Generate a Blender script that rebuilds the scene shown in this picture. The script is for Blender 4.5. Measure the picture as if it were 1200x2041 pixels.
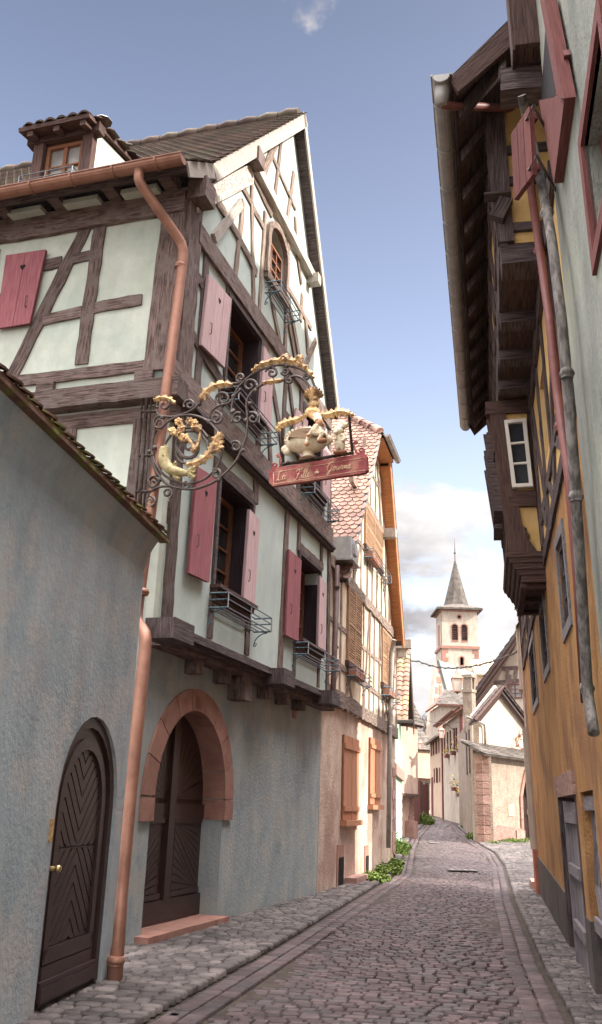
import bpy, math, random
from mathutils import Vector, Matrix
from mathutils.geometry import tessellate_polygon
for o in list(bpy.data.objects): bpy.data.objects.remove(o)
SC = bpy.context.scene; COL = SC.collection
rnd = random.Random(7)

# ------------------------------------------------------------ camera (measured from the vanishing points)
F_PX, CX, CY, EYE = 1809.0, 600.0, 1020.5, 1.55
_up = Vector((190.0, 5620.5, -F_PX)).normalized()
_fw = Vector((0, 0, -1)); _fw = (_fw - _up*_fw.dot(_up)).normalized()
_rt = _fw.cross(_up)
MC = Matrix((_rt, _fw, _up))                       # camera axes -> world axes
CAM = Vector((0, 0, EYE))
cd = bpy.data.cameras.new('camera'); cam = bpy.data.objects.new('camera', cd); COL.objects.link(cam)
cd.sensor_fit = 'VERTICAL'; cd.sensor_height = 24; cd.lens = 24*F_PX/2041; cd.clip_start = .05; cd.clip_end = 3000
cam.matrix_world = Matrix.Translation(CAM) @ MC.to_4x4()
SC.camera = cam

# ------------------------------------------------------------ world, sun, exposure
SUN_EL, SUN_X, SUN_Y = 35.0, .962, -.273           # sun over the right-hand houses, slightly behind the viewer
SUN_STRENGTH, SKY_STRENGTH, EXPO = 2.7, .15, 1.68
w = bpy.data.worlds.new("World"); SC.world = w; w.use_nodes = True
nt = w.node_tree; nt.nodes.clear(); N = nt.nodes.new; L = nt.links.new
wo = N('ShaderNodeOutputWorld'); bg = N('ShaderNodeBackground'); bg.inputs[1].default_value = SKY_STRENGTH
sky = N('ShaderNodeTexSky'); sky.sky_type = 'NISHITA'; sky.sun_disc = False
sky.sun_elevation = math.radians(SUN_EL); sky.sun_rotation = math.atan2(SUN_X, SUN_Y)
sky.air_density = 1.0; sky.dust_density = 2.0; sky.ozone_density = 2.0
tc = N('ShaderNodeTexCoord'); mp = N('ShaderNodeMapping'); mp.inputs['Scale'].default_value = (1, 1, 1.9)
L(tc.outputs['Generated'], mp.inputs[0])
n1 = N('ShaderNodeTexNoise'); n1.inputs['Scale'].default_value = 5.5; n1.inputs['Detail'].default_value = 9; n1.inputs['Roughness'].default_value = .58
n1.inputs['Distortion'].default_value = .25
L(mp.outputs[0], n1.inputs[0])
sx = N('ShaderNodeSeparateXYZ'); L(tc.outputs['Generated'], sx.inputs[0])
el = N('ShaderNodeMapRange'); el.inputs[1].default_value = .20; el.inputs[2].default_value = .40; el.inputs[3].default_value = .20; el.inputs[4].default_value = -.16
L(sx.outputs[2], el.inputs[0])
ad = N('ShaderNodeMath'); ad.operation = 'ADD'; L(n1.outputs[0], ad.inputs[0]); L(el.outputs[0], ad.inputs[1])
wdir = (MC @ Vector((612-CX, CY+12, -F_PX))).normalized()   # one small wisp high in the sky
dp = N('ShaderNodeVectorMath'); dp.operation = 'DOT_PRODUCT'; nrm = N('ShaderNodeVectorMath'); nrm.operation = 'NORMALIZE'; L(tc.outputs['Generated'], nrm.inputs[0]); L(nrm.outputs[0], dp.inputs[0]); dp.inputs[1].default_value = wdir
wm = N('ShaderNodeMapRange'); wm.interpolation_type = 'SMOOTHSTEP'; wm.inputs[1].default_value = .9984; wm.inputs[2].default_value = .9998; wm.inputs[4].default_value = .21; L(dp.outputs['Value'], wm.inputs[0])
ad0 = ad; ad = N('ShaderNodeMath'); ad.operation = 'ADD'; L(ad0.outputs[0], ad.inputs[0]); L(wm.outputs[0], ad.inputs[1])
cr = N('ShaderNodeMapRange'); cr.interpolation_type = 'SMOOTHSTEP'; cr.inputs[1].default_value = .53; cr.inputs[2].default_value = .64
L(ad.outputs[0], cr.inputs[0])
n2 = N('ShaderNodeTexNoise'); n2.inputs['Scale'].default_value = 7; n2.inputs['Detail'].default_value = 5
L(mp.outputs[0], n2.inputs[0])
cc = N('ShaderNodeValToRGB'); cc.color_ramp.elements[0].position = .38; cc.color_ramp.elements[0].color = (1.15, 1.10, 1.15, 1)
cc.color_ramp.elements[1].position = .62; cc.color_ramp.elements[1].color = (2.45, 2.38, 2.35, 1)
L(n2.outputs[0], cc.inputs[0])
tint = N('ShaderNodeMixRGB'); tint.blend_type = 'MULTIPLY'; tint.inputs[0].default_value = 1; tint.inputs[2].default_value = (.87, .68, .585, 1)
L(sky.outputs[0], tint.inputs[1])
hz = N('ShaderNodeMapRange'); hz.inputs[1].default_value = .34; hz.inputs[2].default_value = .74; hz.inputs[3].default_value = 1.30; hz.inputs[4].default_value = .72; L(sx.outputs[2], hz.inputs[0])
tn2 = N('ShaderNodeVectorMath'); tn2.operation = 'SCALE'; L(tint.outputs[0], tn2.inputs[0]); L(hz.outputs[0], tn2.inputs['Scale'])
mxs = N('ShaderNodeMixRGB'); L(cr.outputs[0], mxs.inputs[0]); L(tn2.outputs[0], mxs.inputs[1]); L(cc.outputs[0], mxs.inputs[2])
# unseen bright cloud added behind the viewer as fill light
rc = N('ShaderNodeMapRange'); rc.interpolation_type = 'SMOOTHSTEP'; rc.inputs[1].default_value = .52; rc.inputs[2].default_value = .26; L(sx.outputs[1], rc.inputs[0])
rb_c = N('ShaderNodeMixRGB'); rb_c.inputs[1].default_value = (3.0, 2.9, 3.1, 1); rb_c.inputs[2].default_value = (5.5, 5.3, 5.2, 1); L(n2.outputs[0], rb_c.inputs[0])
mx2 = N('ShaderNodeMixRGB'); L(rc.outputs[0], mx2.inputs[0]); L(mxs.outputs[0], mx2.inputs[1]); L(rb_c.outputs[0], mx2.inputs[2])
# strongest fill: very bright cloud added overhead, out of view, to lift the lane
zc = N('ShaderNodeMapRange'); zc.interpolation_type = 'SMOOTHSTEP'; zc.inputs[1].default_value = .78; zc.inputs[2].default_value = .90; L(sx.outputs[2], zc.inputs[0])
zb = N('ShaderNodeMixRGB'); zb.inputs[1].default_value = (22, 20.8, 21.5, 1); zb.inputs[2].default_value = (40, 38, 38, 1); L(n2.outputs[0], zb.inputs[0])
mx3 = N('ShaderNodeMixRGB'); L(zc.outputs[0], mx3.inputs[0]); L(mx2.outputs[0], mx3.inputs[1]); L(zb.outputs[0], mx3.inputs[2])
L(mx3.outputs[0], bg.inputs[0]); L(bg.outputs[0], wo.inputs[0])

sd = bpy.data.lights.new('sun', 'SUN'); so = bpy.data.objects.new('sun', sd); COL.objects.link(so)
sd.energy = SUN_STRENGTH; sd.angle = math.radians(.5); sd.color = (1, .93, .83)
ce = math.cos(math.radians(SUN_EL)); hl = math.hypot(SUN_X, SUN_Y)
so.rotation_euler = Vector((SUN_X/hl*ce, SUN_Y/hl*ce, math.sin(math.radians(SUN_EL)))).to_track_quat('Z', 'Y').to_euler()
so.location = (20, -20, 30)
SC.render.engine = 'CYCLES'
SC.view_settings.view_transform = 'Standard'; SC.view_settings.look = 'None'; SC.view_settings.gamma = 1
SC.view_settings.use_curve_mapping = False; SC.view_settings.exposure = EXPO

# ------------------------------------------------------------ terrain
_T = [(-60, 0), (22, 0), (30, .045), (39, .2), (50, .5), (58, .78), (66, .9), (75, 1.0), (90, 1.08), (4000, 1.1)]
def tz(y):
    for (a, za), (b, zb) in zip(_T, _T[1:]):
        if y <= b: t = max(0, (y-a)/(b-a)); return za + (zb-za)*t
    return 1.1
def ray(px, py): return (MC @ Vector((px-CX, -(py-CY), -F_PX))).normalized()
def G(px, py):
    d = ray(px, py); z = 0
    for _ in range(40):
        t = (z-EYE)/d.z; z = .5*z + .5*tz(d.y*t)
    return CAM + d*t
def at(px, py, Y):                                 # the point seen at a pixel, at depth Y
    d = ray(px, py); return CAM + d*(Y/d.y)

# ------------------------------------------------------------ frames: u along a wall, o out of it, z up
class Fr:
    def __init__(s, a, u, n=None, lean=0.0):
        s.a = Vector((a[0], a[1])); s.u = Vector((u[0], u[1])).normalized()
        s.n = Vector((n[0], n[1])).normalized() if n is not None else Vector((s.u.y, -s.u.x)); s.lean = lean
    def P(s, u, o, z):
        q = s.a + s.u*u + s.n*(o + s.lean*z); return Vector((q.x, q.y, z))
    def hit(s, px, py, o=0.0):
        d = ray(px, py); n3 = Vector((s.n.x, s.n.y, -s.lean))
        t = (o - n3.dot(CAM - Vector((s.a.x, s.a.y, 0))))/n3.dot(d)
        p = CAM + d*t; q = Vector((p.x, p.y)) - s.a
        return (q.dot(s.u), p.z)
    def hits(s, pts, o=0.0): return [s.hit(x, y, o) for x, y in pts]

# ------------------------------------------------------------ mesh builder
class MB:
    def __init__(s): s.v = []; s.f = []; s.uv = []; s.t = []; s.sm = []
    def face(s, pts, uvs=None, tint=.5, smooth=False):
        k = len(s.v); s.v += [tuple(p) for p in pts]; s.f.append(tuple(range(k, k+len(pts))))
        if uvs is None:
            a = Vector(pts[0]); e = (Vector(pts[1])-a); e = e.normalized() if e.length > 1e-6 else Vector((1, 0, 0))
            nn = e.cross(Vector(pts[-1])-a); h = nn.cross(e); h = h.normalized() if h.length > 1e-9 else Vector((0, 0, 1))
            uvs = [((Vector(p)-a).dot(e), (Vector(p)-a).dot(h)) for p in pts]
        s.uv.append(uvs); s.t.append(tint); s.sm.append(smooth)
    def prism(s, base, off, tint=.5, back=True):
        """base: list of points, off: vector"""
        n = len(base); top = [Vector(p)+off for p in base]
        s.face(top, tint=tint)
        if back: s.face([Vector(p) for p in reversed(base)], tint=tint)
        for i in range(n):
            j = (i+1) % n; s.face([Vector(base[i]), Vector(base[j]), top[j], top[i]], tint=tint)
    def poly(s, fr, pts, o0, o1, tint=.5, gv=False):
        """prism from polygon (u,z) between offsets"""
        b = [fr.P(u, o0, z) for u, z in pts]; t = [fr.P(u, o1, z) for u, z in pts]; n = len(b)
        s.face(t, [(z, u) if gv else (u, z) for u, z in pts], tint); s.face(b[::-1], tint=tint)
        for i in range(n):
            j = (i+1) % n; s.face([b[i], b[j], t[j], t[i]], tint=tint)
    def boxf(s, fr, u0, u1, o0, o1, z0, z1, tint=.5): s.poly(fr, [(u0, z0), (u1, z0), (u1, z1), (u0, z1)], o0, o1, tint, gv=abs(z1-z0) > abs(u1-u0))
    def beam(s, fr, p, q, w, o0, o1, wob=.10, seg=.22, q0=None):
        p = Vector(p); q = Vector(q); d = q-p; Ln = d.length
        if Ln < 1e-4: return
        d /= Ln; m = Vector((-d.y, d.x)); n = max(2, int(Ln/seg)+1); off = rnd.uniform(0, 50); tn = rnd.random()
        l = []; r = []; fo = []
        for i in range(n+1):
            c = p + d*(Ln*i/n); a = w/2*(1+rnd.uniform(-wob, wob)); b = w/2*(1+rnd.uniform(-wob, wob))
            l.append(c+m*a); r.append(c-m*b); fo.append(o1+rnd.uniform(-.006, .006))
        for i in range(n):
            x0 = off+Ln*i/n; x1 = off+Ln*(i+1)/n
            A = fr.P(r[i].x, fo[i], r[i].y); B = fr.P(r[i+1].x, fo[i+1], r[i+1].y); Cc = fr.P(l[i+1].x, fo[i+1], l[i+1].y); D = fr.P(l[i].x, fo[i], l[i].y)
            s.face([A, B, Cc, D], [(x0, 0), (x1, 0), (x1, w), (x0, w)], tn)
            a2 = fr.P(r[i].x, o0, r[i].y); b2 = fr.P(r[i+1].x, o0, r[i+1].y); c2 = fr.P(l[i+1].x, o0, l[i+1].y); d2 = fr.P(l[i].x, o0, l[i].y)
            s.face([a2, b2, B, A], [(x0, 9), (x1, 9), (x1, 9.1), (x0, 9.1)], tn); s.face([D, Cc, c2, d2], [(x0, 7), (x1, 7), (x1, 7.1), (x0, 7.1)], tn)
            if i == 0: s.face([A, D, d2, a2], tint=tn)
            if i == n-1: s.face([B, b2, c2, Cc], tint=tn)
    def beampx(s, fr, a, b, w, o0, o1, **k): s.beam(fr, fr.hit(a[0], a[1], o1), fr.hit(b[0], b[1], o1), w, o0, o1, **k)
    def tube(s, pts, r, n=8, tint=.5, cap=True):
        pts = [Vector(p) for p in pts]; rs = r if isinstance(r, (list, tuple)) else [r]*len(pts)
        rings = []; prev = None; Ls = 0
        for i, p in enumerate(pts):
            t = (pts[min(i+1, len(pts)-1)]-pts[max(i-1, 0)])
            if t.length < 1e-9: t = Vector((0, 0, 1))
            t.normalize()
            if prev is None:
                prev = t.orthogonal().normalized()
            prev = (prev - t*prev.dot(t)); prev = prev.normalized() if prev.length > 1e-6 else t.orthogonal().normalized()
            bn = t.cross(prev); k = len(s.v)
            for j in range(n):
                a = 2*math.pi*j/n; s.v.append(tuple(p + (prev*math.cos(a)+bn*math.sin(a))*rs[i]))
            rings.append(k)
            if i: Ls2 = Ls+(p-pts[i-1]).length
            if i:
                k0 = rings[i-1]
                for j in range(n):
                    j2 = (j+1) % n; s.f.append((k0+j, k0+j2, k+j2, k+j)); s.uv.append([(Ls, j/n*.3), (Ls, (j+1)/n*.3), (Ls2, (j+1)/n*.3), (Ls2, j/n*.3)]); s.t.append(tint); s.sm.append(True)
                Ls = Ls2
        if cap:
            for k in (rings[0], rings[-1]):
                s.f.append(tuple(range(k, k+n))); s.uv.append([(0, 0)]*n); s.t.append(tint); s.sm.append(False)
    def ball(s, c, r, sx=1, sy=1, sz=1, n=10, m=6, tint=.5, ax=None):
        c = Vector(c); k = len(s.v); ax = ax or (Vector((1, 0, 0)), Vector((0, 1, 0)), Vector((0, 0, 1)))
        for i in range(m+1):
            th = math.pi*i/m
            for j in range(n):
                ph = 2*math.pi*j/n
                s.v.append(tuple(c + ax[0]*(r*sx*math.sin(th)*math.cos(ph)) + ax[1]*(r*sy*math.sin(th)*math.sin(ph)) + ax[2]*(r*sz*math.cos(th))))
        for i in range(m):
            for j in range(n):
                j2 = (j+1) % n; s.f.append((k+i*n+j, k+(i+1)*n+j, k+(i+1)*n+j2, k+i*n+j2)); s.uv.append([(0, 0), (0, .1), (.1, .1), (.1, 0)]); s.t.append(tint); s.sm.append(True)
    def wall(s, fr, outer, holes=(), o=0.0, thick=.25, reveal=None, back=True, tint=.5):
        """plaster face with real openings; outer/holes are (u,z) polygons"""
        polys = [[Vector((u, z, 0)) for u, z in outer]] + [[Vector((u, z, 0)) for u, z in h] for h in holes]
        flat = [p for pl in polys for p in pl]
        for tri in tessellate_polygon(polys):
            pts = [flat[i] for i in tri]
            if (pts[1]-pts[0]).cross(pts[2]-pts[0]).z < 0: pts.reverse()
            s.face([fr.P(p.x, o, p.y) for p in pts], [(p.x, p.y) for p in pts], tint)
        rv = reveal if reveal is not None else thick
        for pl, d in [(outer, thick)]+[(h, rv) for h in holes]:
            n = len(pl)
            for i in range(n):
                j = (i+1) % n; a, b = pl[i], pl[j]
                s.face([fr.P(a[0], o, a[1]), fr.P(b[0], o, b[1]), fr.P(b[0], o-d, b[1]), fr.P(a[0], o-d, a[1])],
                       [(a[0], a[1]), (b[0], b[1]), (b[0]+.01, b[1]-d), (a[0]+.01, a[1]-d)], tint)
    def build(s, name, mat, parent=None):
        me = bpy.data.meshes.new(name); me.from_pydata(s.v, [], s.f); me.update()
        uvl = me.uv_layers.new(name='UVMap'); fl = [c for u in s.uv for p in u for c in p]; uvl.data.foreach_set('uv', fl)
        at_ = me.attributes.new('tint', 'FLOAT', 'FACE'); at_.data.foreach_set('value', s.t)
        me.polygons.foreach_set('use_smooth', s.sm)
        me.materials.append(mat); o = bpy.data.objects.new(name, me); COL.objects.link(o)
        if parent is not None:
            o.parent = parent; o.matrix_parent_inverse = WORLD[parent].inverted()
        WORLD[o] = Matrix.Identity(4)
        return o
WORLD = {}
def thing(name, label, cat, loc=(0, 0, 0), group=None):
    o = bpy.data.objects.new(name, None); COL.objects.link(o); o.location = loc; o.empty_display_size = .3
    WORLD[o] = Matrix.Translation(Vector(loc)); tag(o, label, cat, group); return o
def tag(o, label=None, cat=None, group=None, kind=None):
    if label: o['label'] = label
    if cat: o['category'] = cat
    if group: o['group'] = group
    if kind: o['kind'] = kind
    return o
def arc(cx, cy, r, a0, a1, n=12, r1=None):
    r1 = r if r1 is None else r1
    return [(cx+(r+(r1-r)*i/n)*math.cos(math.radians(a0+(a1-a0)*i/n)), cy-(r+(r1-r)*i/n)*math.sin(math.radians(a0+(a1-a0)*i/n))) for i in range(n+1)]
def lerp(a, b, t): return tuple(x+(y-x)*t for x, y in zip(a, b))

# ------------------------------------------------------------ materials
def mat(name, c0, c1, scale=3, stretch=(1, 1, 1), bump=.3, bscale=40, rough=.85, metal=0, tintamt=0, uv=False, det=6, c2=None, c2s=.7, spec=.3, lo=.35, hi=.65, bstretch=None, dist=.02, streak=0):
    m = bpy.data.materials.new(name); m.use_nodes = True; t = m.node_tree; b = t.nodes['Principled BSDF']; N = t.nodes.new; L = t.links.new
    b.inputs['Roughness'].default_value = rough; b.inputs['Metallic'].default_value = metal; b.inputs['Specular IOR Level'].default_value = spec
    tc = N('ShaderNodeTexCoord'); src = tc.outputs['UV'] if uv else tc.outputs['Object']
    mp = N('ShaderNodeMapping'); mp.inputs['Scale'].default_value = stretch; L(src, mp.inputs[0])
    n = N('ShaderNodeTexNoise'); n.inputs['Scale'].default_value = scale; n.inputs['Detail'].default_value = det; n.inputs['Roughness'].default_value = .65; L(mp.outputs[0], n.inputs[0])
    mr = N('ShaderNodeMapRange'); mr.inputs[1].default_value = lo; mr.inputs[2].default_value = hi; L(n.outputs[0], mr.inputs[0])
    mx = N('ShaderNodeMixRGB'); mx.inputs[1].default_value = (*c0, 1); mx.inputs[2].default_value = (*c1, 1); L(mr.outputs[0], mx.inputs[0]); out = mx.outputs[0]
    if c2:
        n3 = N('ShaderNodeTexNoise'); n3.inputs['Scale'].default_value = c2s; n3.inputs['Detail'].default_value = 8; n3.inputs['Roughness'].default_value = .6; L(tc.outputs['Object'], n3.inputs[0])
        m3 = N('ShaderNodeMapRange'); m3.inputs[1].default_value = .48; m3.inputs[2].default_value = .62; L(n3.outputs[0], m3.inputs[0])
        x3 = N('ShaderNodeMixRGB'); x3.inputs[2].default_value = (*c2, 1); L(m3.outputs[0], x3.inputs[0]); L(out, x3.inputs[1]); out = x3.outputs[0]
    if streak:
        ms = N('ShaderNodeMapping'); ms.inputs['Scale'].default_value = (1.6, 1.6, .5); L(tc.outputs['Object'], ms.inputs[0])
        ns = N('ShaderNodeTexNoise'); ns.inputs['Scale'].default_value = 1.6; ns.inputs['Detail'].default_value = 10; ns.inputs['Roughness'].default_value = .7; L(ms.outputs[0], ns.inputs[0])
        rs = N('ShaderNodeMapRange'); rs.inputs[1].default_value = .32; rs.inputs[2].default_value = .60; rs.inputs[3].default_value = 1-streak; rs.inputs[4].default_value = 1.05; L(ns.outputs[0], rs.inputs[0])
        vo = N('ShaderNodeTexNoise'); vo.inputs['Scale'].default_value = 2.3; vo.inputs['Detail'].default_value = 12; vo.inputs['Roughness'].default_value = .75; L(tc.outputs['Object'], vo.inputs[0])
        rv = N('ShaderNodeMapRange'); rv.inputs[1].default_value = .30; rv.inputs[2].default_value = .42; rv.inputs[3].default_value = 1-streak*1.3; rv.inputs[4].default_value = 1; L(vo.outputs[0], rv.inputs[0])
        mu = N('ShaderNodeMath'); mu.operation = 'MULTIPLY'; L(rs.outputs[0], mu.inputs[0]); L(rv.outputs[0], mu.inputs[1])
        vs = N('ShaderNodeVectorMath'); vs.operation = 'SCALE'; L(out, vs.inputs[0]); L(mu.outputs[0], vs.inputs['Scale']); out = vs.outputs[0]
    if tintamt:
        a = N('ShaderNodeAttribute'); a.attribute_name = 'tint'; r2 = N('ShaderNodeMapRange'); r2.inputs[3].default_value = 1-tintamt; r2.inputs[4].default_value = 1+tintamt; L(a.outputs['Fac'], r2.inputs[0])
        v = N('ShaderNodeVectorMath'); v.operation = 'SCALE'; L(out, v.inputs[0]); L(r2.outputs[0], v.inputs['Scale']); out = v.outputs[0]
    L(out, b.inputs['Base Color'])
    if bump:
        mb = N('ShaderNodeMapping'); mb.inputs['Scale'].default_value = bstretch or stretch; L(src, mb.inputs[0])
        nb = N('ShaderNodeTexNoise'); nb.inputs['Scale'].default_value = bscale; nb.inputs['Detail'].default_value = 4; nb.inputs['Roughness'].default_value = .6; L(mb.outputs[0], nb.inputs[0])
        bp = N('ShaderNodeBump'); bp.inputs['Strength'].default_value = bump; bp.inputs['Distance'].default_value = dist; L(nb.outputs[0], bp.inputs['Height']); L(bp.outputs[0], b.inputs['Normal'])
    return m
def wood(name, c0, c1, bump=.9, tintamt=.25, **k): return mat(name, c0, c1, scale=9, stretch=(.35, 4.5, 1), bump=bump, bscale=12, bstretch=(.4, 6, 1), rough=.9, uv=True, tintamt=tintamt, lo=.38, hi=.66, dist=.03, **k)
M = {}
M['oak'] = wood('weathered_oak', (.060, .040, .035), (.29, .205, .18), c2=(.20, .155, .14), c2s=4.5)
M['oak_light'] = wood('sun_bleached_oak', (.11, .07, .055), (.44, .35, .29))
M['oak_grey'] = wood('grey_oak', (.045, .032, .033), (.17, .13, .125))
M['oak_brown'] = wood('brown_stained_wood', (.062, .034, .029), (.14, .085, .072))
M['board_light'] = wood('pale_board', (.30, .26, .23), (.50, .45, .40), bump=.3)
M['board_orange'] = wood('orange_pine', (.36, .15, .065), (.54, .26, .125), bump=.3)
M['door'] = wood('dark_brown_door', (.034, .019, .017), (.055, .033, .030), bump=.12, tintamt=.12)
M['door'].node_tree.nodes['Principled BSDF'].inputs['Roughness'].default_value = .36
M['plaster_pale'] = mat('pale_green_plaster', (.44, .53, .50), (.55, .62, .575), scale=2.2, bump=.22, bscale=55, c2=(.46, .53, .49), c2s=1.1, streak=.10)
M['plaster_side'] = mat('cream_green_plaster', (.49, .535, .45), (.59, .63, .545), scale=2.2, bump=.22, bscale=40, c2=(.46, .52, .45), c2s=1.3, streak=.10)
M['plaster_blue'] = mat('blue_grey_plaster', (.29, .345, .36), (.38, .43, .425), scale=1.6, bump=.3, bscale=22, c2=(.41, .42, .385), c2s=2.6, dist=.04, streak=.16)
M['plaster_garden'] = mat('grey_garden_plaster', (.28, .33, .35), (.38, .41, .415), scale=1.3, bump=.3, bscale=20, c2=(.385, .38, .365), c2s=2.4, dist=.04, streak=.18)
M['plaster_cream'] = mat('cream_plaster', (.66, .56, .42), (.76, .67, .52), scale=2, bump=.25, bscale=40, c2=(.60, .48, .36), c2s=.9, streak=.18)
M['plaster_pink'] = mat('stained_pink_plaster', (.46, .34, .27), (.62, .49, .39), scale=2.5, bump=.5, bscale=18, c2=(.40, .26, .20), c2s=.9, dist=.04, streak=.18)
M['plaster_ochre'] = mat('ochre_plaster', (.40, .20, .075), (.52, .29, .115), scale=2.5, stretch=(1, 1, .5), bump=.9, bscale=60, c2=(.30, .15, .07), c2s=1.1, dist=.03, streak=.18)
M['plaster_yellow'] = mat('yellow_plaster', (.66, .42, .16), (.76, .52, .23), scale=2.5, bump=.6, bscale=60, dist=.03, streak=.2)
M['plaster_green'] = mat('green_grey_plaster', (.22, .235, .205), (.31, .325, .285), scale=2, stretch=(1, 1, .4), bump=.6, bscale=45, c2=(.36, .37, .30), c2s=.9, dist=.03, streak=.3)
M['plaster_base'] = mat('dark_base_plaster', (.075, .065, .062), (.13, .11, .10), scale=2, bump=.6, bscale=30, streak=.3)
M['plaster_white'] = mat('warm_white_plaster', (.46, .385, .31), (.58, .49, .40), scale=1.5, bump=.2, bscale=30, streak=.22)
M['plaster_beige'] = mat('beige_roughcast', (.30, .235, .185), (.42, .335, .26), scale=3, bump=.9, bscale=14, dist=.06, streak=.25)
M['plaster_rose'] = mat('rose_plaster', (.44, .31, .25), (.54, .39, .31), scale=1.5, bump=.2, bscale=30, streak=.22)
M['plaster_mint'] = mat('mint_plaster', (.28, .42, .31), (.37, .50, .38), scale=1.5, bump=.2, bscale=30, streak=.15)
M['plaster_peach'] = mat('peach_plaster', (.52, .385, .28), (.62, .47, .35), scale=1.2, bump=.2, bscale=30, streak=.2)
M['sandstone'] = mat('red_sandstone', (.29, .14, .11), (.40, .22, .17), scale=5, bump=.5, bscale=40, tintamt=.12, c2=(.36, .20, .15), c2s=2)
M['stone'] = mat('pink_stone', (.30, .17, .14), (.42, .27, .22), scale=4, bump=.8, bscale=14, tintamt=.2, dist=.05)
M['tile_brown'] = mat('mossy_brown_tile', (.050, .033, .027), (.115, .075, .058), scale=1.2, bump=.5, bscale=30, tintamt=.22, c2=(.085, .075, .048), c2s=1.5)
M['tile_red'] = mat('terracotta_scale_tile', (.22, .13, .10), (.345, .21, .155), scale=1.6, bump=.3, bscale=30, tintamt=.22, c2=(.28, .17, .14), c2s=3)
M['tile_grey'] = mat('grey_slate_tile', (.065, .055, .048), (.15, .128, .108), scale=2, bump=.5, bscale=20, tintamt=.3)
M['copper'] = mat('copper_sheet', (.29, .145, .10), (.39, .205, .145), scale=6, bump=.05, bscale=20, rough=.5, metal=.5, c2=(.24, .12, .085), c2s=3)
M['zinc'] = mat('grey_zinc', (.30, .29, .28), (.42, .41, .39), scale=6, bump=.05, bscale=20, rough=.5, metal=.5)
M['pipe_old'] = mat('corroded_grey_pipe', (.09, .078, .07), (.22, .20, .185), stretch=(1, 1, .25), scale=22, bump=.5, bscale=40, rough=.8, lo=.42, hi=.6)
M['pipe_red'] = mat('red_brown_pipe', (.16, .055, .05), (.22, .085, .075), scale=6, bump=.05, rough=.5)
M['pipe_brown'] = mat('dark_brown_pipe', (.07, .04, .038), (.12, .07, .065), scale=6, bump=.05, rough=.5)
M['iron'] = mat('wrought_iron', (.045, .034, .030), (.12, .09, .075), scale=20, bump=.2, bscale=60, rough=.5, metal=.3, spec=.5)
M['iron_blue'] = mat('blue_grey_iron', (.05, .10, .12), (.10, .17, .20), scale=20, bump=.1, rough=.55)
M['iron_grey'] = mat('grey_painted_iron', (.10, .10, .11), (.2, .2, .21), scale=20, bump=.1, rough=.5)
M['gold'] = mat('old_gilding', (.42, .24, .09), (.72, .50, .26), scale=14, bump=.4, bscale=60, rough=.5, metal=.25, c2=(.20, .12, .07), c2s=9)
M['fish_paint'] = mat('faded_fish_paint', (.30, .24, .11), (.55, .47, .26), scale=14, bump=.2, rough=.5)
M['china'] = mat('aged_cream_paint', (.66, .56, .38), (.80, .72, .55), scale=8, bump=.1, rough=.5, c2=(.55, .42, .27), c2s=6)
M['china_dark'] = mat('brown_painted_opening', (.24, .16, .10), (.32, .22, .14), scale=8, bump=.1)
M['skin'] = mat('faded_flesh_paint', (.50, .26, .15), (.62, .36, .22), scale=20, bump=.1)
M['sign_red'] = mat('weathered_red_board', (.22, .035, .042), (.36, .085, .08), scale=5, stretch=(1, 1, 3), bump=.2, bscale=50, rough=.6, c2=(.42, .20, .14), c2s=5)
M['lettering'] = mat('faded_gold_lettering', (.55, .34, .22), (.72, .52, .36), scale=20, bump=.1)
M['shutter'] = wood('rose_shutter_paint', (.27, .085, .10), (.37, .15, .16), bump=.25, tintamt=.06)
M['shutter_pale'] = wood('pale_pink_shutter_paint', (.50, .33, .34), (.62, .46, .46), bump=.25, tintamt=.06)  # paler pink than the rose shutters
M['shutter_orange'] = wood('orange_brown_shutter', (.36, .16, .09), (.46, .23, .13), bump=.2, tintamt=.06)
M['shutter_tan'] = wood('weathered_tan_shutter', (.30, .18, .11), (.48, .32, .20), bump=.4)
M['shutter_maroon'] = wood('maroon_shutter', (.13, .04, .037), (.20, .075, .065), bump=.4)
M['shutter_grey'] = wood('grey_wood_shutter', (.16, .14, .15), (.26, .23, .24), bump=.4)
M['frame_brown'] = wood('brown_window_frame', (.20, .085, .045), (.30, .14, .08), bump=.1)
M['frame_white'] = mat('white_window_frame', (.70, .66, .60), (.80, .76, .70), scale=5, bump=.05, rough=.5)
M['heart'] = mat('dark_cutout', (.015, .01, .01), (.02, .012, .012), scale=5, bump=0)
M['dark'] = mat('unlit_interior', (.012, .010, .012), (.02, .016, .018), scale=2, bump=0)
M['glass_dull'] = mat('dusty_window_glass', (.020, .022, .027), (.04, .042, .048), scale=3, bump=0, rough=.6, spec=.1)
M['glass'] = mat('dark_window_glass', (.03, .033, .04), (.05, .055, .062), scale=1, bump=.03, bscale=3, rough=.08, spec=.7)
M['curtain'] = mat('pale_curtain_glass', (.20, .20, .19), (.30, .29, .27), scale=1, stretch=(6, 6, .3), bump=.03, bscale=3, rough=.2, spec=.6)
M['joint'] = mat('earth_joints', (.035, .026, .022), (.075, .058, .045), scale=8, bump=.6, bscale=40)
M['sett'] = mat('porphyry_setts', (.048, .031, .031), (.120, .083, .081), scale=3, bump=.5, bscale=55, rough=.62, tintamt=.38, c2=(.075, .064, .063), c2s=2.5, spec=.4)
M['river'] = mat('river_cobbles', (.060, .050, .048), (.14, .118, .108), scale=2, bump=.4, bscale=40, rough=.65, tintamt=.5, spec=.4)
M['leaf'] = mat('weed_leaves', (.07, .12, .018), (.15, .21, .04), scale=9, bump=0, tintamt=.4, rough=.7)
M['twig'] = mat('bare_twigs', (.10, .07, .055), (.16, .12, .10), scale=9, bump=0)
M['petal'] = mat('yellow_petals', (.72, .48, .04), (.80, .60, .08), scale=9, bump=0, tintamt=.2)
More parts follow.
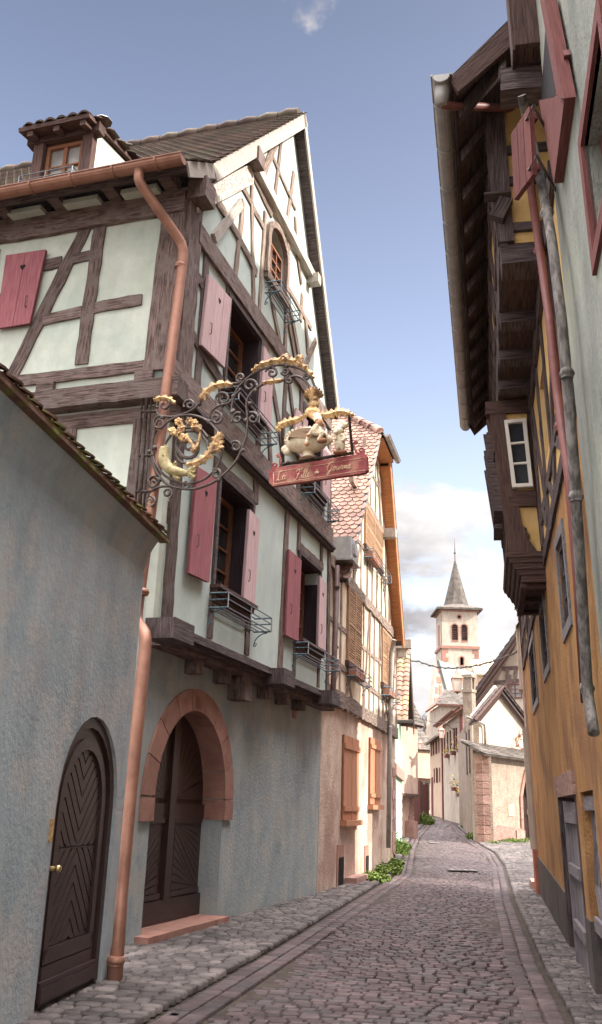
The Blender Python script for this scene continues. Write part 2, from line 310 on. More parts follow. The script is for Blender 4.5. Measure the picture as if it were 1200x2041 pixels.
M['terracotta'] = mat('terracotta_planter', (.36, .15, .09), (.46, .22, .14), scale=9, bump=.2)
M['cloth_dark'] = mat('black_cloth', (.02, .02, .022), (.05, .05, .05), scale=9, bump=.2)
# ------------------------------------------------------------ ground
def sheet():
    mb = MB(); xs = [-900, -60, -20, -8, -4, 0, 4, 8, 14, 22, 40, 120, 900]; ys = [-200, -20, 0, 8, 15, 22, 30, 39, 50, 58, 66, 75, 90, 200, 2500]
    for i in range(len(xs)-1):
        for j in range(len(ys)-1):
            q = [(xs[i], ys[j]), (xs[i+1], ys[j]), (xs[i+1], ys[j+1]), (xs[i], ys[j+1])]
            mb.face([(x, y, tz(y)-.03) for x, y in q], q)
    tag(mb.build('ground', M['joint']), kind='structure')
sheet()
def gline(px):
    ps = [G(x, y) for x, y in px]; return [(p.x, p.y) for p in ps]
# inner edges of the carriageway, measured on the ground
LL = [(-2.2, 1.0)] + gline([(313, 2027), (573, 1877), (700, 1798), (793, 1740)]) + gline([(807, 1692), (820, 1670), (842, 1647), (858, 1634)])
RL_ = [(1.9, 1.0)] + gline([(1135, 2041), (1075, 1925), (1046, 1853), (1022, 1798), (1003, 1725)]) + gline([(985, 1700), (955, 1683), (925, 1659), (906, 1643), (895, 1636)])
def interp(line, y):
    for (x0, y0), (x1, y1) in zip(line, line[1:]):
        if y <= y1: t = (y-y0)/(y1-y0); return x0+(x1-x0)*t
    return line[-1][0]
def stone(mb, c, ax, ay, lx, ly, h, cor, tn, lod):
    """one rounded sett: centre, axes, half sizes"""
    c = Vector(c); n = 8
    def ring(s, z):
        k = []
        for sxn, syn in ((-1, -1), (1, -1), (1, 1), (-1, 1)):
            for q in ((1, 0) if sxn*syn > 0 else (0, 1)):
                a = lx*s*sxn*(1 if q == 1 else 1-cor) ; b = ly*s*syn*(1 if q == 0 else 1-cor)
                k.append(c + ax*a + ay*b + Vector((0, 0, z)))
        return k
    if lod == 0 and h < .018: rs = [ring(1, -.03), ring(.965, h*.7), ring(.88, h), ring(.45, h*1.03)]
    elif lod == 0: rs = [ring(1, -.03), ring(.97, h*.35), ring(.80, h*.9), ring(.45, h*1.05)]
    elif lod == 1: rs = [ring(1, -.02), ring(.88, h*.7), ring(.55, h)]
    else: rs = [ring(1, -.01), ring(.85, h)]
    k0 = len(mb.v)
    for r in rs: mb.v += [tuple(p) for p in r]
    uv4 = [(0, 0), (.1, 0), (.1, .1), (0, .1)]
    for a in range(len(rs)-1):
        for j in range(8):
            j2 = (j+1) % 8; mb.f.append((k0+a*8+j, k0+a*8+j2, k0+a*8+8+j2, k0+a*8+8+j)); mb.uv.append(uv4); mb.t.append(tn); mb.sm.append(True)
    mb.f.append(tuple(k0+(len(rs)-1)*8+j for j in range(8))); mb.uv.append([(0, 0)]*8); mb.t.append(tn); mb.sm.append(True)
def setts():
    mb = MB(); y = 5.0; row = 0; R = random.Random(3)
    while y < 78:
        lod = 0 if y < 13 else (1 if y < 26 else 2); k = 1 if y < 26 else (1.35 if y < 40 else 2.2)
        d = .103*k*R.uniform(.92, 1.08); xl = interp(LL, y)+.34; xr = interp(RL_, y)-.34; x = xl + R.uniform(0, .1)
        hx = max(x, xr)
        while x < xr:
            wd = R.uniform(.10, .185)*k; cx = x+wd/2; t = (cx-xl)/(xr-xl+1e-6)
            bow = .16*math.sin(math.pi*min(1, max(0, t))) + .035*math.sin(cx*3.1+row*.37); sl = .17*(cx-xl)          # rows arch a little and run slightly askew
            Y = y+bow-sl
            a = Vector((1, -.17+.1*math.cos(math.pi*t)+R.uniform(-.025, .025), 0)).normalized(); b = Vector((-a.y, a.x, 0))
            zz = tz(Y) + .02*math.sin(cx*1.3+Y*.5) + R.uniform(-.005, .005) - .03*abs(2*t-1)**2
            stone(mb, (cx, Y, zz), a, b, (wd-.016*k)/2, (d-.010*k)/2*R.uniform(.95, 1), .012, R.uniform(.10, .20), R.random(), lod)
            x += wd
        y += d; row += 1
    return mb
tag(setts().build('cobbled_street', M['sett']), kind='structure')
def edge_rows():
    mb = MB(); R = random.Random(5)
    for line, sgn in ((LL, 1), (RL_, -1)):
        for k, off in enumerate((.02, .185)):
            for (x0, y0), (x1, y1) in zip(line, line[1:]):
                d = Vector((x1-x0, y1-y0, 0)); Ln = d.length; d /= Ln; m = Vector((d.y, -d.x, 0))*sgn; s = 0
                while s < Ln:
                    l = R.uniform(.19, .30); p = Vector((x0, y0, 0))+d*(s+l/2)+m*(off+.075)
                    if p.y > 5 and p.y < 80: stone(mb, (p.x, p.y, tz(p.y)-.012), d, m, (l-.014)/2, .074, .014, .12, R.random(), 0 if p.y < 13 else (1 if p.y < 26 else 2))
                    s += l
    return mb
tag(edge_rows().build('gutter_rows', M['sett']), kind='structure')
def river(line, side, wfun, name, y1, size, ymin=4.6):
    mb = MB(); R = random.Random(11)
    y = ymin
    while y < y1:
        k = size*(1 if y < 16 else 1.25 if y < 28 else 2); x0 = interp(line, y); wd = wfun(y)
        t = .05
        while t < wd:
            w_ = R.uniform(.10, .2)*k; cx = x0 + side*(t+w_/2); Y = y+R.uniform(-.03, .03)*k-.12*(cx-x0)
            an = R.uniform(-.25, .25); a = Vector((math.cos(an), math.sin(an), 0)); b = Vector((-a.y, a.x, 0))
            stone(mb, (cx, Y, tz(Y)+.012+t*.015), a, b, w_*.5, .062*k*R.uniform(.8, 1.1), .022*min(k, 1.3), R.uniform(.3, .5), R.random(), 0 if y < 13 else (1 if y < 22 else 2))
            t += w_*.97
        y += .122*k
    return tag(mb.build(name, M['river']), kind='structure')
river(LL, -1, lambda y: 1.6 if y < 12 else 1.2 if y < 30 else 1.0, 'pavement', 60, 1.12)
river(RL_, 1, lambda y: 1.2 if y < 20 else 6.0 if y < 44 else 1.5, 'side_pavement', 55, .72)
# ------------------------------------------------------------ shared parts of buildings
def shutter(parent, fr, quad, o, m, th=.045, heart=True, boards=3, battens=False, name='shutter'):
    bl, br, tr, tl = [Vector(p) for p in quad]; mb = MB()
    for i in range(boards):
        a, b = i/boards, (i+1)/boards-.012
        mb.poly(fr, [tuple(bl.lerp(br, a)), tuple(bl.lerp(br, b)), tuple(tl.lerp(tr, b)), tuple(tl.lerp(tr, a))], o, o+th, rnd.random(), gv=True)
    mb.poly(fr, [tuple(bl), tuple(br), tuple(tr), tuple(tl)], o-.004, o+th*.6, .3)
    if battens:
        for t in (.1, .84):
            mb.poly(fr, [tuple(bl.lerp(tl, t)), tuple(br.lerp(tr, t)), tuple(br.lerp(tr, t+.06)), tuple(bl.lerp(tl, t+.06))], o+th, o+th+.03, .5)
    s = mb.build(name, m, parent)
    if heart:
        c = tl.lerp(tr, .5).lerp(bl.lerp(br, .5), .2); h = MB()
        pts = [(0, -.055), (.035, -.015), (.045, .015), (.025, .035), (0, .02), (-.025, .035), (-.045, .015), (-.035, -.015)]
        h.poly(fr, [(c.x+a, c.y+b) for a, b in pts], o+th-.002, o+th+.003); h.build('heart_cutout', M['heart'], parent)
        lb = tl.lerp(tr, .22).lerp(bl.lerp(br, .22), .62); lm = MB(); lm.tube([fr.P(lb.x, o+th+.004, lb.y), fr.P(lb.x, o+th+.03, lb.y-.02), fr.P(lb.x, o+th+.03, lb.y-.16), fr.P(lb.x, o+th+.004, lb.y-.18)], .007, 5); lm.build('shutter_latch', M['iron'], parent)
    return s
def sq(quad, s):
    c = [sum(p[i] for p in quad)/len(quad) for i in (0, 1)]; return [(c[0]+(p[0]-c[0])*s, c[1]+(p[1]-c[1])*s) for p in quad]
def inset(quad, a, b):
    bl, br, tr, tl = [Vector(p) for p in quad]; return [tuple(bl+Vector((a, b))), tuple(br+Vector((-a, b))), tuple(tr+Vector((-a, -b))), tuple(tl+Vector((a, -b)))]
def window(parent, fr, quad, o, depth=.2, mf='frame_brown', cols=2, rows=3, glass='glass', name='window', fw=.06, curtain=False, casing=None, cw=.09):
    """frame with glazing bars set back in its opening; returns the frame part, its panes are its child"""
    mb = MB(); bl, br, tr, tl = [Vector(p) for p in quad]; q = [bl, br, tr, tl]; i_ = [Vector(p) for p in inset(quad, fw, fw)]
    z = o-depth
    for k in range(4):
        k2 = (k+1) % 4; mb.poly(fr, [tuple(q[k]), tuple(q[k2]), tuple(i_[k2]), tuple(i_[k])], z-.05, z+.03, .5)
    bl, br, tr, tl = i_
    for c in range(1, cols):
        t = c/cols; a = bl.lerp(br, t); b = tl.lerp(tr, t); wd = .03 if c*2 == cols else .014
        mb.poly(fr, [(a.x-wd, a.y), (a.x+wd, a.y), (b.x+wd, b.y), (b.x-wd, b.y)], z-.04, z+.02, .5)
    for r in range(1, rows):
        t = r/rows; a = bl.lerp(tl, t); b = br.lerp(tr, t)
        mb.poly(fr, [(a.x, a.y-.013), (b.x, b.y-.013), (b.x, b.y+.013), (a.x, a.y+.013)], z-.035, z+.015, .5)
    f = mb.build(name, M[mf], parent)
    g = MB(); g.poly(fr, [tuple(p) for p in i_], z-.03, z-.022); g.build('pane', M['curtain'] if curtain else M[glass], f)
    if casing:
        cm = MB(); e = [Vector(p) for p in inset(quad, -cw, -cw)]
        for k in range(4):
            k2 = (k+1) % 4; cm.poly(fr, [tuple(e[k]), tuple(e[k2]), tuple(q[k2]), tuple(q[k])], o-.02, o+.025, .5)
        cm.build('window_casing', M[casing], f)
    return f
def rack(parent, fr, u0, u1, z, o, d=.28, h=.2, m='iron_grey', name='flower_rack'):
    mb = MB(); r = .009
    P = fr.P
    for zz, oo in ((z, o+d), (z+h*.55, o+d), (z+h, o+d), (z, o+d*.66), (z, o+d*.33), (z, o+.02), (z+h, o+.02)):
        mb.tube([P(u0, oo, zz), P(u1, oo, zz)], r, 5)
    for u in (u0, (u0+u1)/2, u1): mb.tube([P(u, o+d, z), P(u, o+d, z+h)], r, 5)
    f = mb.build(name, M[m], parent)
    for u in (u0, u1):
        e = MB(); e.tube([P(u, o, z+h), P(u, o+d, z+h)], .012, 5); e.tube([P(u, o, z), P(u, o+d, z)], .014, 5); e.tube([P(u, o, z+h*.55), P(u, o+d, z+h*.55)], .010, 5)
        c = [P(u, o+.01+d*.75*(1-math.cos(t)), z-.02-.22*math.sin(t)*0-.2*(1-math.sin(t))) for t in [i*math.pi/2/8 for i in range(9)]]
        e.tube(c, .009, 5)
        e.tube([P(u, o+.03+.035*(1-i/14)*math.cos(i*.7), z-.2+.035*(1-i/14)*math.sin(i*.7)) for i in range(14)], .006, 5)
        e.build('rack_bracket', M['iron_blue'], f)
    return f
def tiles(mb, P0, A, S, w=.17, e=.15, kind='scale', clip=None, ln=1.5, seed=1, jit=.01):
    """courses of real overlapping tiles; P0 eave corner, A along the eave, S up the slope"""
    R = random.Random(seed); P0 = Vector(P0); A = Vector(A); S = Vector(S); a = A.normalized(); s = S.normalized(); n = a.cross(s)
    if n.z < 0: n = -n
    rows = int(S.length/e)+1; cols = int(A.length/w)+1
    for r in range(rows):
        y = r*e
        for c in range(-1, cols):
            x = (c + (.5 if r % 2 and kind != 'pan' else 0))*w
            if x < -.5*w or x+w > A.length+.6*w: continue
            if clip and not clip(x+w/2, y+e/2): continue
            jz = R.uniform(-jit, jit)*.6; jx = R.uniform(-.006, .006); tn = R.random(); L_ = e*ln; g = .006
            def pt(u, v, h): return P0+a*(x+jx+u)+s*(y+jz+v)+n*h
            up = .022; dn = .002
            if kind == 'scale':
                bot = [(g, e*.30), (w*.14, e*.08), (w*.36, -.02), (w*.64, -.02), (w*.86, e*.08), (w-g, e*.30)]
                top = [(w-g, L_), (g, L_)]
                pts = [pt(u, v, up+.012) for u, v in bot]+[pt(u, v, dn) for u, v in top]
                mb.face(pts, tint=tn)
                for i in range(5):
                    (u0, v0), (u1, v1) = bot[i], bot[i+1]; mb.face([pt(u0, v0, up+.012), pt(u0, v0, up-.004), pt(u1, v1, up-.004), pt(u1, v1, up+.012)], tint=tn*.6)
            elif kind == 'flat':
                mb.face([pt(g, 0, up+.010), pt(w-g, 0, up+.010), pt(w-g, L_, dn), pt(g, L_, dn)], tint=tn)
                mb.face([pt(g, 0, up+.010), pt(g, 0, up-.008), pt(w-g, 0, up-.008), pt(w-g, 0, up+.010)], tint=tn*.5)
            else:
                K = 5; prof = [(w*i/K, .05*math.sin(math.pi*i/K)) for i in range(K+1)]
                for i in range(K):
                    (u0, h0), (u1, h1_) = prof[i], prof[i+1]
                    mb.face([pt(u0, 0, up+h0+.01), pt(u1, 0, up+h1_+.01), pt(u1, L_, dn+h1_), pt(u0, L_, dn+h0)], tint=tn, smooth=True)
                    mb.face([pt(u0, 0, up+h0+.01), pt(u0, 0, up+h0-.02), pt(u1, 0, up+h1_-.02), pt(u1, 0, up+h1_+.01)], tint=tn*.4)
def slab(mb, pts, th):
    a, b, c = Vector(pts[0]), Vector(pts[1]), Vector(pts[-1]); n = (b-a).cross(c-a).normalized()
    if n.z < 0: n = -n
    mb.prism([Vector(p)-n*th for p in pts], n*(th-.004))
def gutter(parent, pts, r, m, name='gutter', up=.0):
    """half-round trough with rolled rim and joints"""
    mb = MB(); p0, p1 = Vector(pts[0]), Vector(pts[1]); d = (p1-p0); Ln = d.length; d.normalize(); sd_ = d.cross(Vector((0, 0, 1))).normalized(); K = 8
    def ringp(p, rr): return [p + sd_*(rr*math.cos(math.pi+math.pi*j/K)) + Vector((0, 0, rr*math.sin(math.pi+math.pi*j/K))) for j in range(K+1)]
    def shell(a, b, ro, ri):
        A, B, C_, D = ringp(a, ro), ringp(b, ro), ringp(a, ri), ringp(b, ri)
        for j in range(K):
            mb.face([A[j], A[j+1], B[j+1], B[j]], smooth=True); mb.face([C_[j], D[j], D[j+1], C_[j+1]], smooth=True)
            mb.face([A[j], C_[j], C_[j+1], A[j+1]]); mb.face([B[j], B[j+1], D[j+1], D[j]])
        for k in (0, K): mb.face([A[k], B[k], D[k], C_[k]])
    shell(p0, p1, r, r-.008)
    s = .35
    while s < Ln:
        shell(p0+d*s, p0+d*(s+.03), r+.012, r-.002); s += .62
    for sg in (-1, 1): mb.tube([p0+sd_*r*sg, p1+sd_*r*sg], .014, 6)
    for p in (p0, p1): mb.face(ringp(p, r))
    return mb.build(name, M[m], parent)
def pipe(parent, pts, r, m, name='downpipe', rings=None):
    mb = MB(); q = []; pts = [Vector(p) for p in pts]
    for i, p in enumerate(pts):                          # rounded elbows
        if 0 < i < len(pts)-1:
            a = (pts[i-1]-p); b = (pts[i+1]-p); k = min(.13, a.length*.4, b.length*.4); a.normalize(); b.normalize()
            q += [p+a*k, p+a*k*.4+b*k*.12, p+b*k*.4+a*k*.12, p+b*k]
        else: q.append(p)
    mb.tube(q, r, 12)
    o = mb.build(name, M[m], parent)
    if rings:
        for c, d in rings: rb = MB(); c = Vector(c); d = Vector(d).normalized(); rb.tube([c-d*.035, c-d*.02, c-d*.01, c+d*.01, c+d*.02, c+d*.035], [r+.004, r+.006, r+.014, r+.014, r+.006, r+.004], 12); rb.build('pipe_collar', M[m], o)
    return o
# ------------------------------------------------------------ big half-timbered house on the left
_a, _b = G(425, 1845), G(632, 1785)
H = Fr((_a.x, _a.y), (_b.x-_a.x, _b.y-_a.y))                    # its street gable
U0 = -2.64; _c = H.P(U0, 0, 0)
S1 = Fr((_c.x, _c.y), -H.n, -H.u)                                # its eaves side, facing the viewer
OW = .12
M['jamb'] = wood('dark_painted_jamb', (.035, .022, .028), (.06, .04, .045), bump=.1)
house = thing('timber_framed_house', 'tall pale green half-timbered house with rose shutters, copper gutter and red sandstone arched gateway', 'house', H.P(1, 0, 0))
# ground floor wall with the arched gateway
ac, ar, spz = -1.0, 1.10, 1.58
inner = [(ac-ar, .0)] + [(ac+ar*math.cos(t), spz+ar*.99*math.sin(t)) for t in [math.pi-math.pi*i/16 for i in range(17)]] + [(ac+ar, .0)]
mb = MB(); mb.wall(H, [(-2.62, -.1), (ac-ar, -.1)] + inner + [(ac+ar, -.1), (4.88, -.1), (4.86, 3.38), (-2.62, 3.38)], thick=.45)
mb.boxf(H, -2.62, 4.86, -3.0, -2.9, -.1, 3.4)
mb.boxf(H, 4.70, 4.86, -2.9, -.44, -.1, 3.4)
mb.build('lower_wall', M['plaster_blue'], house)
mb = MB(); no = 9                                                # sandstone arch ring, jamb stones
for i in range(no):
    t0, t1 = math.pi*i/no, math.pi*(i+1)/no-.012; r0, r1 = ar-.015, ar+.29
    pts = [(ac+r1*math.cos(t0+(t1-t0)*k/3), spz+r1*.97*math.sin(t0+(t1-t0)*k/3)) for k in range(4)] + [(ac+r0*math.cos(t1-(t1-t0)*k/3), spz+r0*.99*math.sin(t1-(t1-t0)*k/3)) for k in range(4)]
    mb.poly(H, pts, -.42, .035, rnd.random())
for s in (-1, 1):
    x0, x1 = sorted((ac+s*(ar-.015), ac+s*(ar+.29))); mb.boxf(H, x0, x1, -.42, .04, spz-.27, spz-.012, rnd.random())
arch = mb.build('stone_arch', M['sandstone'], house)
mb = MB()
for i in range(5): mb.boxf(H, ac-.10+rnd.uniform(0, .01), ac+.10, .030, .050, 2.70+.03*i, 2.715+.03*i)
mb.build('carved_keystone_date', M['sandstone'], arch)
mb = MB(); x = -2.25
while x < .1: l = rnd.uniform(.5, .75); mb.boxf(H, x, min(x+l-.012, .12), -.5, .17, -.05, .115+rnd.uniform(-.004, .004), rnd.random()); x += l
mb.build('doorstep', M['sandstone'], house)
# double gate
def gate():
    f = MB(); o = -.30; r = ar-.0
    f.wall(H, [(ac-r, .1)] + [(ac+r*math.cos(t), spz+r*.99*math.sin(t)) for t in [math.pi-math.pi*i/16 for i in range(17)]] + [(ac+r, .1)], o=o, thick=.05)
    top = lambda u: spz + .98*math.sqrt(max(0, (r-.12)**2-(u-ac)**2))
    f.boxf(H, ac-r, ac+r, o, o+.05, .12, .38); f.boxf(H, ac-r, ac+r, o, o+.035, 1.32, 1.50)
    f.boxf(H, ac-.09, ac+.09, o, o+.07, .38, 2.55)
    g = f.build('gate', M['door'], house)
    for s, nm in ((-1, 'gate_leaf'), (1, 'gate_leaf')):
        p = MB(); c = (ac+s*.10, 1.56)
        for k in range(8):                                      # sunburst boards above the rail
            t0 = math.radians(3+k*11); t1 = math.radians(3+k*11+10); rr = .93
            q = [(c[0]+s*.10*math.cos(t0), c[1]+.10*math.sin(t0)), (c[0]+s*rr*math.cos(t0), c[1]+rr*1.05*math.sin(t0)), (c[0]+s*rr*math.cos(t1), c[1]+rr*1.05*math.sin(t1)), (c[0]+s*.10*math.cos(t1), c[1]+.10*math.sin(t1))]
            q = [(u, min(z, top(u)-.02)) for u, z in q]
            p.poly(H, q, o+.001, o+.028, rnd.random())
        e0, e1 = sorted((ac+s*.20, ac+s*(r-.12)))
        for k in range(-8, 12):                                 # diagonal boards below
            zb = .48+k*.105; pts = []
            def cl(u, z): return (u, min(1.27, max(.46, z)))
            za, zc = (zb+.62, zb) if s > 0 else (zb, zb+.62)
            q = [(e0, za), (e1, zc), (e1, zc+.09), (e0, za+.09)]
            q = [cl(*p_) for p_ in q]
            if max(p_[1] for p_ in q)-min(p_[1] for p_ in q) > .02 and abs(q[0][1]-q[3][1])+abs(q[1][1]-q[2][1]) > .03: p.poly(H, q, o+.001, o+.026, rnd.random())
        fr_ = [(e0-.05, .40), (e1+.05, .40), (e1+.05, .46), (e0-.05, .46)]
        p.poly(H, fr_, o+.001, o+.045); p.boxf(H, e0-.05, e1+.05, o+.001, o+.045, 1.27, 1.33)
        p.build(nm, M['door'], g)
gate()
# upper storeys: gable wall with real openings
def qz(pts, o): return H.hits(pts, o)
W = {'a': [(-1.0, 4.33), (.26, 4.33), (.28, 5.88), (-1.0, 5.88)], 'b': [(2.75, 4.27), (4.05, 4.27), (4.02, 5.76), (2.75, 5.76)],
     'c': [(-1.05, 7.28), (.28, 7.28), (.28, 8.70), (-1.05, 8.70)], 'd': [(2.70, 7.2), (3.95, 7.2), (3.93, 8.6), (2.70, 8.6)]}
Warch = [(.38, 10.02), (1.30, 10.08)] + [(.84+.46*math.cos(t), 10.75+.36*math.sin(t)) for t in [math.pi*i/8 for i in range(9)]]
AP = (1.50, 14.22)                                               # ridge point
outer = [(-2.50, 3.30), (4.82, 3.30), (4.72, 6.35), (4.60, 8.3), (4.35, 9.25), (AP[0], AP[1]-.1), (-2.35, 9.75), (-2.64, 9.3), (-2.64, 6.5), (-2.5, 6.4)]
mb = MB(); mb.wall(H, outer, [W['a'], W['b'], W['c'], W['d'], Warch], o=OW, thick=.3)
mb.boxf(H, -2.3, 4.5, -9.2, -9.1, 3.4, 9.2)
mb.boxf(H, 4.30, 4.58, -9.1, OW-.31, 3.5, 9.15)
mb.build('gable_wall', M['plaster_pale'], house)
mb = MB(); mb.wall(S1, [(-.10, 3.47), (9, 3.47), (9, 9.5), (-.12, 9.5)], [[(2.95, 7.55), (4.2, 7.55), (4.2, 8.85), (2.95, 8.85)]], o=0, thick=.3)
mb.build('side_wall', M['plaster_side'], house)
D = MB()
for k in 'abcd':
    q = W[k]; D.poly(H, sq(q, 1.3), OW-.75, OW-.7)
D.poly(H, [(0.2, 9.8), (1.5, 9.8), (1.5, 11.3), (.2, 11.3)], OW-.75, OW-.7); D.boxf(S1, 2.8, 4.4, -.6, -.55, 7.4, 9)
D.build('unlit_interior', M['dark'], house)

O1 = OW+.03
def ub(a, b, w_, o1=O1, wob=.12, T=None): T.beam(H, a, b, w_, OW-.05, o1+rnd.uniform(-.006, .006), wob=wob)
T = MB()     # oak frame of the lower storeys
P = lambda x, y: H.hit(x, y, O1)
for a, b, w_ in [((-2.80, 6.62), (4.78, 6.62), .40), ((-2.35, 9.62-.65), (4.45, 9.0), .30),
                 ((.50, 3.62), (.50, 4.2), .0)]:
    if w_: T.beam(H, a, b, w_, OW-.05, O1+.03, wob=.05)
T.beam(H, (-2.44, 6.8), (-2.46, 9.4), .38, OW-.3, O1+.02, wob=.04); T.beam(H, (-2.36, 3.6), (-2.40, 6.45), .24, OW-.3, O1+.01, wob=.05)
T.beam(H, (4.62, 6.8), (4.42, 9.0), .2, OW-.3, O1); T.beam(H, (4.72, 3.6), (4.64, 6.4), .16, OW-.3, O1)
for a, b, w_ in [  # middle storey, measured in the photograph on the gable plane
        ((1.90, 3.6), (1.98, 6.42), .19), ((-1.03, 3.6), (-1.03, 4.2), .15), ((.36, 3.6), (.36, 4.3), .15), ((.40, 5.95), (.40, 6.42), .17),
        ((2.66, 3.6), (2.66, 4.2), .12), ((4.12, 3.6), (4.12, 4.2), .12), ((2.66, 5.8), (2.66, 6.42), .12), ((4.1, 5.8), (4.1, 6.42), .12),
        ((-1.25, 6.02), (.45, 6.02), .16), ((2.6, 5.90), (4.2, 5.90), .13),
        # upper storey
        ((-1.98, 6.8), (-1.98, 8.9), .17), ((-2.4, 8.35), (-1.25, 8.25), .15), ((-2.3, 7.45), (-1.05, 7.22), .18), ((-1.12, 8.72), (-1.12, 8.95), .18),
        ((-1.16, 6.8), (-1.16, 7.2), .16), ((.40, 6.8), (.40, 8.95), .17), ((.2, 7.1), (-1.1, 7.1), .1), ((1.02, 6.8), (.72, 7.9), .13), ((.45, 8.85), (1.35, 7.7), .16), ((1.35, 7.7), (1.8, 6.8), .15),
        ((1.55, 6.8), (1.62, 8.95), .15), ((2.52, 6.8), (2.52, 8.95), .16), ((1.75, 8.7), (2.45, 7.6), .13), ((4.10, 6.8), (4.05, 8.9), .15), ((2.7, 7.02), (4.1, 7.02), .12), ((3.3, 6.8), (3.3, 7.0), .13), ((1.6, 8.0), (2.5, 8.0), .12)]:
    T.beam(H, a, b, w_, OW-.05, O1+rnd.uniform(-.004, .004), wob=.14)
T.build('timber_frame', M['oak'], house)
T = MB()     # sun-bleached oak of the attic, wide boards and struts
px = [((487, 400), (470, 555), .13), ((503, 350), (507, 610), .11), ((530, 423), (518, 633), .11), ((427, 387), (477, 470), .15), ((477, 470), (513, 545), .15), ((477, 357), (527, 453), .11),
      ((503, 343), (543, 430), .12), ((590, 480), (602, 567), .10), ((530, 277), (590, 417), .08), ((560, 263), (523, 353), .17), ((564, 262), (547, 410), .11), ((587, 345), (570, 467), .12),
      ((590, 433), (593, 510), .10), ((604, 587), (601, 640), .13), ((611, 640), (615, 705), .12), ((577, 575), (622, 655), .10), ((545, 600), (543, 690), .0), ((521, 560), (530, 640), .0)]
for a, b, w_ in px:
    if w_: T.beampx(H, a, b, w_, OW-.05, O1, wob=.16)
T.beam(H, (2.2, 9.15), (1.4, 10.0), .14, OW-.05, O1+.004); T.beam(H, (1.50, 9.15), (1.42, 11.3), .13, OW-.05, O1); T.beam(H, (1.5, 10.3), (2.5, 9.15), .13, OW-.05, O1+.006)
T.beam(H, (3.3, 10.3), (2.5, 9.2), .13, OW-.05, O1+.004); T.beam(H, (.30, 9.98), (1.45, 10.02), .14, OW-.05, O1+.05, wob=.05)
T.beam(H, (.6, 9.85), (1.2, 9.15), .13, OW-.05, O1)
T.build('timber_frame', M['oak_light'], house)
T = MB()
T.beam(H, (-.62, 11.48), (2.85, 11.42), .17, OW-.05, O1+.10, wob=.03); T.build('collar_beam', M['board_light'], house); T = MB()
T.beampx(H, (430, 475), (484, 405), .15, OW-.05, O1+.03, wob=.03)
T.build('brace', M['board_light'], house)
T = MB()
for c, k in (((-.72, 11.42), .14), ((2.72, 11.30), .10), ((-2.55, 9.42), .16)): T = MB(); T.boxf(H, c[0]-k, c[0]+k, OW, .30+k*.6, c[1]-k, c[1]+k); T.build('purlin_end', M['oak' if c[0] < 0 else 'board_light'], house)
T = MB()     # strip of speckled render below the left verge
T.poly(H, [(-2.62, 9.42), (-2.45, 9.20), (-.55, 11.10), (-.62, 11.45)], OW, O1+.05); T.build('verge_render', mat('speckled_verge_render', (.30, .24, .20), (.66, .60, .54), scale=26, bump=.9, bscale=30, lo=.44, hi=.54), house)

# side wall timbers, seen square-on
T = MB(); so_ = .03
def sb(a, b, w_, T=T, o0=-.05, o1=so_): T.beam(S1, S1.hit(*a), S1.hit(*b), w_, o0, o1+rnd.uniform(-.004, .004), wob=.10)
T.beam(S1, (.13, 6.75), (.06, 9.3), .36, -.1, so_+.02, wob=.04)
for a, b, w_ in [((201, 447), (163, 727), .19), ((172, 456), (23, 754), .19), ((146, 519), (186, 509), .15), ((84, 532), (124, 523), .17), ((88, 640), (164, 622), .17), ((181, 616), (284, 598), .17)]: sb(a, b, w_)
T.beam(S1, (-.1, 9.25), (6, 9.25), .34, -.1, so_+.05, wob=.05)
T.beam(S1, (-.1, 6.83), (6, 6.83), .16, -.1, so_+.01, wob=.08); T.beam(S1, (-.28, 6.42), (6, 6.42), .26, -.1, .20, wob=.06)
T.beam(S1, (-.2, 6.15), (6, 6.15), .2, -.1, .03, wob=.06)
for v in (.28, 1.72, 3.1): T.beam(S1, (v-.12, 6.65), (v+.14, 6.65), .22, -.1, .06)
T.beam(S1, (.22, 3.5), (.2, 6.1), .36, -.1, .035, wob=.05)
for v in (1.28, 2.4, 3.6): T.beam(S1, (v, 3.5), (v, 6.1), .18, -.1, .03)
T.beam(S1, (.3, 5.12), (1.2, 5.10), .16, -.1, .028); T.beam(S1, (2.9, 7.45), (4.3, 7.45), .14, -.1, .03); T.beam(S1, (2.88, 7.5), (2.88, 9.0), .14, -.1, .03)
T.beam(S1, (2.2, 8.2), (3.0, 8.15), .15, -.1, .028)
for v in [i*.85+.1 for i in range(9)]: T.boxf(S1, v-.09, v+.09, .0, .50, 9.42, 9.60)      # rafter feet
T.build('timber_frame', M['oak'], house)
T = MB()
for v in (.55, 1.45, 2.35, 3.2): T.boxf(S1, v-.28, v+.26, .01, .22, 9.40, 9.47)
T.build('eaves_infill', M['plaster_side'], house)
wnd = window(house, S1, [(2.95, 7.55), (4.2, 7.55), (4.2, 8.85), (2.95, 8.85)], 0, .12)
shutter(wnd, S1, [S1.hit(60, 645, .08), S1.hit(-8, 656, .08), S1.hit(12, 510, .08), S1.hit(92, 498, .08)], .05, M['shutter'], boards=2)

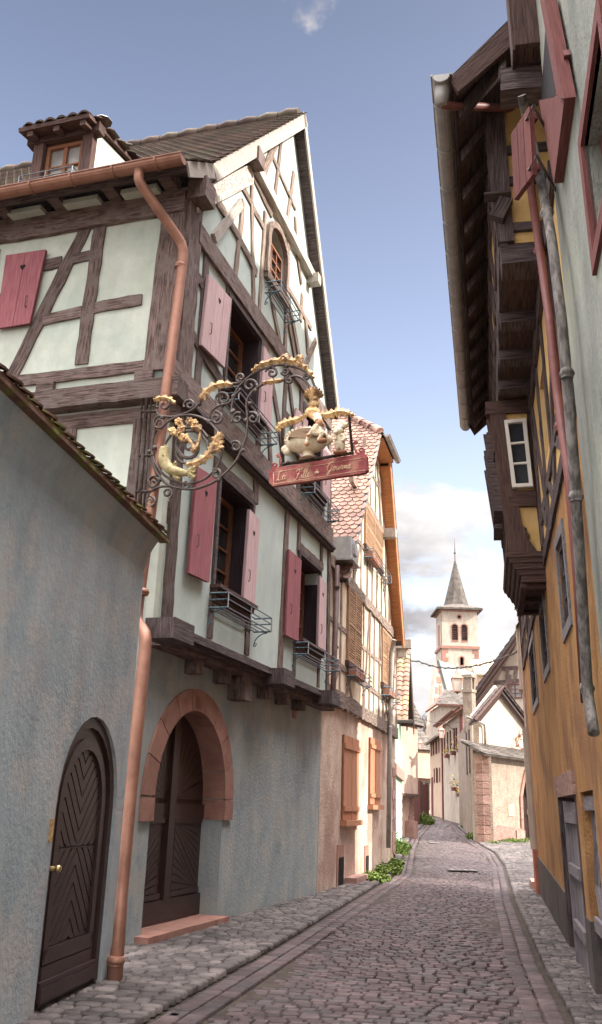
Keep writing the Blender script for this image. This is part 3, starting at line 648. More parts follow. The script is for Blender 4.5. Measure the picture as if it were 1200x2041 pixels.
# windows of the gable
def gable_window(q, sl, sr, ml, mr, rows=4, sill=True, rk=None):
    f = window(house, H, [(q[0][0]+.03, q[0][1]+.02), (q[1][0]-.03, q[1][1]+.02), (q[2][0]-.03, q[2][1]-.03), (q[3][0]+.03, q[3][1]-.03)], OW, .30, rows=rows, fw=.07, casing=None)
    mb = MB(); e_ = inset(q, -.08, -.08)
    for k in range(4): mb.poly(H, [e_[k], e_[(k+1) % 4], q[(k+1) % 4], q[k]], OW-.02, O1+.012)
    mb.build('window_casing', M['oak_grey'], f)
    shutter(f, H, qz(sl, O1+.06), O1+.02, M[ml], boards=2 if ml == 'shutter' else 3)
    if sr: shutter(f, H, qz(sr, O1+.06), O1+.02, M[mr])
    mb = MB(); z = q[0][1]; a, b = q[0][0]-.1, q[1][0]+.1
    mb.boxf(H, a, b, OW, OW+.16, z-.06, z-.01); mb.boxf(H, a+.02, b-.02, OW, OW+.11, z-.13, z-.065); mb.boxf(H, a+.04, b-.04, OW, OW+.06, z-.24, z-.135)
    mb.build('window_sill', M['oak_brown'], f)
    mb = MB(); mb.boxf(H, q[1][0]-.025, q[1][0]-.003, OW-.34, OW-.002, z+.01, q[2][1]-.01); mb.boxf(H, q[0][0]+.003, q[0][0]+.025, OW-.34, OW-.002, z+.01, q[2][1]-.01); mb.boxf(H, q[0][0]+.03, q[1][0]-.03, OW-.34, OW-.004, q[2][1]-.03, q[2][1]-.006); mb.boxf(H, q[0][0]+.03, q[1][0]-.03, OW-.34, OW-.004, z+.004, z+.02); mb.build('window_jamb', M['jamb'], f)
    if rk: rack(f, H, rk[0], rk[1], rk[2], OW+.02)
    return f
gable_window(W['a'], [(377, 1142), (417, 1161), (433, 955), (394, 930)], [(485, 1205), (507, 1224), (518, 1037), (498, 1015)], 'shutter', 'shutter_pale', rk=(-1.15, .60, 3.98))
gable_window(W['b'], [(570, 1266), (595, 1278), (601, 1117), (577, 1095)], [(634, 1300), (648, 1310), (650, 1164), (638, 1147)], 'shutter', 'shutter_pale', rk=(2.5, 4.5, 3.95))
gable_window(W['c'], [(402, 687), (448, 733), (462, 597), (417, 547)], [(518, 825), (540, 862), (545, 722), (527, 690)], 'shutter_pale', 'shutter_pale', rk=(-1.2, .5, 6.95))
gable_window(W['d'], [(585, 890), (608, 922), (614, 840), (592, 813)], [(643, 985), (658, 1003), (660, 905), (644, 880)], 'shutter_pale', 'shutter_pale', rk=(2.6, 4.3, 6.85))
f = window(house, H, [(.44, 10.1), (1.26, 10.14), (1.26, 10.82), (.44, 10.80)], OW, .05, 'frame_brown', cols=3, rows=3, fw=.04)
mb = MB()
for i in range(9):
    t0, t1 = math.pi*i/9, math.pi*(i+1)/9; mb.poly(H, [(.84+.57*math.cos(t0), 10.75+.47*math.sin(t0)), (.84+.57*math.cos(t1), 10.75+.47*math.sin(t1)), (.84+.45*math.cos(t1), 10.75+.35*math.sin(t1)), (.84+.45*math.cos(t0), 10.75+.35*math.sin(t0))], OW, O1+.05, rnd.random())
for s in (-1, 1): mb.boxf(H, .84+s*.51-.06, .84+s*.51+.06, OW, O1+.05, 10.0, 10.75)
mb.build('arched_window_frame', M['oak_light'], f)
rack(f, H, .35, 1.35, 9.62, OW+.02, m='iron_blue'); 
# moulding at the jetties
mb = MB()
for z0, z1, oo in ((3.31, 3.37, .20), (3.37, 3.43, .27), (3.43, 3.49, .22)): mb.boxf(H, -2.55, 4.86, OW-.1, OW+oo, z0, z1-.003)
for z0, z1, oo in ((6.33, 6.38, .09), (6.38, 6.43, .13)): mb.boxf(H, -2.5, 4.72, OW-.1, OW+oo, z0, z1-.003)
mb.build('jetty_moulding', M['oak_grey'], house)
for (x, y) in ((345, 1272), (560, 1368), (655, 1402)):
    u, z = H.hit(x, y, .45); mb = MB(); mb.boxf(H, u-.26, u+.28, OW+.1, OW+.46, 3.24, 3.47); mb.build('floodlight_box', M['oak_grey'], house)
for i, (x, y) in enumerate(((402, 1325), (455, 1352), (487, 1378), (540, 1388), (574, 1397), (606, 1404))):
    u, z = H.hit(x, y, .2); mb = MB(); k = .16 if i == 2 else .09
    mb.beam(H, (u, 3.32), (u, 3.32-.24-(.16 if i == 2 else 0)), k*2-.02, -.05, .12+k*.9, wob=.12, seg=.12); mb.build('beam_end', M['oak'], house)
mb = MB(); mb.boxf(H, -2.55, 4.9, -.02, OW+.12, 3.25, 3.31); mb.build('jetty_beam', M['oak'], house)
mb = MB(); mb.boxf(H, 3.05, 3.22, 0, .02, 2.95, 3.2); mb.build('ceramic_plaque', M['sandstone'], house)
# roof
R0, R1 = .32, -9.2
def RP(u, o, z): return H.P(u, o, z)
EL = (-3.22, 9.42); KL = (-2.45, 9.98)
mb = MB(); th = .13
slab(mb, [RP(EL[0], R0, EL[1]), RP(EL[0], R1, EL[1]), RP(KL[0], R1, KL[1]), RP(KL[0], R0, KL[1])], th)
slab(mb, [RP(KL[0], R0, KL[1]), RP(KL[0], R1, KL[1]), RP(AP[0], R1, AP[1]), RP(AP[0], R0, AP[1])], th)
slab(mb, [RP(4.46, R1, 9.22), RP(4.46, R0, 9.22), RP(AP[0], R0, AP[1]), RP(AP[0], R1, AP[1])], th)
roof = mb.build('roof', M['oak_grey'], house)
mb = MB(); wl = R0-R1
tiles(mb, RP(KL[0], R0, KL[1]), RP(KL[0], R1, KL[1])-RP(KL[0], R0, KL[1]), RP(AP[0], R0, AP[1])-RP(KL[0], R0, KL[1]), .17, .15, 'scale', seed=2)
tiles(mb, RP(EL[0], R0, EL[1]), RP(EL[0], R1, EL[1])-RP(EL[0], R0, EL[1]), RP(KL[0], R0, KL[1])-RP(EL[0], R0, EL[1]), .17, .15, 'scale', seed=3)
tiles(mb, RP(4.46, R1, 9.22), RP(4.46, R0-.14, 9.22)-RP(4.46, R1, 9.22), RP(AP[0], R0, AP[1])-RP(4.46, R0, 9.22), .17, .15, 'scale', seed=4)
for i in range(22):
    o = R0-.1-i*.42; mb.tube([RP(AP[0], o, AP[1]+.0), RP(AP[0], o-.22, AP[1]+.03), RP(AP[0], o-.46, AP[1]+.0)], [.12, .13, .09], 8, tint=rnd.random())
mb.build('roof_tiles', M['tile_brown'], roof)
mb = MB()
def verge(a, b, w0=.26):
    d = Vector((b[0]-a[0], b[1]-a[1])).normalized(); n = Vector((d.y, -d.x)); n = n if n.y < 0 else -n
    mb.poly(H, [a, b, (b[0]+n.x*w0, b[1]+n.y*w0), (a[0]+n.x*w0, a[1]+n.y*w0)], R0, R0+.03)
verge(EL, KL, .2); verge(KL, AP, .24); verge((4.46, 9.22), AP, .16)
mb.build('bargeboard', M['board_light'], roof)
mb = MB()     # boarded soffit under the right verge
mb.prism([RP(4.44, OW, 9.08), RP(4.44, R0, 9.08), RP(AP[0], R0, AP[1]-.22), RP(AP[0], OW, AP[1]-.22)], Vector((0, 0, .04))); mb.build('soffit', M['oak_grey'], roof)
# dormer
dz = .30; u0 = U0+dz; zr = lambda u: KL[1]+(u-KL[0])*(AP[1]-KL[1])/(AP[0]-KL[0])
DF = Fr(tuple(H.P(u0, 0, 0).xy), -H.n, -H.u)
drm = MB(); v0, v1, zt = 1.70, 2.70, 11.12
for (a, b) in ((v0, v0+.02), (v1-.02, v1)):
    drm.prism([DF.P(a, 0, zr(u0)-.1), DF.P(a, 0, zt), DF.P(a, -1.1, zt+.18), DF.P(a, -1.1, zt+.1)], DF.P(b, 0, 0)-DF.P(a, 0, 0))
dr = drm.build('dormer', M['plaster_side'], house)
mb = MB()
for v in (v0+.08, v1-.08): mb.beam(DF, (v, zr(u0)-.1), (v, zt), .17, -.1, .03, wob=.04)
mb.beam(DF, (v0-.12, zt-.02), (v1+.12, zt-.02), .17, -.1, .06, wob=.04); mb.beam(DF, (v0, zr(u0)+.05), (v1, zr(u0)+.05), .14, -.1, .04)
mb.poly(DF, [(v0+.1, zr(u0)), (v1-.1, zr(u0)), (v1-.1, zt), (v0+.1, zt)], -.5, -.45)
mb.build('dormer_frame', M['oak_brown'], dr)
window(dr, DF, [(v0+.18, zr(u0)+.12), (v1-.18, zr(u0)+.12), (v1-.18, zt-.12), (v0+.18, zt-.12)], 0, .08, curtain=True, rows=2)
mb = MB(); ra, rb = DF.P(v0-.07, .28, zt+.04), DF.P(v1+.14, .28, zt+.04); rc, rd = DF.P(v1+.14, -1.5, zt+.36), DF.P(v0-.07, -1.5, zt+.36)
slab(mb, [ra, rb, rc, rd], .07)
for v in (v0, v0+.45, v1-.1): mb.prism([DF.P(v, .24, zt-.02), DF.P(v+.1, .24, zt-.02), DF.P(v+.1, -.2, zt+.08), DF.P(v, -.2, zt+.08)], Vector((0, 0, -.1)))
mb.build('dormer_roof', M['oak_brown'], dr)
mb = MB(); tiles(mb, ra, rb-ra, rd-ra, .19, .17, 'scale', seed=8, jit=.02); tiles(mb, ra-Vector((0, 0, .02)), rb-ra, (rd-ra)*.1, .19, .17, 'pan'); mb.build('dormer_tiles', M['tile_brown'], dr)
rack(dr, DF, v0+.15, v1+.05, zr(u0)+.02, .03, d=.18, h=.2)
# copper gutter and the long copper downpipe
E0, E1 = RP(EL[0]-.10, R0+.02, EL[1]-.02), RP(EL[0]-.10, R1, EL[1]-.02)
gutter(house, (E0, E1), .10, 'copper')
def hp(x, y, o): u, z = H.hit(x, y, o); return H.P(u, o, z)
pg = E0 + (E1-E0).normalized()*.62 + Vector((0, 0, -.06))
pb = G(228, 1964)
pts = [pg, pg+Vector((0, 0, -.18)), hp(366, 490, .13), hp(362, 540, .13), hp(303, 1000, .13), hp(270, 1238, .10), at(292, 1264, 9.8), at(262, 1560, 9.5), at(241, 1775, 9.15), Vector((pb.x, pb.y, .0))]
dn = Vector((.03, 0, 1))
pipe(house, pts, .068, 'copper', 'copper_downpipe', rings=[(at(360, 530, pts[3].y), dn), (at(283, 1180, 9.95), dn), (at(231, 1915, 8.82), dn)])
# television aerial on the ridge
ae = thing('tv_aerial', 'thin metal rooftop aerial above the dormer of the left house', 'aerial', at(203, 262, 12.6))
mb = MB(); b_ = at(203, 262, 12.6); mb.tube([b_-Vector((0, 0, .6)), b_+Vector((0, 0, .2))], .022, 6)
mb.build('mast', M['iron'], ae); mb = MB()
for k in range(3): mb.tube([b_+Vector((-.30+.1*k, .1*k, .16-.05*k)), b_+Vector((.26+.1*k, .3, .10-.05*k))], .010, 5)
mb.tube([b_+Vector((0, 0, .2)), b_+Vector((0, 0, .23)), b_+Vector((0, 0, .28))], [.16, .14, .02], 8); mb.build('antenna_rods', M['iron'], ae)

# ------------------------------------------------------------ garden wall with its arched door
g0, g1 = G(60, 2041), G(215, 1960)
GW = Fr((g0.x, g0.y), (g1.x-g0.x, g1.y-g0.y))
gwall = thing('garden_wall', 'high blue-grey rendered garden wall with mossy tile coping and arched chevron door', 'wall', GW.P(.7, 0, 0))
dc, dr_, dsp = .72, .68, 1.46
dop = [(dc-dr_, .02)] + [(dc+dr_*math.cos(t), dsp+dr_*1.1*math.sin(t)) for t in [math.pi-math.pi*i/14 for i in range(15)]] + [(dc+dr_, .02)]
mb = MB(); mb.wall(GW, [(-9, -.1), (dc-dr_, -.1)] + dop + [(dc+dr_, -.1), (1.62, -.1), (1.60, 4.0), (-9, 4.0)], thick=.35)
n_ = 10
for i in range(n_):   # flared top
    pass
mb.build('wall_face', M['plaster_garden'], gwall)
mb = MB(); A_ = [(1.60, z, o) for z, o in ((3.72, 0), (3.86, .03), (3.96, .08), (4.04, .13))]
for (u, z, o), (u2, z2, o2) in zip(A_, A_[1:]): mb.face([GW.P(-9, o, z), GW.P(1.60, o, z), GW.P(1.60, o2, z2), GW.P(-9, o2, z2)], [(-9, z), (1.60, z), (1.60, z2), (-9, z2)], smooth=True)
mb.face([GW.P(1.60, -.35, 3.8)] + [GW.P(u, o, z) for u, z, o in A_] + [GW.P(1.60, -.35, 4.12)]); mb.face([GW.P(-9, .13, 4.04), GW.P(1.60, .13, 4.04), GW.P(1.60, -.35, 4.10), GW.P(-9, -.35, 4.10)])
mb.build('coved_cornice', M['plaster_garden'], gwall)
mb = MB(); pa, pb2, ps = GW.P(1.66, .20, 4.10), GW.P(-9, .20, 4.10), GW.P(1.66, -.40, 4.36)
slab(mb, [pa, pb2, pb2+(ps-pa), ps], .05); tiles(mb, pa, pb2-pa, ps-pa, .19, .19, 'scale', seed=12, jit=.03)
mb.boxf(GW, -9, 1.72, .10, .20, 4.045, 4.075); mb.build('coping_tiles', mat('mossy_coping_tile', (.11, .055, .04), (.22, .12, .08), scale=3, bump=.7, bscale=18, tintamt=.35, c2=(.16, .16, .04), c2s=5), gwall)
def arched(fr, cx_, r, sp, z0, k=1.1, n=14): return [(cx_-r, z0)] + [(cx_+r*math.cos(t), sp+r*k*math.sin(t)) for t in [math.pi-math.pi*i/n for i in range(n+1)]] + [(cx_+r, z0)]
mb = MB(); mb.wall(GW, arched(GW, dc, dr_+.02, dsp, .02), [arched(GW, dc, dr_-.07, dsp, .1)][:0], o=-.10, thick=.05)
for i, (r_, oo) in enumerate(((dr_, -.03), (dr_-.08, -.06))):
    A1 = arched(GW, dc, r_, dsp, .06); B1 = arched(GW, dc, r_-.085, dsp, .06)
    for k in range(len(A1)-1): mb.poly(GW, [A1[k], A1[k+1], B1[k+1], B1[k]][::-1], -.10, oo, .4)
door = mb.build('arched_door', M['door'], gwall)
A1 = arched(GW, dc, dr_-.165, dsp, .34); B1 = arched(GW, dc, dr_-.25, dsp, .45); mb = MB()
for k in range(len(A1)-1): mb.poly(GW, [A1[k], A1[k+1], B1[k+1], B1[k]][::-1], -.099, -.045, .4)
mb.boxf(GW, dc-dr_+.165, dc+dr_-.165, -.099, -.045, .34, .45); mb.boxf(GW, dc-dr_+.17, dc+dr_-.17, -.099, -.045, .06, .33)
mb.boxf(GW, dc-dr_+.10, dc+dr_-.10, -.05, .0, .10, .20); mb.boxf(GW, dc-dr_+.10, dc+dr_-.10, -.05, -.015, .205, .235)
mb.build('door_stile', M['door'], door)
mb = MB(); ri = dr_-.25                                             # chevron boards: V above the middle, inverted V below
topz = lambda u: dsp + 1.1*math.sqrt(max(1e-4, ri*ri-(u-dc)**2))
for s in (-1, 1):
    for half in (0, 1):
        for k in range(-6, 16):
            h = .108; st = .135
            if half: a0 = 1.16+k*st; a1 = a0+.46; lo, hi = 1.165, 9
            else: a0 = 1.16-k*st; a1 = a0-.46; lo, hi = .455, 1.155
            pts = []
            NS = 6
            low = []; upp = []
            for i in range(NS+1):
                t = i/NS; u = dc+s*ri*t*.98; zb = a0+(a1-a0)*t; zt_ = zb+h; H_ = min(hi, topz(u))
                low.append((u, min(H_, max(lo, zb)))); upp.append((u, min(H_, max(lo, zt_))))
            if sum(q[1]-p[1] for p, q in zip(low, upp)) < .03: continue
            for i in range(NS):
                if upp[i][1]-low[i][1]+upp[i+1][1]-low[i+1][1] > .01: mb.poly(GW, [low[i], low[i+1], upp[i+1], upp[i]] if s > 0 else [low[i+1], low[i], upp[i], upp[i+1]], -.099, -.066, (k*.37) % 1)
mb.build('chevron_boards', M['door'], door)
mb = MB(); c = GW.P(dc-dr_+.14, -.02, 1.02); mb.tube([GW.P(dc-dr_+.14, -.06, 1.02), GW.P(dc-dr_+.14, .01, 1.02)], .018, 8); mb.ball(c+Vector((GW.n.x, GW.n.y, 0))*.03, .03); mb.build('door_knob', mat('brass', (.5, .36, .16), (.6, .45, .22), scale=5, bump=0, rough=.3, metal=.8), door)
mb = MB(); mb.boxf(GW, -.045, -.005, .0, .02, 1.22, 1.38); mb.build('bell_plate', M['gold'], gwall)
# ------------------------------------------------------------ cream half-timbered house beyond it, half-hipped scale-tile roof
_a, _b = G(632, 1785), G(790, 1725)
H2 = Fr((_a.x, _a.y), (_b.x-_a.x, _b.y-_a.y))
h2 = thing('timber_framed_house', 'narrow cream half-timbered house with orange-brown shutters and half-hipped scalloped tile roof', 'house', H2.P(5, 0, 0))
def q2(pts, o=0.0): return H2.hits(pts, o)
w1 = [(1.75, 1.22), (3.62, 1.20), (3.60, 2.82), (1.78, 2.86)]
w1 = q2([(679, 1634), (710, 1633), (712, 1474), (682, 1466)]); w2 = q2([(734, 1603), (754, 1603), (755, 1479), (734, 1468)])
w3 = q2([(685, 1312), (712, 1340), (713, 1198), (687, 1162)]); w4 = q2([(755, 1362), (772, 1369), (774, 1272), (756, 1250)])
w5 = q2([(720, 1093), (755, 1126), (755, 1055), (722, 1009)])
for nm in ('w1', 'w2', 'w3', 'w4', 'w5'):
    q = globals()[nm]; u0 = (q[0][0]+q[3][0])/2; u1 = (q[1][0]+q[2][0])/2; z0 = (q[0][1]+q[1][1])/2; z1 = (q[2][1]+q[3][1])/2; globals()[nm] = [(u0, z0), (u1, z0), (u1, z1), (u0, z1)]
AX, AZ = 5.37, 12.06; LE, RE = (.45, 5.87), (8.8, 5.87)
mb = MB(); mb.wall(H2, [(-.05, -.1), (9.2, -.1), (9.2, 3.45), (-.02, 3.6)], [w1, w2], thick=.3); mb.build('ground_floor_wall', M['plaster_pink'], h2)
mb = MB(); mb.wall(H2, [(0, 3.45), (9.2, 3.45), (9.1, 6.0), (8.44, 6.52), (6.3, 10.8), (4.4, 10.8), (.9, 6.4), (.0, 6.3)], [w3, w4, w5], o=.05, thick=.3)
mb.boxf(H2, 8.95, 9.15, -6, -.27, 0, 6); mb.boxf(H2, 0.05, 9.0, -6.2, -6, 0, 6); mb.boxf(H2, .05, .25, -6, -.27, 3.3, 6.1)
mb.build('upper_wall', M['plaster_cream'], h2)
D = MB()
for q in (w1, w2, w3, w4, w5): D.poly(H2, sq(q, 1.2), -.62, -.6)
D.build('unlit_interior', M['dark'], h2)
T = MB(); o1 = .075
def tb(a, b, w_, px=True, oo=o1):
    if px: T.beam(H2, H2.hit(a[0], a[1], oo), H2.hit(b[0], b[1], oo), w_, 0, oo+rnd.uniform(-.005, .005), wob=.16)
    else: T.beam(H2, a, b, w_, 0, oo+rnd.uniform(-.005, .005), wob=.16)
tb((.0, 6.25), (8.7, 6.25), .24, False, .11); tb((0, 3.62), (9.15, 3.55), .30, False, .11); tb((2.2, 8.75), (7.3, 8.75), .17, False, .10); tb((0, 4.30), (9.1, 4.25), .12, False)
for u in (.15, .62, 1.32, 3.95, 4.7, 5.35, 6.1, 6.75, 8.1, 9.05): tb((u, 3.7), (u+rnd.uniform(-.06, .06), 6.15), .13, False)
for u in (1.4, 1.9, 2.6, 3.5, 4.3, 5.0, 5.7, 6.4, 7.1, 7.7): tb((u, 6.35), (u+rnd.uniform(-.06, .06), min(8.7, 6.3+(u-.75)*1.2)), .12, False)
for u in (3.2, 3.9, 4.7, 5.4, 6.1, 6.7): tb((u, 8.8), (u, min(10.75, 8.8+(u-2.6)*1.25)), .11, False)
for a, b in (((4.0, 3.7), (4.65, 6.1)), ((6.2, 6.1), (6.8, 3.8)), ((.7, 3.75), (1.3, 4.4)), ((1.9, 3.7), (2.6, 4.35)), ((2.7, 3.7), (2.0, 4.35)), ((7.3, 6.3), (6.5, 8.0)), ((2.5, 6.3), (3.3, 7.4)), ((6.9, 3.7), (7.6, 4.3)), ((7.7, 3.75), (7.0, 4.3)), ((8.3, 3.8), (8.9, 6.0)), ((4.2, 8.8), (4.9, 10.5)), ((6.3, 8.8), (5.6, 10.4))): tb(a, b, .12, False)
for z in (5.1, 7.5, 9.8): tb((max(.1, (z-5.6)*.8+.3), z), (min(9, 9.5-max(0, z-6.3)*.56), z+.03), .09, False)
T.build('timber_frame', M['oak_light'], h2)
def closed(q, m, battens=True, louv=False, name='shutter'):
    mb = MB(); mb2 = [q[0], ((q[0][0]+q[1][0])/2-.015, q[0][1]), ((q[3][0]+q[2][0])/2-.015, q[3][1]), q[3]]; mb3 = [((q[0][0]+q[1][0])/2+.015, q[0][1]), q[1], q[2], ((q[3][0]+q[2][0])/2+.015, q[3][1])]
    fr_ = window(h2, H2, q, .0, .12, 'frame_brown')
    for hq in (mb2, mb3):
        if not louv: shutter(fr_, H2, hq, .01, M[m], heart=False, boards=2, battens=battens)
        else:
            s = MB(); (a, z0), (b, _), (_, z1), _ = hq; fwd = .05
            s.boxf(H2, a, a+fwd, .06, .11, z0, z1); s.boxf(H2, b-fwd, b, .06, .11, z0, z1)
            for zz in (z0, (z0+z1)/2-.03, z1-.06): s.boxf(H2, a+fwd, b-fwd, .06, .108, zz, zz+.06)
            k = z0+.08
            while k < z1-.08:
                s.poly(H2, [(a+fwd, k), (b-fwd, k), (b-fwd, k+.03), (a+fwd, k+.03)], .065, .10, rnd.random()); k += .055
            s.build('louvred_shutter', M[m], fr_)
    s = MB(); s.boxf(H2, q[0][0]-.08, q[1][0]+.08, .0, .14, q[0][1]-.12, q[0][1]-.01); s.build('window_sill', M['oak_brown' if m == 'shutter_tan' else m], fr_)
    return fr_
closed(w1, 'shutter_orange'); closed(w2, 'shutter_orange')
f3 = closed(w3, 'shutter_tan', louv=True); f4 = closed(w4, 'shutter_tan', louv=True); f5 = closed(w5, 'shutter_tan', louv=True)
for f_, q in ((f3, w3), (f4, w4), (f5, w5)):
    rack(f_, H2, q[0][0]-.05, q[1][0]+.25, q[0][1]-.34, .07, d=.24, h=.2, m='iron_grey')
    pl = MB()
    for k in range(2): u = q[0][0]+.05+k*.55; pl.boxf(H2, u, u+.5, .10, .27, q[0][1]-.32, q[0][1]-.16, rnd.random()); 
    pl.build('planter', M['terracotta'], f_)
# roof
v = .34; bk = -7.5; HB = -1.25
def Q(u, o, z): return H2.P(u, o, z)
TL, TR = (4.35, 10.78), (6.08, 10.78); RI = (AX, AZ)
le = (TL[0]-(TL[1]-5.95)/1.26, 5.95)
re = (TR[0]+(TR[1]-6.0)/1.807, 6.0)
rf = MB(); slab(rf, [Q(le[0], v, le[1]), Q(le[0], bk, le[1]), Q(*(RI[0], bk, RI[1])), Q(RI[0], HB, RI[1]), Q(TL[0], v, TL[1])], .10)
slab(rf, [Q(re[0], bk, re[1]), Q(re[0], v, re[1]), Q(TR[0], v, TR[1]), Q(RI[0], HB, RI[1]), Q(RI[0], bk, RI[1])], .10)
rf.prism([Q(TL[0]-.05, v+.12, TL[1]-.12), Q(TR[0]+.05, v+.12, TR[1]-.12), Q(RI[0], HB, RI[1]-.05)], Vector((0, 0, .06)))
roof2 = rf.build('roof', M['oak_grey'], h2)
tt = MB(); a0 = Q(le[0], bk, le[1]); A_ = Q(le[0], v, le[1])-a0; S_ = Q(RI[0], bk, RI[1])-a0; sl = S_.length; st = math.hypot(TL[0]-le[0], TL[1]-le[1]); al = A_.length
def clipL(x, y): return True if y < st else x < al-(v-HB)*(y-st)/(sl-st)
tiles(tt, a0, A_, S_, .18, .16, 'scale', clip=clipL, seed=21)
tiles(tt, Q(re[0], v, re[1]), Q(re[0], bk, re[1])-Q(re[0], v, re[1]), Q(RI[0], v, RI[1])-Q(re[0], v, re[1]), .2, .18, 'scale', clip=lambda x, y: x > 0 if y < 5.5 else x > 1.6*(y-5.5)/1.5, seed=22)
p0 = Q(TL[0], v+.12, TL[1]-.1); tiles(tt, p0, Q(TR[0], v+.12, TR[1]-.1)-p0, Q(TL[0], HB, RI[1])-p0, .18, .16, 'scale', clip=lambda x, y: abs(x-.86) < .9*(1-y/2.0)+.05, seed=23)
def ridge(pa, pb, r=.12):
    pa, pb = Vector(pa), Vector(pb); d = pb-pa; n = max(1, int(d.length/.36)); 
    for i in range(n): tt.tube([pa+d*(i/n), pa+d*((i+.5)/n)+Vector((0, 0, .02)), pa+d*((i+1.12)/n)], [r*1.1, r*.98, r*.8], 8, tint=rnd.random())
ridge(Q(TL[0], v, TL[1]), Q(RI[0], HB, RI[1])); ridge(Q(TR[0], v, TR[1]), Q(RI[0], HB, RI[1])); ridge(Q(RI[0], HB, RI[1]), Q(RI[0], bk, RI[1]))
tt.build('roof_tiles', M['tile_red'], roof2)
mb = MB(); d = Vector((TL[0]-le[0], TL[1]-le[1])).normalized(); n_ = Vector((d.y, -d.x))*.13
mb.poly(H2, [le, TL, (TL[0]+n_.x, TL[1]+n_.y), (le[0]+n_.x, le[1]+n_.y)], v, v+.03); mb.build('verge_flashing', M['zinc'], roof2)
mb = MB(); d = Vector((TR[0]-re[0], TR[1]-re[1])).normalized(); n_ = Vector((-d.y, d.x))*.24
mb.prism([Q(re[0]+n_.x*.4, .05, re[1]+n_.y*.4-.0), Q(re[0]+n_.x*.4, v+.01, re[1]+n_.y*.4), Q(TR[0]+n_.x*.4, v+.01, TR[1]+n_.y*.4-.3), Q(TR[0]+n_.x*.4, .05, TR[1]+n_.y*.4-.3)], Vector((0, 0, .03)))
mb.poly(H2, [re, TR, (TR[0]+n_.x, TR[1]+n_.y-.0), (re[0]+n_.x, re[1]+n_.y)], v-.03, v+.02)
mb.build('orange_soffit_boards', M['board_orange'], roof2)
mb = MB(); mb.poly(H2, [(re[0]+.03, re[1]), (re[0]+.07, re[1]), (TR[0]+.07, TR[1]), (TR[0]+.03, TR[1])], v-.02, v+.035); mb.build('verge_flashing', M['zinc'], roof2)
gutter(h2, (Q(TL[0]-.1, v+.2, TL[1]-.12), Q(TR[0]+.12, v+.2, TR[1]-.12)), .075, 'zinc')
mb = MB(); mb.boxf(H2, 6.55, 6.8, .0, .42, 8.6, 8.85); mb.build('purlin_end', M['board_light'], h2)
mb = MB(); mb.boxf(H2, TR[0]-1.7, TR[0]-.05, .05, v+.1, 10.55, 10.62); mb.build('hip_soffit', M['board_orange'], h2)
# brown downpipe against the big house, grey one at the far corner
p = lambda x, y, o=.16: (lambda uz: H2.P(uz[0], o, uz[1]))(H2.hit(x, y, o))
pipe(h2, [p(664, 1395), p(664, 1380), p(673, 1128)], .055, 'pipe_brown', rings=[(p(668, 1290), (0, 0, 1)), (p(671, 1170), (0, 0, 1))])
mb = MB(); u, z = H2.hit(675, 1098, .1); mb.boxf(H2, u-.30, u+.35, .0, .42, z-.24, z+.22); mb.boxf(H2, u-.36, u+.42, -.02, .48, z-.29, z-.25); mb.boxf(H2, u-.1, u+.2, .42, .47, z-.1, z+.12)
mb.build('metal_floodlight', M['zinc'], h2)
pipe(h2, [p(786, 1275, .3), p(780, 1300, .2), p(777, 1460), p(774, 1690)], .06, 'zinc', rings=[(p(777, 1450), (0, 0, 1)), (p(776, 1560), (0, 0, 1))])
mb = MB(); mb.boxf(H2, 9.0, 9.25, -.2, .5, 5.95, 6.2); mb.boxf(H2, 9.05, 9.2, -.2, .35, 5.7, 5.95); mb.build('eaves_bracket', M['board_light'], h2)
# cellar vents, sandstone quoins, stone block
for (x, y, a, b) in ((679, 1730, .22, .34), (731, 1722, .14, .30)):
    u, z = H2.hit(x, y, .02); mb = MB(); mb.boxf(H2, u-a-.1, u+a+.1, 0, .02, z-b-.05, z+b+.1); q = mb.build('cellar_vent', M['sandstone'], h2)
    mb = MB()
    for k in range(4): mb.tube([H2.P(u-a+.04+2*a*k/3.5, .035, z-b), H2.P(u-a+.04+2*a*k/3.5, .035, z+b*.6)], .012, 5)
    mb.boxf(H2, u-a+.02, u+a, .020, .024, z-b, z+b*.5); mb.build('iron_grille', M['dark'], q)
mb = MB(); z = .1
for k in range(9):
    h = rnd.uniform(.22, .36); mb.boxf(H2, 9.2-rnd.uniform(.22, .5), 9.22, -.05, .02, z, z+h-.02, rnd.random()); z += h
mb.build('corner_stones', M['stone'], h2)
for (x, y) in ((712, 1757), (0, 0))[:1]:
    u, z = H2.hit(x, y, .2); mb = MB(); mb.boxf(H2, u-.4, u+.9, .02, .26, -.02, .16); mb.build('stone_step', M['stone'], h2)
# ------------------------------------------------------------ the far end of the lane
def ff(p, q, right=True):
    u = Vector((q[0]-p[0], q[1]-p[1])); n = Vector((u.y, -u.x)) if right else Vector((-u.y, u.x)); return Fr((p[0], p[1]), u, n), u.length
def fw(parent, fr, u0, u1, z0, z1, mf='frame_white', sh=None, cols=2, rows=3, name='window', curtain=False, depth=.1, half=None, frame=None):
    q = [(u0, z0), (u1, z0), (u1, z1), (u0, z1)]
    f = window(parent, fr, q, 0, -.03 if depth is None else depth, mf, cols=cols, rows=rows, fw=.05, curtain=curtain, casing=frame, cw=.12)
    if sh:
        w_ = half or (u1-u0)/2
        for a, b in ((u0-w_, u0-.02), (u1+.02, u1+w_)): shutter(f, fr, [(a, z0), (b, z0), (b, z1), (a, z1)], .02, M[sh], heart=False, boards=2)
    return f
def uv_px(fr, x, y, o=0): return fr.hit(x, y, o)

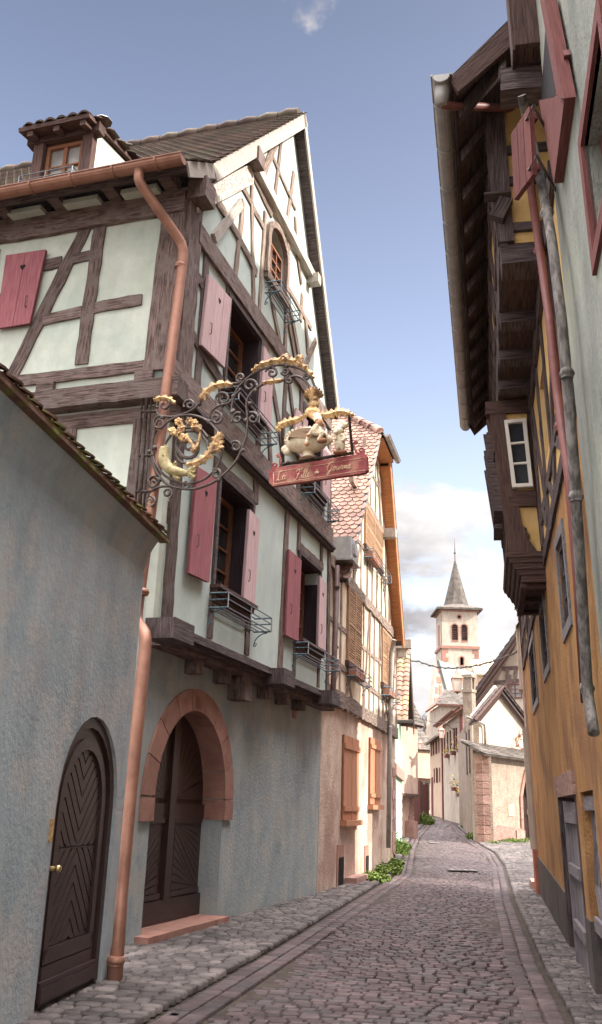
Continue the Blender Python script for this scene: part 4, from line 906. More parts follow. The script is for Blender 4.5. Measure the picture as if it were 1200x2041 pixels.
# --- green shop house with pantile side roof (left)
p, q = at(778, 1660, 29.0), at(801, 1660, 38.0)
F3, L3 = ff(p, q); n3 = Vector((F3.n.x, F3.n.y)); E3 = Fr((p.x, p.y), -F3.n, -F3.u)       # street face, near side face
h3 = thing('green_shop_house', 'small mint green shop house with mossy pantile roof beside the cream timbered house', 'house', F3.P(3, 0, 0))
ez = at(798, 1437, 29).z
dr3 = [(1.2, .1), (2.6, .1), (2.6, 2.3), (1.2, 2.3)]; wn3 = [(2.2, 3.1), (3.6, 3.1), (3.6, ez-.35), (2.2, ez-.35)]
mb = MB(); mb.wall(F3, [(0, -.1), (L3, -.1), (L3, ez+1.2), (L3*.45, ez+3.2), (0, ez)], [dr3, wn3], thick=.25); mb.boxf(E3, .02, 5, -.25, -.002, -.1, ez); mb.boxf(F3, L3-.2, L3, -5, -.26, 0, ez)
mb.build('wall', M['plaster_mint'], h3)
mb = MB(); mb.boxf(F3, -.02, L3, 0, .12, 2.55, 2.9); mb.boxf(F3, -.03, .18, 0, .06, 0, 2.55)
mb.build('stone_band', M['stone'], h3)
mb = MB(); mb.boxf(F3, 1.25, 2.55, -.2, -.15, .1, 2.3); mb.boxf(F3, 1.1, 1.2, 0, .05, .1, 2.4); mb.boxf(F3, 2.6, 2.7, 0, .05, .1, 2.4); mb.boxf(F3, 1.1, 2.7, 0, .05, 2.3, 2.4)
mb.build('shop_door', M['oak_brown'], h3)
f = fw(h3, F3, 2.2, 3.6, 3.1, ez-.35); shutter(f, F3, [(1.45, 3.1), (2.15, 3.1), (2.15, ez-.35), (1.45, ez-.35)], .02, wood('green_shutter', (.16, .30, .19), (.26, .42, .28)), heart=False)
mb = MB(); a0 = E3.P(-.55, .35, ez-.05); A_ = E3.P(5, .35, ez-.05)-a0; rzz = at(800, 1290, 31.6).z; b0 = E3.P(-.55, -2.7, rzz)
slab(mb, [a0, a0+A_, b0+A_, b0], .1); c0 = E3.P(-.55, -8.2, ez+.6); slab(mb, [c0+A_, c0, b0, b0+A_], .1); r3 = mb.build('roof', M['oak_brown'], h3)
mb = MB(); tiles(mb, a0, A_, b0-a0, .21, .26, 'pan', seed=31, ln=1.15); 
for i in range(14): mb.tube([b0+A_*(i/14), b0+A_*((i+1.1)/14)], [.13, .10], 8, tint=rnd.random())
mb.build('pantiles', mat('mossy_pantile', (.20, .11, .08), (.33, .20, .14), scale=3, bump=.5, bscale=20, tintamt=.35, c2=(.26, .22, .12), c2s=2), r3)
gutter(h3, (E3.P(-.7, .45, ez-.02), E3.P(4.6, .45, ez-.02)), .08, 'zinc')
mb = MB(); mb.prism([E3.P(-.5, .30, ez-.16), E3.P(-.5, -2.7, rzz-.12), E3.P(-.5, -8.1, ez+.5), E3.P(-.5, -8.1, ez+.2), E3.P(-.5, -2.7, rzz-.55), E3.P(-.5, .30, ez-.32)], E3.P(0, 0, 0)-E3.P(.04, 0, 0)); mb.build('bargeboard', M['oak_brown'], h3)

# --- pink corner house behind it, stone quoins, tall grey tiled roof and brick chimney
p, q = at(801, 1600, 42.0), at(823, 1600, 43.2)
F4, L4 = ff(p, q); E4 = Fr((q.x, q.y), (F4.n*-1), F4.u)
h4 = thing('corner_house', 'rose corner house with rough stone quoins and tall grey roof behind the green shop', 'house', F4.P(0, -3, 0))
zt4 = at(812, 1440, 42.5).z; zc = at(812, 1582, 42.5).z
mb = MB(); mb.boxf(F4, -4, L4, -7, .25, zc, zt4); mb.build('upper_wall', M['plaster_rose'], h4)
mb = MB(); mb.boxf(F4, -4, L4-.03, -7, 0, -.1, zc-.12); mb.build('lower_wall', M['plaster_rose'], h4)
mb = MB(); mb.boxf(F4, -4, L4+.06, -7.05, .30, zc-.12, zc+.0); mb.build('jetty_beam', M['oak_brown'], h4)
mb = MB(); z = 0
for k in range(7): h = rnd.uniform(.30, .45); wq = rnd.uniform(.3, .75); mb.boxf(F4, L4-wq-.03, L4+.02, -.4, .05, z, z+h-.03, rnd.random()); z += h
mb.boxf(F4, L4-1.0, L4-.6, .02, .45, 0, 1.0)
mb.build('corner_stones', M['stone'], h4)
z0, z1 = zt4-.1, at(800, 1186, 42).z
mb = MB(); a0 = F4.P(-4, .45, z0); b0 = F4.P(L4+.35, .45, z0); c0 = F4.P(L4+.2, -2.6, z1); d0 = F4.P(-4, -2.6, z1)
slab(mb, [a0, b0, c0, d0], .12); e0, f0 = F4.P(-4, -7.4, z0), F4.P(L4+.35, -7.4, z0); slab(mb, [f0, e0, d0, c0], .12); mb.prism([F4.P(L4+.1, .25, z0), F4.P(L4+.1, -7, z0), F4.P(L4+.1, -2.6, z1-.3)], F4.P(-.1, 0, 0)-F4.P(0, 0, 0)); r4 = mb.build('roof', M['oak_brown'], h4)
mb = MB(); tiles(mb, a0, b0-a0, d0-a0, .22, .20, 'flat', seed=33); tiles(mb, f0, e0-f0, c0-f0, .3, .3, 'flat', seed=34); mb.build('roof_tiles', M['tile_grey'], r4)
cb = at(792, 1190, 44); mb = MB(); FC = Fr((cb.x, cb.y), F4.u, F4.n)
mb.boxf(FC, -.3, .35, -.6, 0, cb.z-2, cb.z+.35); mb.boxf(FC, -.36, .41, -.66, .06, cb.z+.35, cb.z+.5); mb.build('chimney', mat('chimney_brick', (.30, .13, .09), (.42, .22, .16), scale=9, bump=.6, bscale=20), h4)
# dark rack of goods by the shop door and board
sg = thing('display_stand', 'narrow black display stand hung with cards outside the green shop', 'display stand', at(797, 1690, 38))
b_ = at(797, 1690, 38.2); z_ = tz(38.2); mb = MB(); FD = Fr((b_.x, b_.y), F4.u, F4.n)
for u in (-.14, .14): mb.boxf(FD, u-.02, u+.02, -.02, .02, z_, z_+2.15)
for k in range(6): mb.boxf(FD, -.14, .14, -.02, .05, z_+.3+k*.33, z_+.33+k*.33)
mb.build('rack_frame', M['iron'], sg); mb = MB()
for k in range(6):
    for j in range(2): mb.boxf(FD, -.12+j*.13, -.01+j*.13, .03, .06, z_+.34+k*.33, z_+.34+k*.33+rnd.uniform(.16, .27), rnd.random())
mb.build('cards', M['plaster_white'], sg)

# --- maroon plank fences at the bend, and the cream building with grey roof that closes the view
def fence(px0, px1, Y0, Y1, ytop, ybase, label):
    p, q = at(px0, ybase, Y0), at(px1, ybase, Y1); Ff, Lf = ff(p, q); t = thing('plank_gate', label, 'gate', (p.x, p.y, tz(p.y)), None)
    zt_ = at(px0, ytop, Y0).z; mb = MB(); n = max(4, int(Lf/.16))
    for k in range(n): mb.boxf(Ff, Lf*k/n, Lf*(k+1)/n-.015, 0, .04, tz(Y0)-.1, zt_-rnd.uniform(0, .04), rnd.random())
    mb.build('planks', M['shutter_maroon'], t); mb = MB()
    for u in (0, Lf): mb.boxf(Ff, u-.08, u+.08, -.06, .08, tz(Y0)-.1, zt_+.08)
    mb.build('post', M['oak_brown'], t)
fence(822, 838, 50, 56, 1552, 1640, 'tall maroon plank gate against the stone corner at the bend of the lane')
fence(840, 852, 60, 61, 1562, 1622, 'shorter dark plank gate farther round the bend, below the cream building')
p, q = at(815, 1500, 84), at(872, 1500, 86); F5, L5 = ff(p, q); h5 = thing('cream_building', 'long plain cream building with a broad grey roof closing the end of the lane', 'building', F5.P(2, 0, 1))
z0, z1 = at(840, 1550, 84).z, at(840, 1493, 84).z; zr5 = at(840, 1424, 89).z
mb = MB(); mb.boxf(F5, -3, L5, -9, 0, z0, z1); mb.build('wall', M['plaster_peach'], h5)
mb = MB(); mb.boxf(F5, -3, L5, -9, -.6, .9, z0); mb.build('lower_wall', M['plaster_rose'], h5)
mb = MB()
for k in range(3): mb.boxf(F5, .9+k*.8, 1.4+k*.8, -.62, -.55, 1.4, z0-.3)
mb.build('shop_window', M['glass'], h5)
mb = MB(); a0, b0, c0, d0 = F5.P(-3.2, .3, z1), F5.P(L5+.2, .3, z1), F5.P(L5+.2, -4.6, zr5), F5.P(-3.2, -4.6, zr5); slab(mb, [a0, b0, c0, d0], .1); r5 = mb.build('roof', M['oak_brown'], h5)
mb = MB(); tiles(mb, a0, b0-a0, d0-a0, .3, .3, 'flat', seed=35); mb.build('roof_tiles', M['tile_grey'], r5)

# --- peach house on the right of the bend
p, q = at(884, 1600, 70), at(859, 1600, 80); F6, L6 = ff(p, q, False); h6 = thing('peach_house', 'peach house with narrow dark red shutters left of the white row house', 'house', F6.P(2, 0, 1))
z1 = at(884, 1466, 70).z; mb = MB(); mb.boxf(F6, 0, L6, -6, 0, .5, z1); mb.build('wall', M['plaster_peach'], h6)
for (x0, x1, y0, y1) in ((861, 863.5, 1507, 1479), (866, 869, 1505, 1477), (872, 875, 1502, 1474), (867, 870, 1561, 1530), (873.5, 876.5, 1560, 1530)):
    a = F6.hit(x0, y0); b = F6.hit(x1, y1); c = sorted((a[0], b[0])); fw(h6, F6, c[0], c[1], a[1], b[1], sh='shutter_maroon', rows=2, half=.3)
mb = MB(); a0, b0 = F6.P(-.3, .35, z1), F6.P(L6+.3, .35, z1); slab(mb, [b0, a0, a0+Vector((3, 1, 2.4)), b0+Vector((3, 1, 2.4))], .15); r6 = mb.build('roof', M['oak_brown'], h6)
mb = MB(); tiles(mb, b0, a0-b0, Vector((3, 1, 2.4)), .3, .3, 'flat', seed=36); mb.build('roof_tiles', M['tile_grey'], r6)
gutter(h6, (F6.P(-.4, .42, z1), F6.P(L6+.3, .42, z1)), .09, 'zinc')
mb = MB(); mb.boxf(F6, L6*.78, L6*.90, .01, .06, .9, at(863, 1550, 79).z); mb.build('door', M['shutter_maroon'], h6)

# --- white row house with flower boxes
p, q = at(926, 1600, 55), at(884, 1600, 66); F7, L7 = ff(p, q, False); h7 = thing('white_row_house', 'white row house with long dark red shutters and yellow flower boxes', 'house', F7.P(2, 0, .7))
z1 = at(926, 1416, 55).z
mb = MB(); mb.boxf(F7, 0, L7, -5, 0, .3, z1); mb.build('wall', M['plaster_white'], h7)
for (x0, x1, y0, y1) in ((888, 892, 1500, 1460), (900, 905, 1497, 1452), (912, 918, 1494, 1446)):
    a = F7.hit(x0, y0); b = F7.hit(x1, y1); c = sorted((a[0], b[0])); fw(h7, F7, c[0], c[1], a[1], b[1], sh='shutter_maroon', rows=3, half=.45)
for (x0, x1, y0, y1) in ((891, 896, 1637, 1535), (902, 905, 1572, 1530)):
    a = F7.hit(x0, y0); b = F7.hit(x1, y1); c = sorted((a[0], b[0])); fw(h7, F7, c[0], c[1], a[1], b[1], mf='shutter_maroon', rows=3)
mb = MB(); mb.boxf(F7, 0, .35, .0, .14, .3, z1-.2); mb.boxf(F7, L7-.2, L7+.05, -5, .1, .3, z1-.2); mb.build('painted_post', M['shutter_maroon'], h7)
mb = MB(); a0, b0 = F7.P(-.2, .5, z1-.05), F7.P(L7+.2, .5, z1-.05); sv = F7.P(0, -3.5, z1+2.6)-F7.P(0, .5, z1-.05)
slab(mb, [b0, a0, a0+sv, b0+sv], .15); r7 = mb.build('roof', M['sandstone'], h7)
mb = MB(); tiles(mb, b0, a0-b0, sv, .25, .25, 'flat', seed=37); mb.build('roof_tiles', M['tile_grey'], r7)
gutter(h7, (F7.P(-.3, .58, z1), F7.P(L7+.3, .58, z1)), .08, 'sandstone')
def flowers(name, c, w_, h_, label, n=60):
    t = thing(name, label, 'flower box', c, 'flower boxes of yellow blooms on the white row house'); c = Vector(c); mb = MB()
    FB = Fr((c.x, c.y), F7.u, F7.n); mb.boxf(FB, -w_/2, w_/2, .02, .26, c.z, c.z+.2); mb.build('box', M['shutter_maroon'], t); mb = MB(); mg = MB()
    for k in range(n):
        pp = FB.P(rnd.uniform(-w_/2, w_/2), rnd.uniform(0, .35), c.z+.15+abs(rnd.gauss(0, .5))*h_); m_ = mb if rnd.random() < .55 else mg; s = .05
        v1_, v2_ = Vector((rnd.uniform(-1, 1), rnd.uniform(-1, 1), rnd.uniform(-1, 1)))*s, Vector((rnd.uniform(-1, 1), rnd.uniform(-1, 1), rnd.uniform(-1, 1)))*s; m_.face([pp-v1_, pp-v2_, pp+v1_, pp+v2_], tint=rnd.random())
    mb.build('blooms', M['petal'], t); mg.build('leaves', M['leaf'], t)
for (x, y, lb) in ((889, 1510, 'yellow flower box under the farthest upper window of the white row house'), (901, 1504, 'yellow flower box under the middle upper window of the white row house'), (914, 1499, 'yellow flower box under the nearest upper window of the white row house'),
                   (903, 1576, 'trailing yellow flower box on the lower window sill of the white row house'), (914, 1588, 'lowest yellow flower box near the ground beside the painted post')):
    uz = F7.hit(x, y, .2); flowers('flower_box', F7.P(uz[0], .0, uz[1]), .95, .75, lb)
# house with hipped tile roof above the row
p, q = at(893, 1420, 74), at(927, 1420, 74); F8, L8 = ff(p, q); h8 = thing('hipped_house', 'white house with a mossy hipped tile roof rising behind the white row house', 'house', F8.P(0, -2, 1))
z0, z1 = .8, at(900, 1405, 74).z; mb = MB(); mb.boxf(F8, -.6, L8+2, -6, 0, z0, z1); mb.build('wall', M['plaster_white'], h8)
mb = MB(); zr8 = at(905, 1376, 76.5).z; a0, b0, c0, d0 = F8.P(-1, .4, z1), F8.P(L8+2, .4, z1), F8.P(L8+2, -2.6, zr8), F8.P(.15, -2.6, zr8); e0 = F8.P(-1, -6, z1)
slab(mb, [a0, b0, c0, d0], .15); slab(mb, [e0, a0, d0], .15); r8 = mb.build('roof', M['sandstone'], h8)
mb = MB(); s_ = F8.P(-1, -2.6, zr8)-a0; tiles(mb, a0, b0-a0, s_, .3, .28, 'scale', clip=lambda x, y: x > 1.15*y/s_.length, seed=38); mb.build('roof_tiles', M['tile_grey'], r8)

# --- church
p, q = at(881, 1300, 117), at(953, 1300, 117.0); FT, LT = ff(p, q); ET = Fr((p.x, p.y), -FT.n, -FT.u)
ch = thing('church', 'white church with red sandstone trim, louvred belfry and tall slate spire', 'church', FT.P(LT/2, -LT/2, 1))
zz = lambda y, x=917: at(x, y, 117.5).z
def belfry():
    z_c, z_m, z_b = zz(1222), zz(1293), zz(1345)
    w = LT
    ops = []; cu = w*.5; r_ = .39
    for s in (-1, 1):
        c = cu+s*.62; zs = zz(1252); ops.append([(c-r_, zz(1278)), (c+r_, zz(1278))] + [(c+r_*math.cos(t), zs+r_*math.sin(t)) for t in [math.pi*i/8 for i in range(9)]])
    rd = [(cu+.2*math.cos(t), zz(1231)+.2*math.sin(t)) for t in [2*math.pi*i/10 for i in range(10)]]
    sm = [(cu+.2-.22, zz(1327)), (cu+.2+.22, zz(1327))] + [(cu+.2+.22*math.cos(t), zz(1314)+.22*math.sin(t)) for t in [math.pi*i/6 for i in range(7)]]
    mb = MB(); mb.wall(FT, [(0, z_m), (w, z_m), (w, z_c+.6), (0, z_c+.6)], ops+[rd], thick=.4); mb.wall(FT, [(-.05, -1), (w+.05, -1), (w+.05, z_m), (-.05, z_m)], [sm], o=.08, thick=.4)
    mb.boxf(ET, .02, w, -.3, 0, z_m, z_c+.6); mb.boxf(ET, .0, w, -.3, .05, -1, z_m); mb.boxf(FT, w-.3, w, -w, -.41, z_m, z_c+.6); mb.boxf(FT, w-.3, w+.05, -w, -.41, -1, z_m)
    tw = mb.build('tower', M['plaster_white'], ch)
    mb = MB(); mb.boxf(FT, .3, w-.3, -1, -.9, z_b, z_c); mb.build('dark_interior', M['dark'], tw)
    for o_ in ops:
        a, b = o_[0][0], o_[1][0]; l = MB(); z = o_[0][1]+.1
        while z < zz(1247): l.poly(FT, [(a, z), (b, z), (b, z+.12), (a, z+.12)], -.22, -.08, rnd.random()); z += .24
        l.build('louvres', M['oak_brown'], tw)
    mb = MB()                                                       # sandstone trim
    for o_ in ops+[rd, sm]:
        c = [sum(p_[i] for p_ in o_)/len(o_) for i in (0, 1)]; n = len(o_); oo = .06 if o_ is not sm else .13
        for i in range(n):
            j = (i+1) % n; k = .16; e = lambda p_: (p_[0]+(p_[0]-c[0])/abs(math.hypot(p_[0]-c[0], p_[1]-c[1]))*k, p_[1]+(p_[1]-c[1])/abs(math.hypot(p_[0]-c[0], p_[1]-c[1]))*k)
            mb.poly(FT, [o_[i], o_[j], e(o_[j]), e(o_[i])][::-1], -.02, oo)
    for z, h, o_ in ((z_m-.1, .35, .22), (z_c+.1, .35, .25)):
        mb.boxf(FT, -.2, w+.2, -.1, o_, z, z+h); mb.boxf(ET, 0, w+.2, -.1, o_-.004, z, z+h)
    for k in range(7):
        a = .7 if k % 2 else 1.0; z = zz(1293)-.15-.55*(k+1)
        mb.boxf(FT, -.07, a-.2, 0, .11, z, z+.5, rnd.random()); mb.boxf(FT, w-a+.2, w+.07, 0, .11, z, z+.5, rnd.random())
    mb.boxf(ET, w*.35, w*.62, 0, .05, zz(1283), zz(1243)); mb.build('stone_trim', M['sandstone'], tw)
    c0 = FT.P(w/2, -w/2, 0)
    def octa(hw, z): return [Vector((c0.x, c0.y, 0))+Vector((FT.u.x, FT.u.y, 0))*(hw*a)+Vector((FT.n.x, FT.n.y, 0))*(hw*b)+Vector((0, 0, z)) for a, b in ((-1, -1), (0, -1), (1, -1), (1, 0), (1, 1), (0, 1), (-1, 1), (-1, 0))]
    k = .414
    def octr(hw, z): return [Vector((c0.x, c0.y, 0))+Vector((FT.u.x, FT.u.y, 0))*(hw*a)+Vector((FT.n.x, FT.n.y, 0))*(hw*b)+Vector((0, 0, z)) for a, b in ((-k, -1), (k, -1), (1, -k), (1, k), (k, 1), (-k, 1), (-1, k), (-1, -k))]
    mb = MB(); hw = w/2; zA, zB, zC = zz(1218)+.25, zz(1203), zz(1108)
    A4 = [c0+Vector((FT.u.x, FT.u.y, 0))*((hw+.65)*a)+Vector((FT.n.x, FT.n.y, 0))*((hw+.65)*b)+Vector((0, 0, zA)) for a, b in ((-1, -1), (1, -1), (1, 1), (-1, 1))]
    B8 = octr(hw*.66, zB)
    for i in range(4):
        mb.face([A4[i], A4[(i+1) % 4], B8[(2*i+1) % 8], B8[2*i]]); mb.face([A4[i], B8[2*i], B8[(2*i-1) % 8]])
    mb.face(A4[::-1]); lid = [p_-Vector((0, 0, .25)) for p_ in A4]
    for i in range(4): mb.face([lid[i], lid[(i+1) % 4], A4[(i+1) % 4], A4[i]])
    mb.face(lid)
    nr = 14
    for r in range(nr):
        t0, t1 = r/nr, (r+1)/nr; P0_ = octr(hw*.66*(1-t0)+.03, zB+(zC-zB)*t0); P1_ = octr(hw*.66*(1-t1)+.03, zB+(zC-zB)*t1)
        for i in range(8): mb.face([P0_[i], P0_[(i+1) % 8], P1_[(i+1) % 8], P1_[i]], tint=rnd.uniform(.42, .58))
    sp = mb.build('spire', M['tile_grey'], ch)
    tip = Vector((c0.x, c0.y, zC)); mb = MB(); mb.tube([tip-Vector((0, 0, .3)), tip+Vector((0, 0, 1.3)), Vector((c0.x, c0.y, zz(1065)))], [.09, .06, .02], 6); mb.ball(tip+Vector((0, 0, .9)), .16, n=8); mb.build('finial', M['iron'], sp)
belfry()
p, q = at(857, 1400, 100), at(888, 1400, 102); FN, LN = ff(p, q); zn = lambda y: at(870, y, 101).z
mb = MB(); ap = FN.hit(871, 1318); aL = FN.hit(857, 1445); aR = FN.hit(889, 1395); mb.poly(FN, [(aL[0], 0), (aR[0]+.4, 0), (aR[0]+.4, aR[1]-1), aR, ap, aL], -.5, 0); mb.build('nave_wall', M['plaster_white'], ch)
mb = MB(); bk_ = Vector((FT.P(0, 0, 0).x-p.x, 14, 0)); A0, B0 = FN.P(ap[0], .3, ap[1]+.1), FN.P(aR[0]+.3, .3, aR[1]); dd = Vector((8, 13, 0)); slab(mb, [B0, B0+dd, A0+dd, A0], .3)
mb.build('nave_roof', mat('verdigris_roof', (.22, .27, .27), (.34, .39, .38), scale=6, bump=.3), ch)
mb = MB()
for k in range(6): t = k/6; u = ap[0]+(aL[0]-ap[0])*t; z = ap[1]+(aL[1]-ap[1])*t; mb.boxf(FN, u+.1, u+.6+.3*(k % 2), 0, .06, z-1.2, z-.5, rnd.random())
mb.boxf(FN, ap[0]+.3, ap[0]+.8, 0, .05, zn(1385), zn(1365)); mb.build('stone_trim', M['sandstone'], ch)
mb = MB(); p0, p1 = at(888, 1337, 112), at(950, 1337, 112); FX, LX = ff(p0, p1); mb.boxf(FX, 0, LX, -3, 0, 1, zz(1345)*.97); mb.build('side_aisle', M['plaster_white'], ch)
mb = MB(); a0, b0 = FX.P(-.3, .5, at(900, 1362, 112).z), FX.P(LX+1, .5, at(900, 1362, 112).z); s_ = FX.P(0, -3, at(900, 1338, 115).z)-FX.P(0, .5, a0.z); slab(mb, [a0, b0, b0+s_, a0+s_], .2); tiles(mb, a0, b0-a0, s_, .4, .4, 'flat', seed=40); mb.build('aisle_roof', M['tile_grey'], ch)

# --- beige gable house with stone annex on the right corner of the side street
c = G(965, 1680); d = G(1056, 1673); e = G(927, 1647)
FA, LA = ff((c.x, c.y), (d.x, d.y)); EA, LE_ = ff((c.x, c.y), (e.x, e.y), False)
hs = thing('gable_house', 'beige roughcast gabled house with red corner stones and pointed sandstone doorway', 'house', FA.P(2, -1, .3))
za = FA.hit(965, 1502)[1]; bz = tz(c.y)
dl = FA.hit(1040, 1600)[0]; sp_ = FA.hit(1040, 1588)[1]; dw = 1.25
door_ = [(dl, bz-.1), (dl+dw, bz-.1), (dl+dw, sp_)] + [(dl+dw*(1-.5*i/5)-.0, sp_+1.05*math.sin(math.radians(75*i/5))) for i in range(1, 6)] + [(dl+dw*.5*(1-i/5), sp_+1.05*math.sin(math.radians(75*(5-i)/5))) for i in range(1, 5)] + [(dl, sp_)]
mb = MB(); mb.wall(FA, [(0, bz-.4), (dl, bz-.4)] + [door_[0]] + [door_[i] for i in range(len(door_)-1, 0, -1)] + [(dl+dw, bz-.4), (8, bz-.4), (8, za), (0, za)] if False else [(0, bz-.4), (8, bz-.4), (8, za), (0, za)], [door_], thick=.4)
mb.boxf(EA, .01, LE_*.5, -.4, 0, bz-.4, za); mb.build('annex_wall', M['plaster_beige'], hs)
mb = MB(); z = bz-.1
for k in range(11):
    h = rnd.uniform(.28, .46); wq = rnd.uniform(.38, .85); z2 = min(z+h, za-.05); mb.boxf(FA, -.03, wq, -.3, .04, z, z2-.03, rnd.random()); mb.boxf(EA, -.02, rnd.uniform(.2, .4), -.3, .035, z, z2-.03, rnd.random()); z = z2
    if z > za-.2: break
mb.poly(FA, [(0.1, bz-.4), (dl-.1, bz-.4), (dl-.1, bz+.55), (dl-1.2, bz+.62), (1.4, bz+.72), (.6, bz+.6), (.1, bz+.5)], -.1, .06, .2); mb.boxf(FA, dl-.9, dl-.02, .0, .12, bz-.3, bz+.5, .7)
mb.build('corner_stones', M['stone'], hs)
mb = MB(); n = len(door_); cc = (dl+dw/2, sp_)
for i in range(3, n-1): 
    a, b = door_[i-1], door_[i]
    ex = lambda p_: (p_[0]+(p_[0]-cc[0])*.42, p_[1]+max(0, (p_[1]-cc[1]))*.36); mb.poly(FA, [a, b, ex(b), ex(a)], -.3, .07, rnd.random())
a, b = door_[n-2], door_[n-1]; mb.poly(FA, [a, b, ex(b), ex(a)], -.3, .07, rnd.random())
for k in range(3): mb.boxf(FA, dl-.26, dl, -.3, .07, bz+.5+k*(sp_-bz-.5)/3, bz+.5+(k+1)*(sp_-bz-.5)/3-.02, rnd.random()); mb.boxf(FA, dl+dw, dl+dw+.26, -.3, .07, bz+.0+k*(sp_-bz)/3, bz+(k+1)*(sp_-bz)/3-.02, rnd.random())
mb.build('pointed_doorway', M['sandstone'], hs)
mb = MB(); mb.boxf(FA, dl, dl+dw, -.34, -.28, bz-.1, sp_+1.1)
for k in range(2):
    for j in range(2): mb.boxf(FA, dl+.12+k*.56, dl+.55+k*.56, -.28, -.24, bz+.2+j*.95, bz+1.0+j*.95)
mb.build('panelled_door', M['door'], hs)
mb = MB(); a0 = FA.P(-.45, .35, za-.05); b0 = FA.P(8, .35, za-.05); s_ = FA.P(0, -1.0, za+.55)-FA.P(0, .35, za-.05); slab(mb, [a0, b0, b0+s_, a0+s_+(b0-a0).normalized()*.5], .08); tiles(mb, a0, b0-a0, s_, .24, .22, 'scale', clip=lambda x, y: x > .35*y, seed=41, jit=.03, ln=1.6)
mb.build('annex_roof', M['tile_grey'], hs)
uz = FA.hit(1018, 1615); mb = MB(); mb.boxf(FA, uz[0]-.27, uz[0]+.27, .0, .03, uz[1]-.24, uz[1]+.24); pq = mb.build('notice_plaque', M['china'], hs); mb = MB()
for k in range(3): mb.boxf(FA, uz[0]-.2, uz[0]+.2, .03, .034, uz[1]+.12-k*.13, uz[1]+.15-k*.13)
mb.build('printed_lines', M['gold'], pq)
# main gable
GO = -1.0; gap = FA.hit(988, 1366, GO); gl = FA.hit(937, 1425, GO); gr = FA.hit(1046, 1440, GO)
mb = MB(); mb.poly(FA, [(gl[0]+.2, 0), (gr[0], 0), (gr[0], gr[1]), gap, (gl[0]+.2, gl[1])], GO-.1, GO); mb.build('gable_wall', M['plaster_white'], hs)
GS = Fr(tuple(FA.P(gl[0]+.2, GO, 0).xy), EA.u, EA.n)
mb = MB(); mb.boxf(GS, .05, LE_*.95, -.3, 0, 0, gl[1]); mb.build('side_wall', M['plaster_beige'], hs)
for (a, b) in ((2.0, 2.5), (4.2, 4.7)): mb = MB(); mb.boxf(GS, a, b, 0, .04, 3.2, 5.2); mb.build('narrow_shutter', M['oak_grey'], hs)
mb = MB(); gg = FA.P(gap[0], GO, 0); dk = Matrix.Rotation(math.radians(-8), 3, 'Z') @ Vector((gg.x, gg.y, 0)).normalized()*7; fo = FA.P(0, .35, 0)-FA.P(0, 0, 0)
def g3(p_): return FA.P(p_[0], GO, p_[1])
sl_ = Vector((gl[0]-gap[0], gl[1]-gap[1])); L3_ = (gap[0]+sl_.x*1.12, gap[1]+sl_.y*1.12); sr_ = Vector((gr[0]-gap[0], gr[1]-gap[1])); R3_ = (gap[0]+sr_.x*1.05, gap[1]+sr_.y*1.05)
slab(mb, [g3(L3_)+dk, g3(L3_)+fo, g3(gap)+fo, g3(gap)+dk], .12); slab(mb, [g3(R3_)+fo, g3(R3_)+dk, g3(gap)+dk, g3(gap)+fo], .12); rg = mb.build('roof', M['oak_brown'], hs)
mb = MB(); tiles(mb, g3(L3_)+dk, fo-dk, g3(gap)-g3(L3_), .25, .22, 'scale', seed=43); tiles(mb, g3(R3_)+fo, dk-fo, g3(gap)-g3(R3_), .25, .22, 'scale', seed=44); mb.build('roof_tiles', M['tile_grey'], rg)
mb = MB()
for a, b in ((L3_, gap), (R3_, gap)):
    for off, t_ in ((.02, .10), (.20, .22)): mb.poly(FA, [(a[0], a[1]-off), (b[0], b[1]-off), (b[0], b[1]-off-.1), (a[0], a[1]-off-.1)], GO+.2-off*.5, GO+.36-off*.5)
mb.build('bargeboard', M['oak_grey'], rg)
pp = lambda x, y, o=GO+.12: (lambda uz: FA.P(uz[0], o, uz[1]))(FA.hit(x, y, o))
pipe(hs, [pp(929, 1428), pp(966, 1444), pp(968, 1494)], .055, 'zinc')
# chimney and flue
mb = MB(); cz = at(943, 1345, 47); FCh = Fr((cz.x, cz.y), FA.u, FA.n); zb_ = at(943, 1420, 47).z
mb.boxf(FCh, -.22, .22, -.5, 0, zb_-1, cz.z-.9); mb.boxf(FCh, -.26, .26, -.54, .04, cz.z-.9, cz.z-.75)
for s in (-1, 1): mb.boxf(FCh, s*.17-.05, s*.17+.05, -.5, 0, cz.z-.75, cz.z-.15)
mb.boxf(FCh, -.27, .27, -.55, .05, cz.z-.15, cz.z); mb.build('chimney', M['plaster_beige'], hs)
mb = MB(); fz = at(929, 1362, 47.5); mb.tube([fz-Vector((0, 0, 2)), fz], .12, 8); mb.tube([fz, fz+Vector((0, 0, .12))], .17, 8); mb.build('metal_flue', M['zinc'], hs)

# --- large timbered gable rising behind
p, q = at(1050, 1400, 52), at(960, 1400, 53); FB_, LB = ff((q.x, q.y), (p.x, p.y)); hb = thing('timbered_gable', 'large half-timbered gable with long sweeping tile roof rising behind the beige house', 'house', FB_.P(2, 0, 1))
bl = FB_.hit(946, 1390); tr_ = FB_.hit(1035, 1262); mb = MB(); mb.poly(FB_, [(bl[0]+.6, 1), (tr_[0]+3, 1), (tr_[0]+3, tr_[1]-1), (tr_[0], tr_[1]-.3), (bl[0]+.6, bl[1]-.3)], -.4, 0); mb.build('gable_wall', M['plaster_white'], hb)
mb = MB()
for a, b in (((1000, 1333), (1040, 1330)), ((985, 1361), (1040, 1356)), ((1012, 1333), (1010, 1400)), ((1028, 1333), (1027, 1365)), ((1016, 1345), (1016, 1400))): mb.beam(FB_, FB_.hit(*a), FB_.hit(*b), .22, -.05, .05)
mb.build('timber_frame', M['oak'], hb)
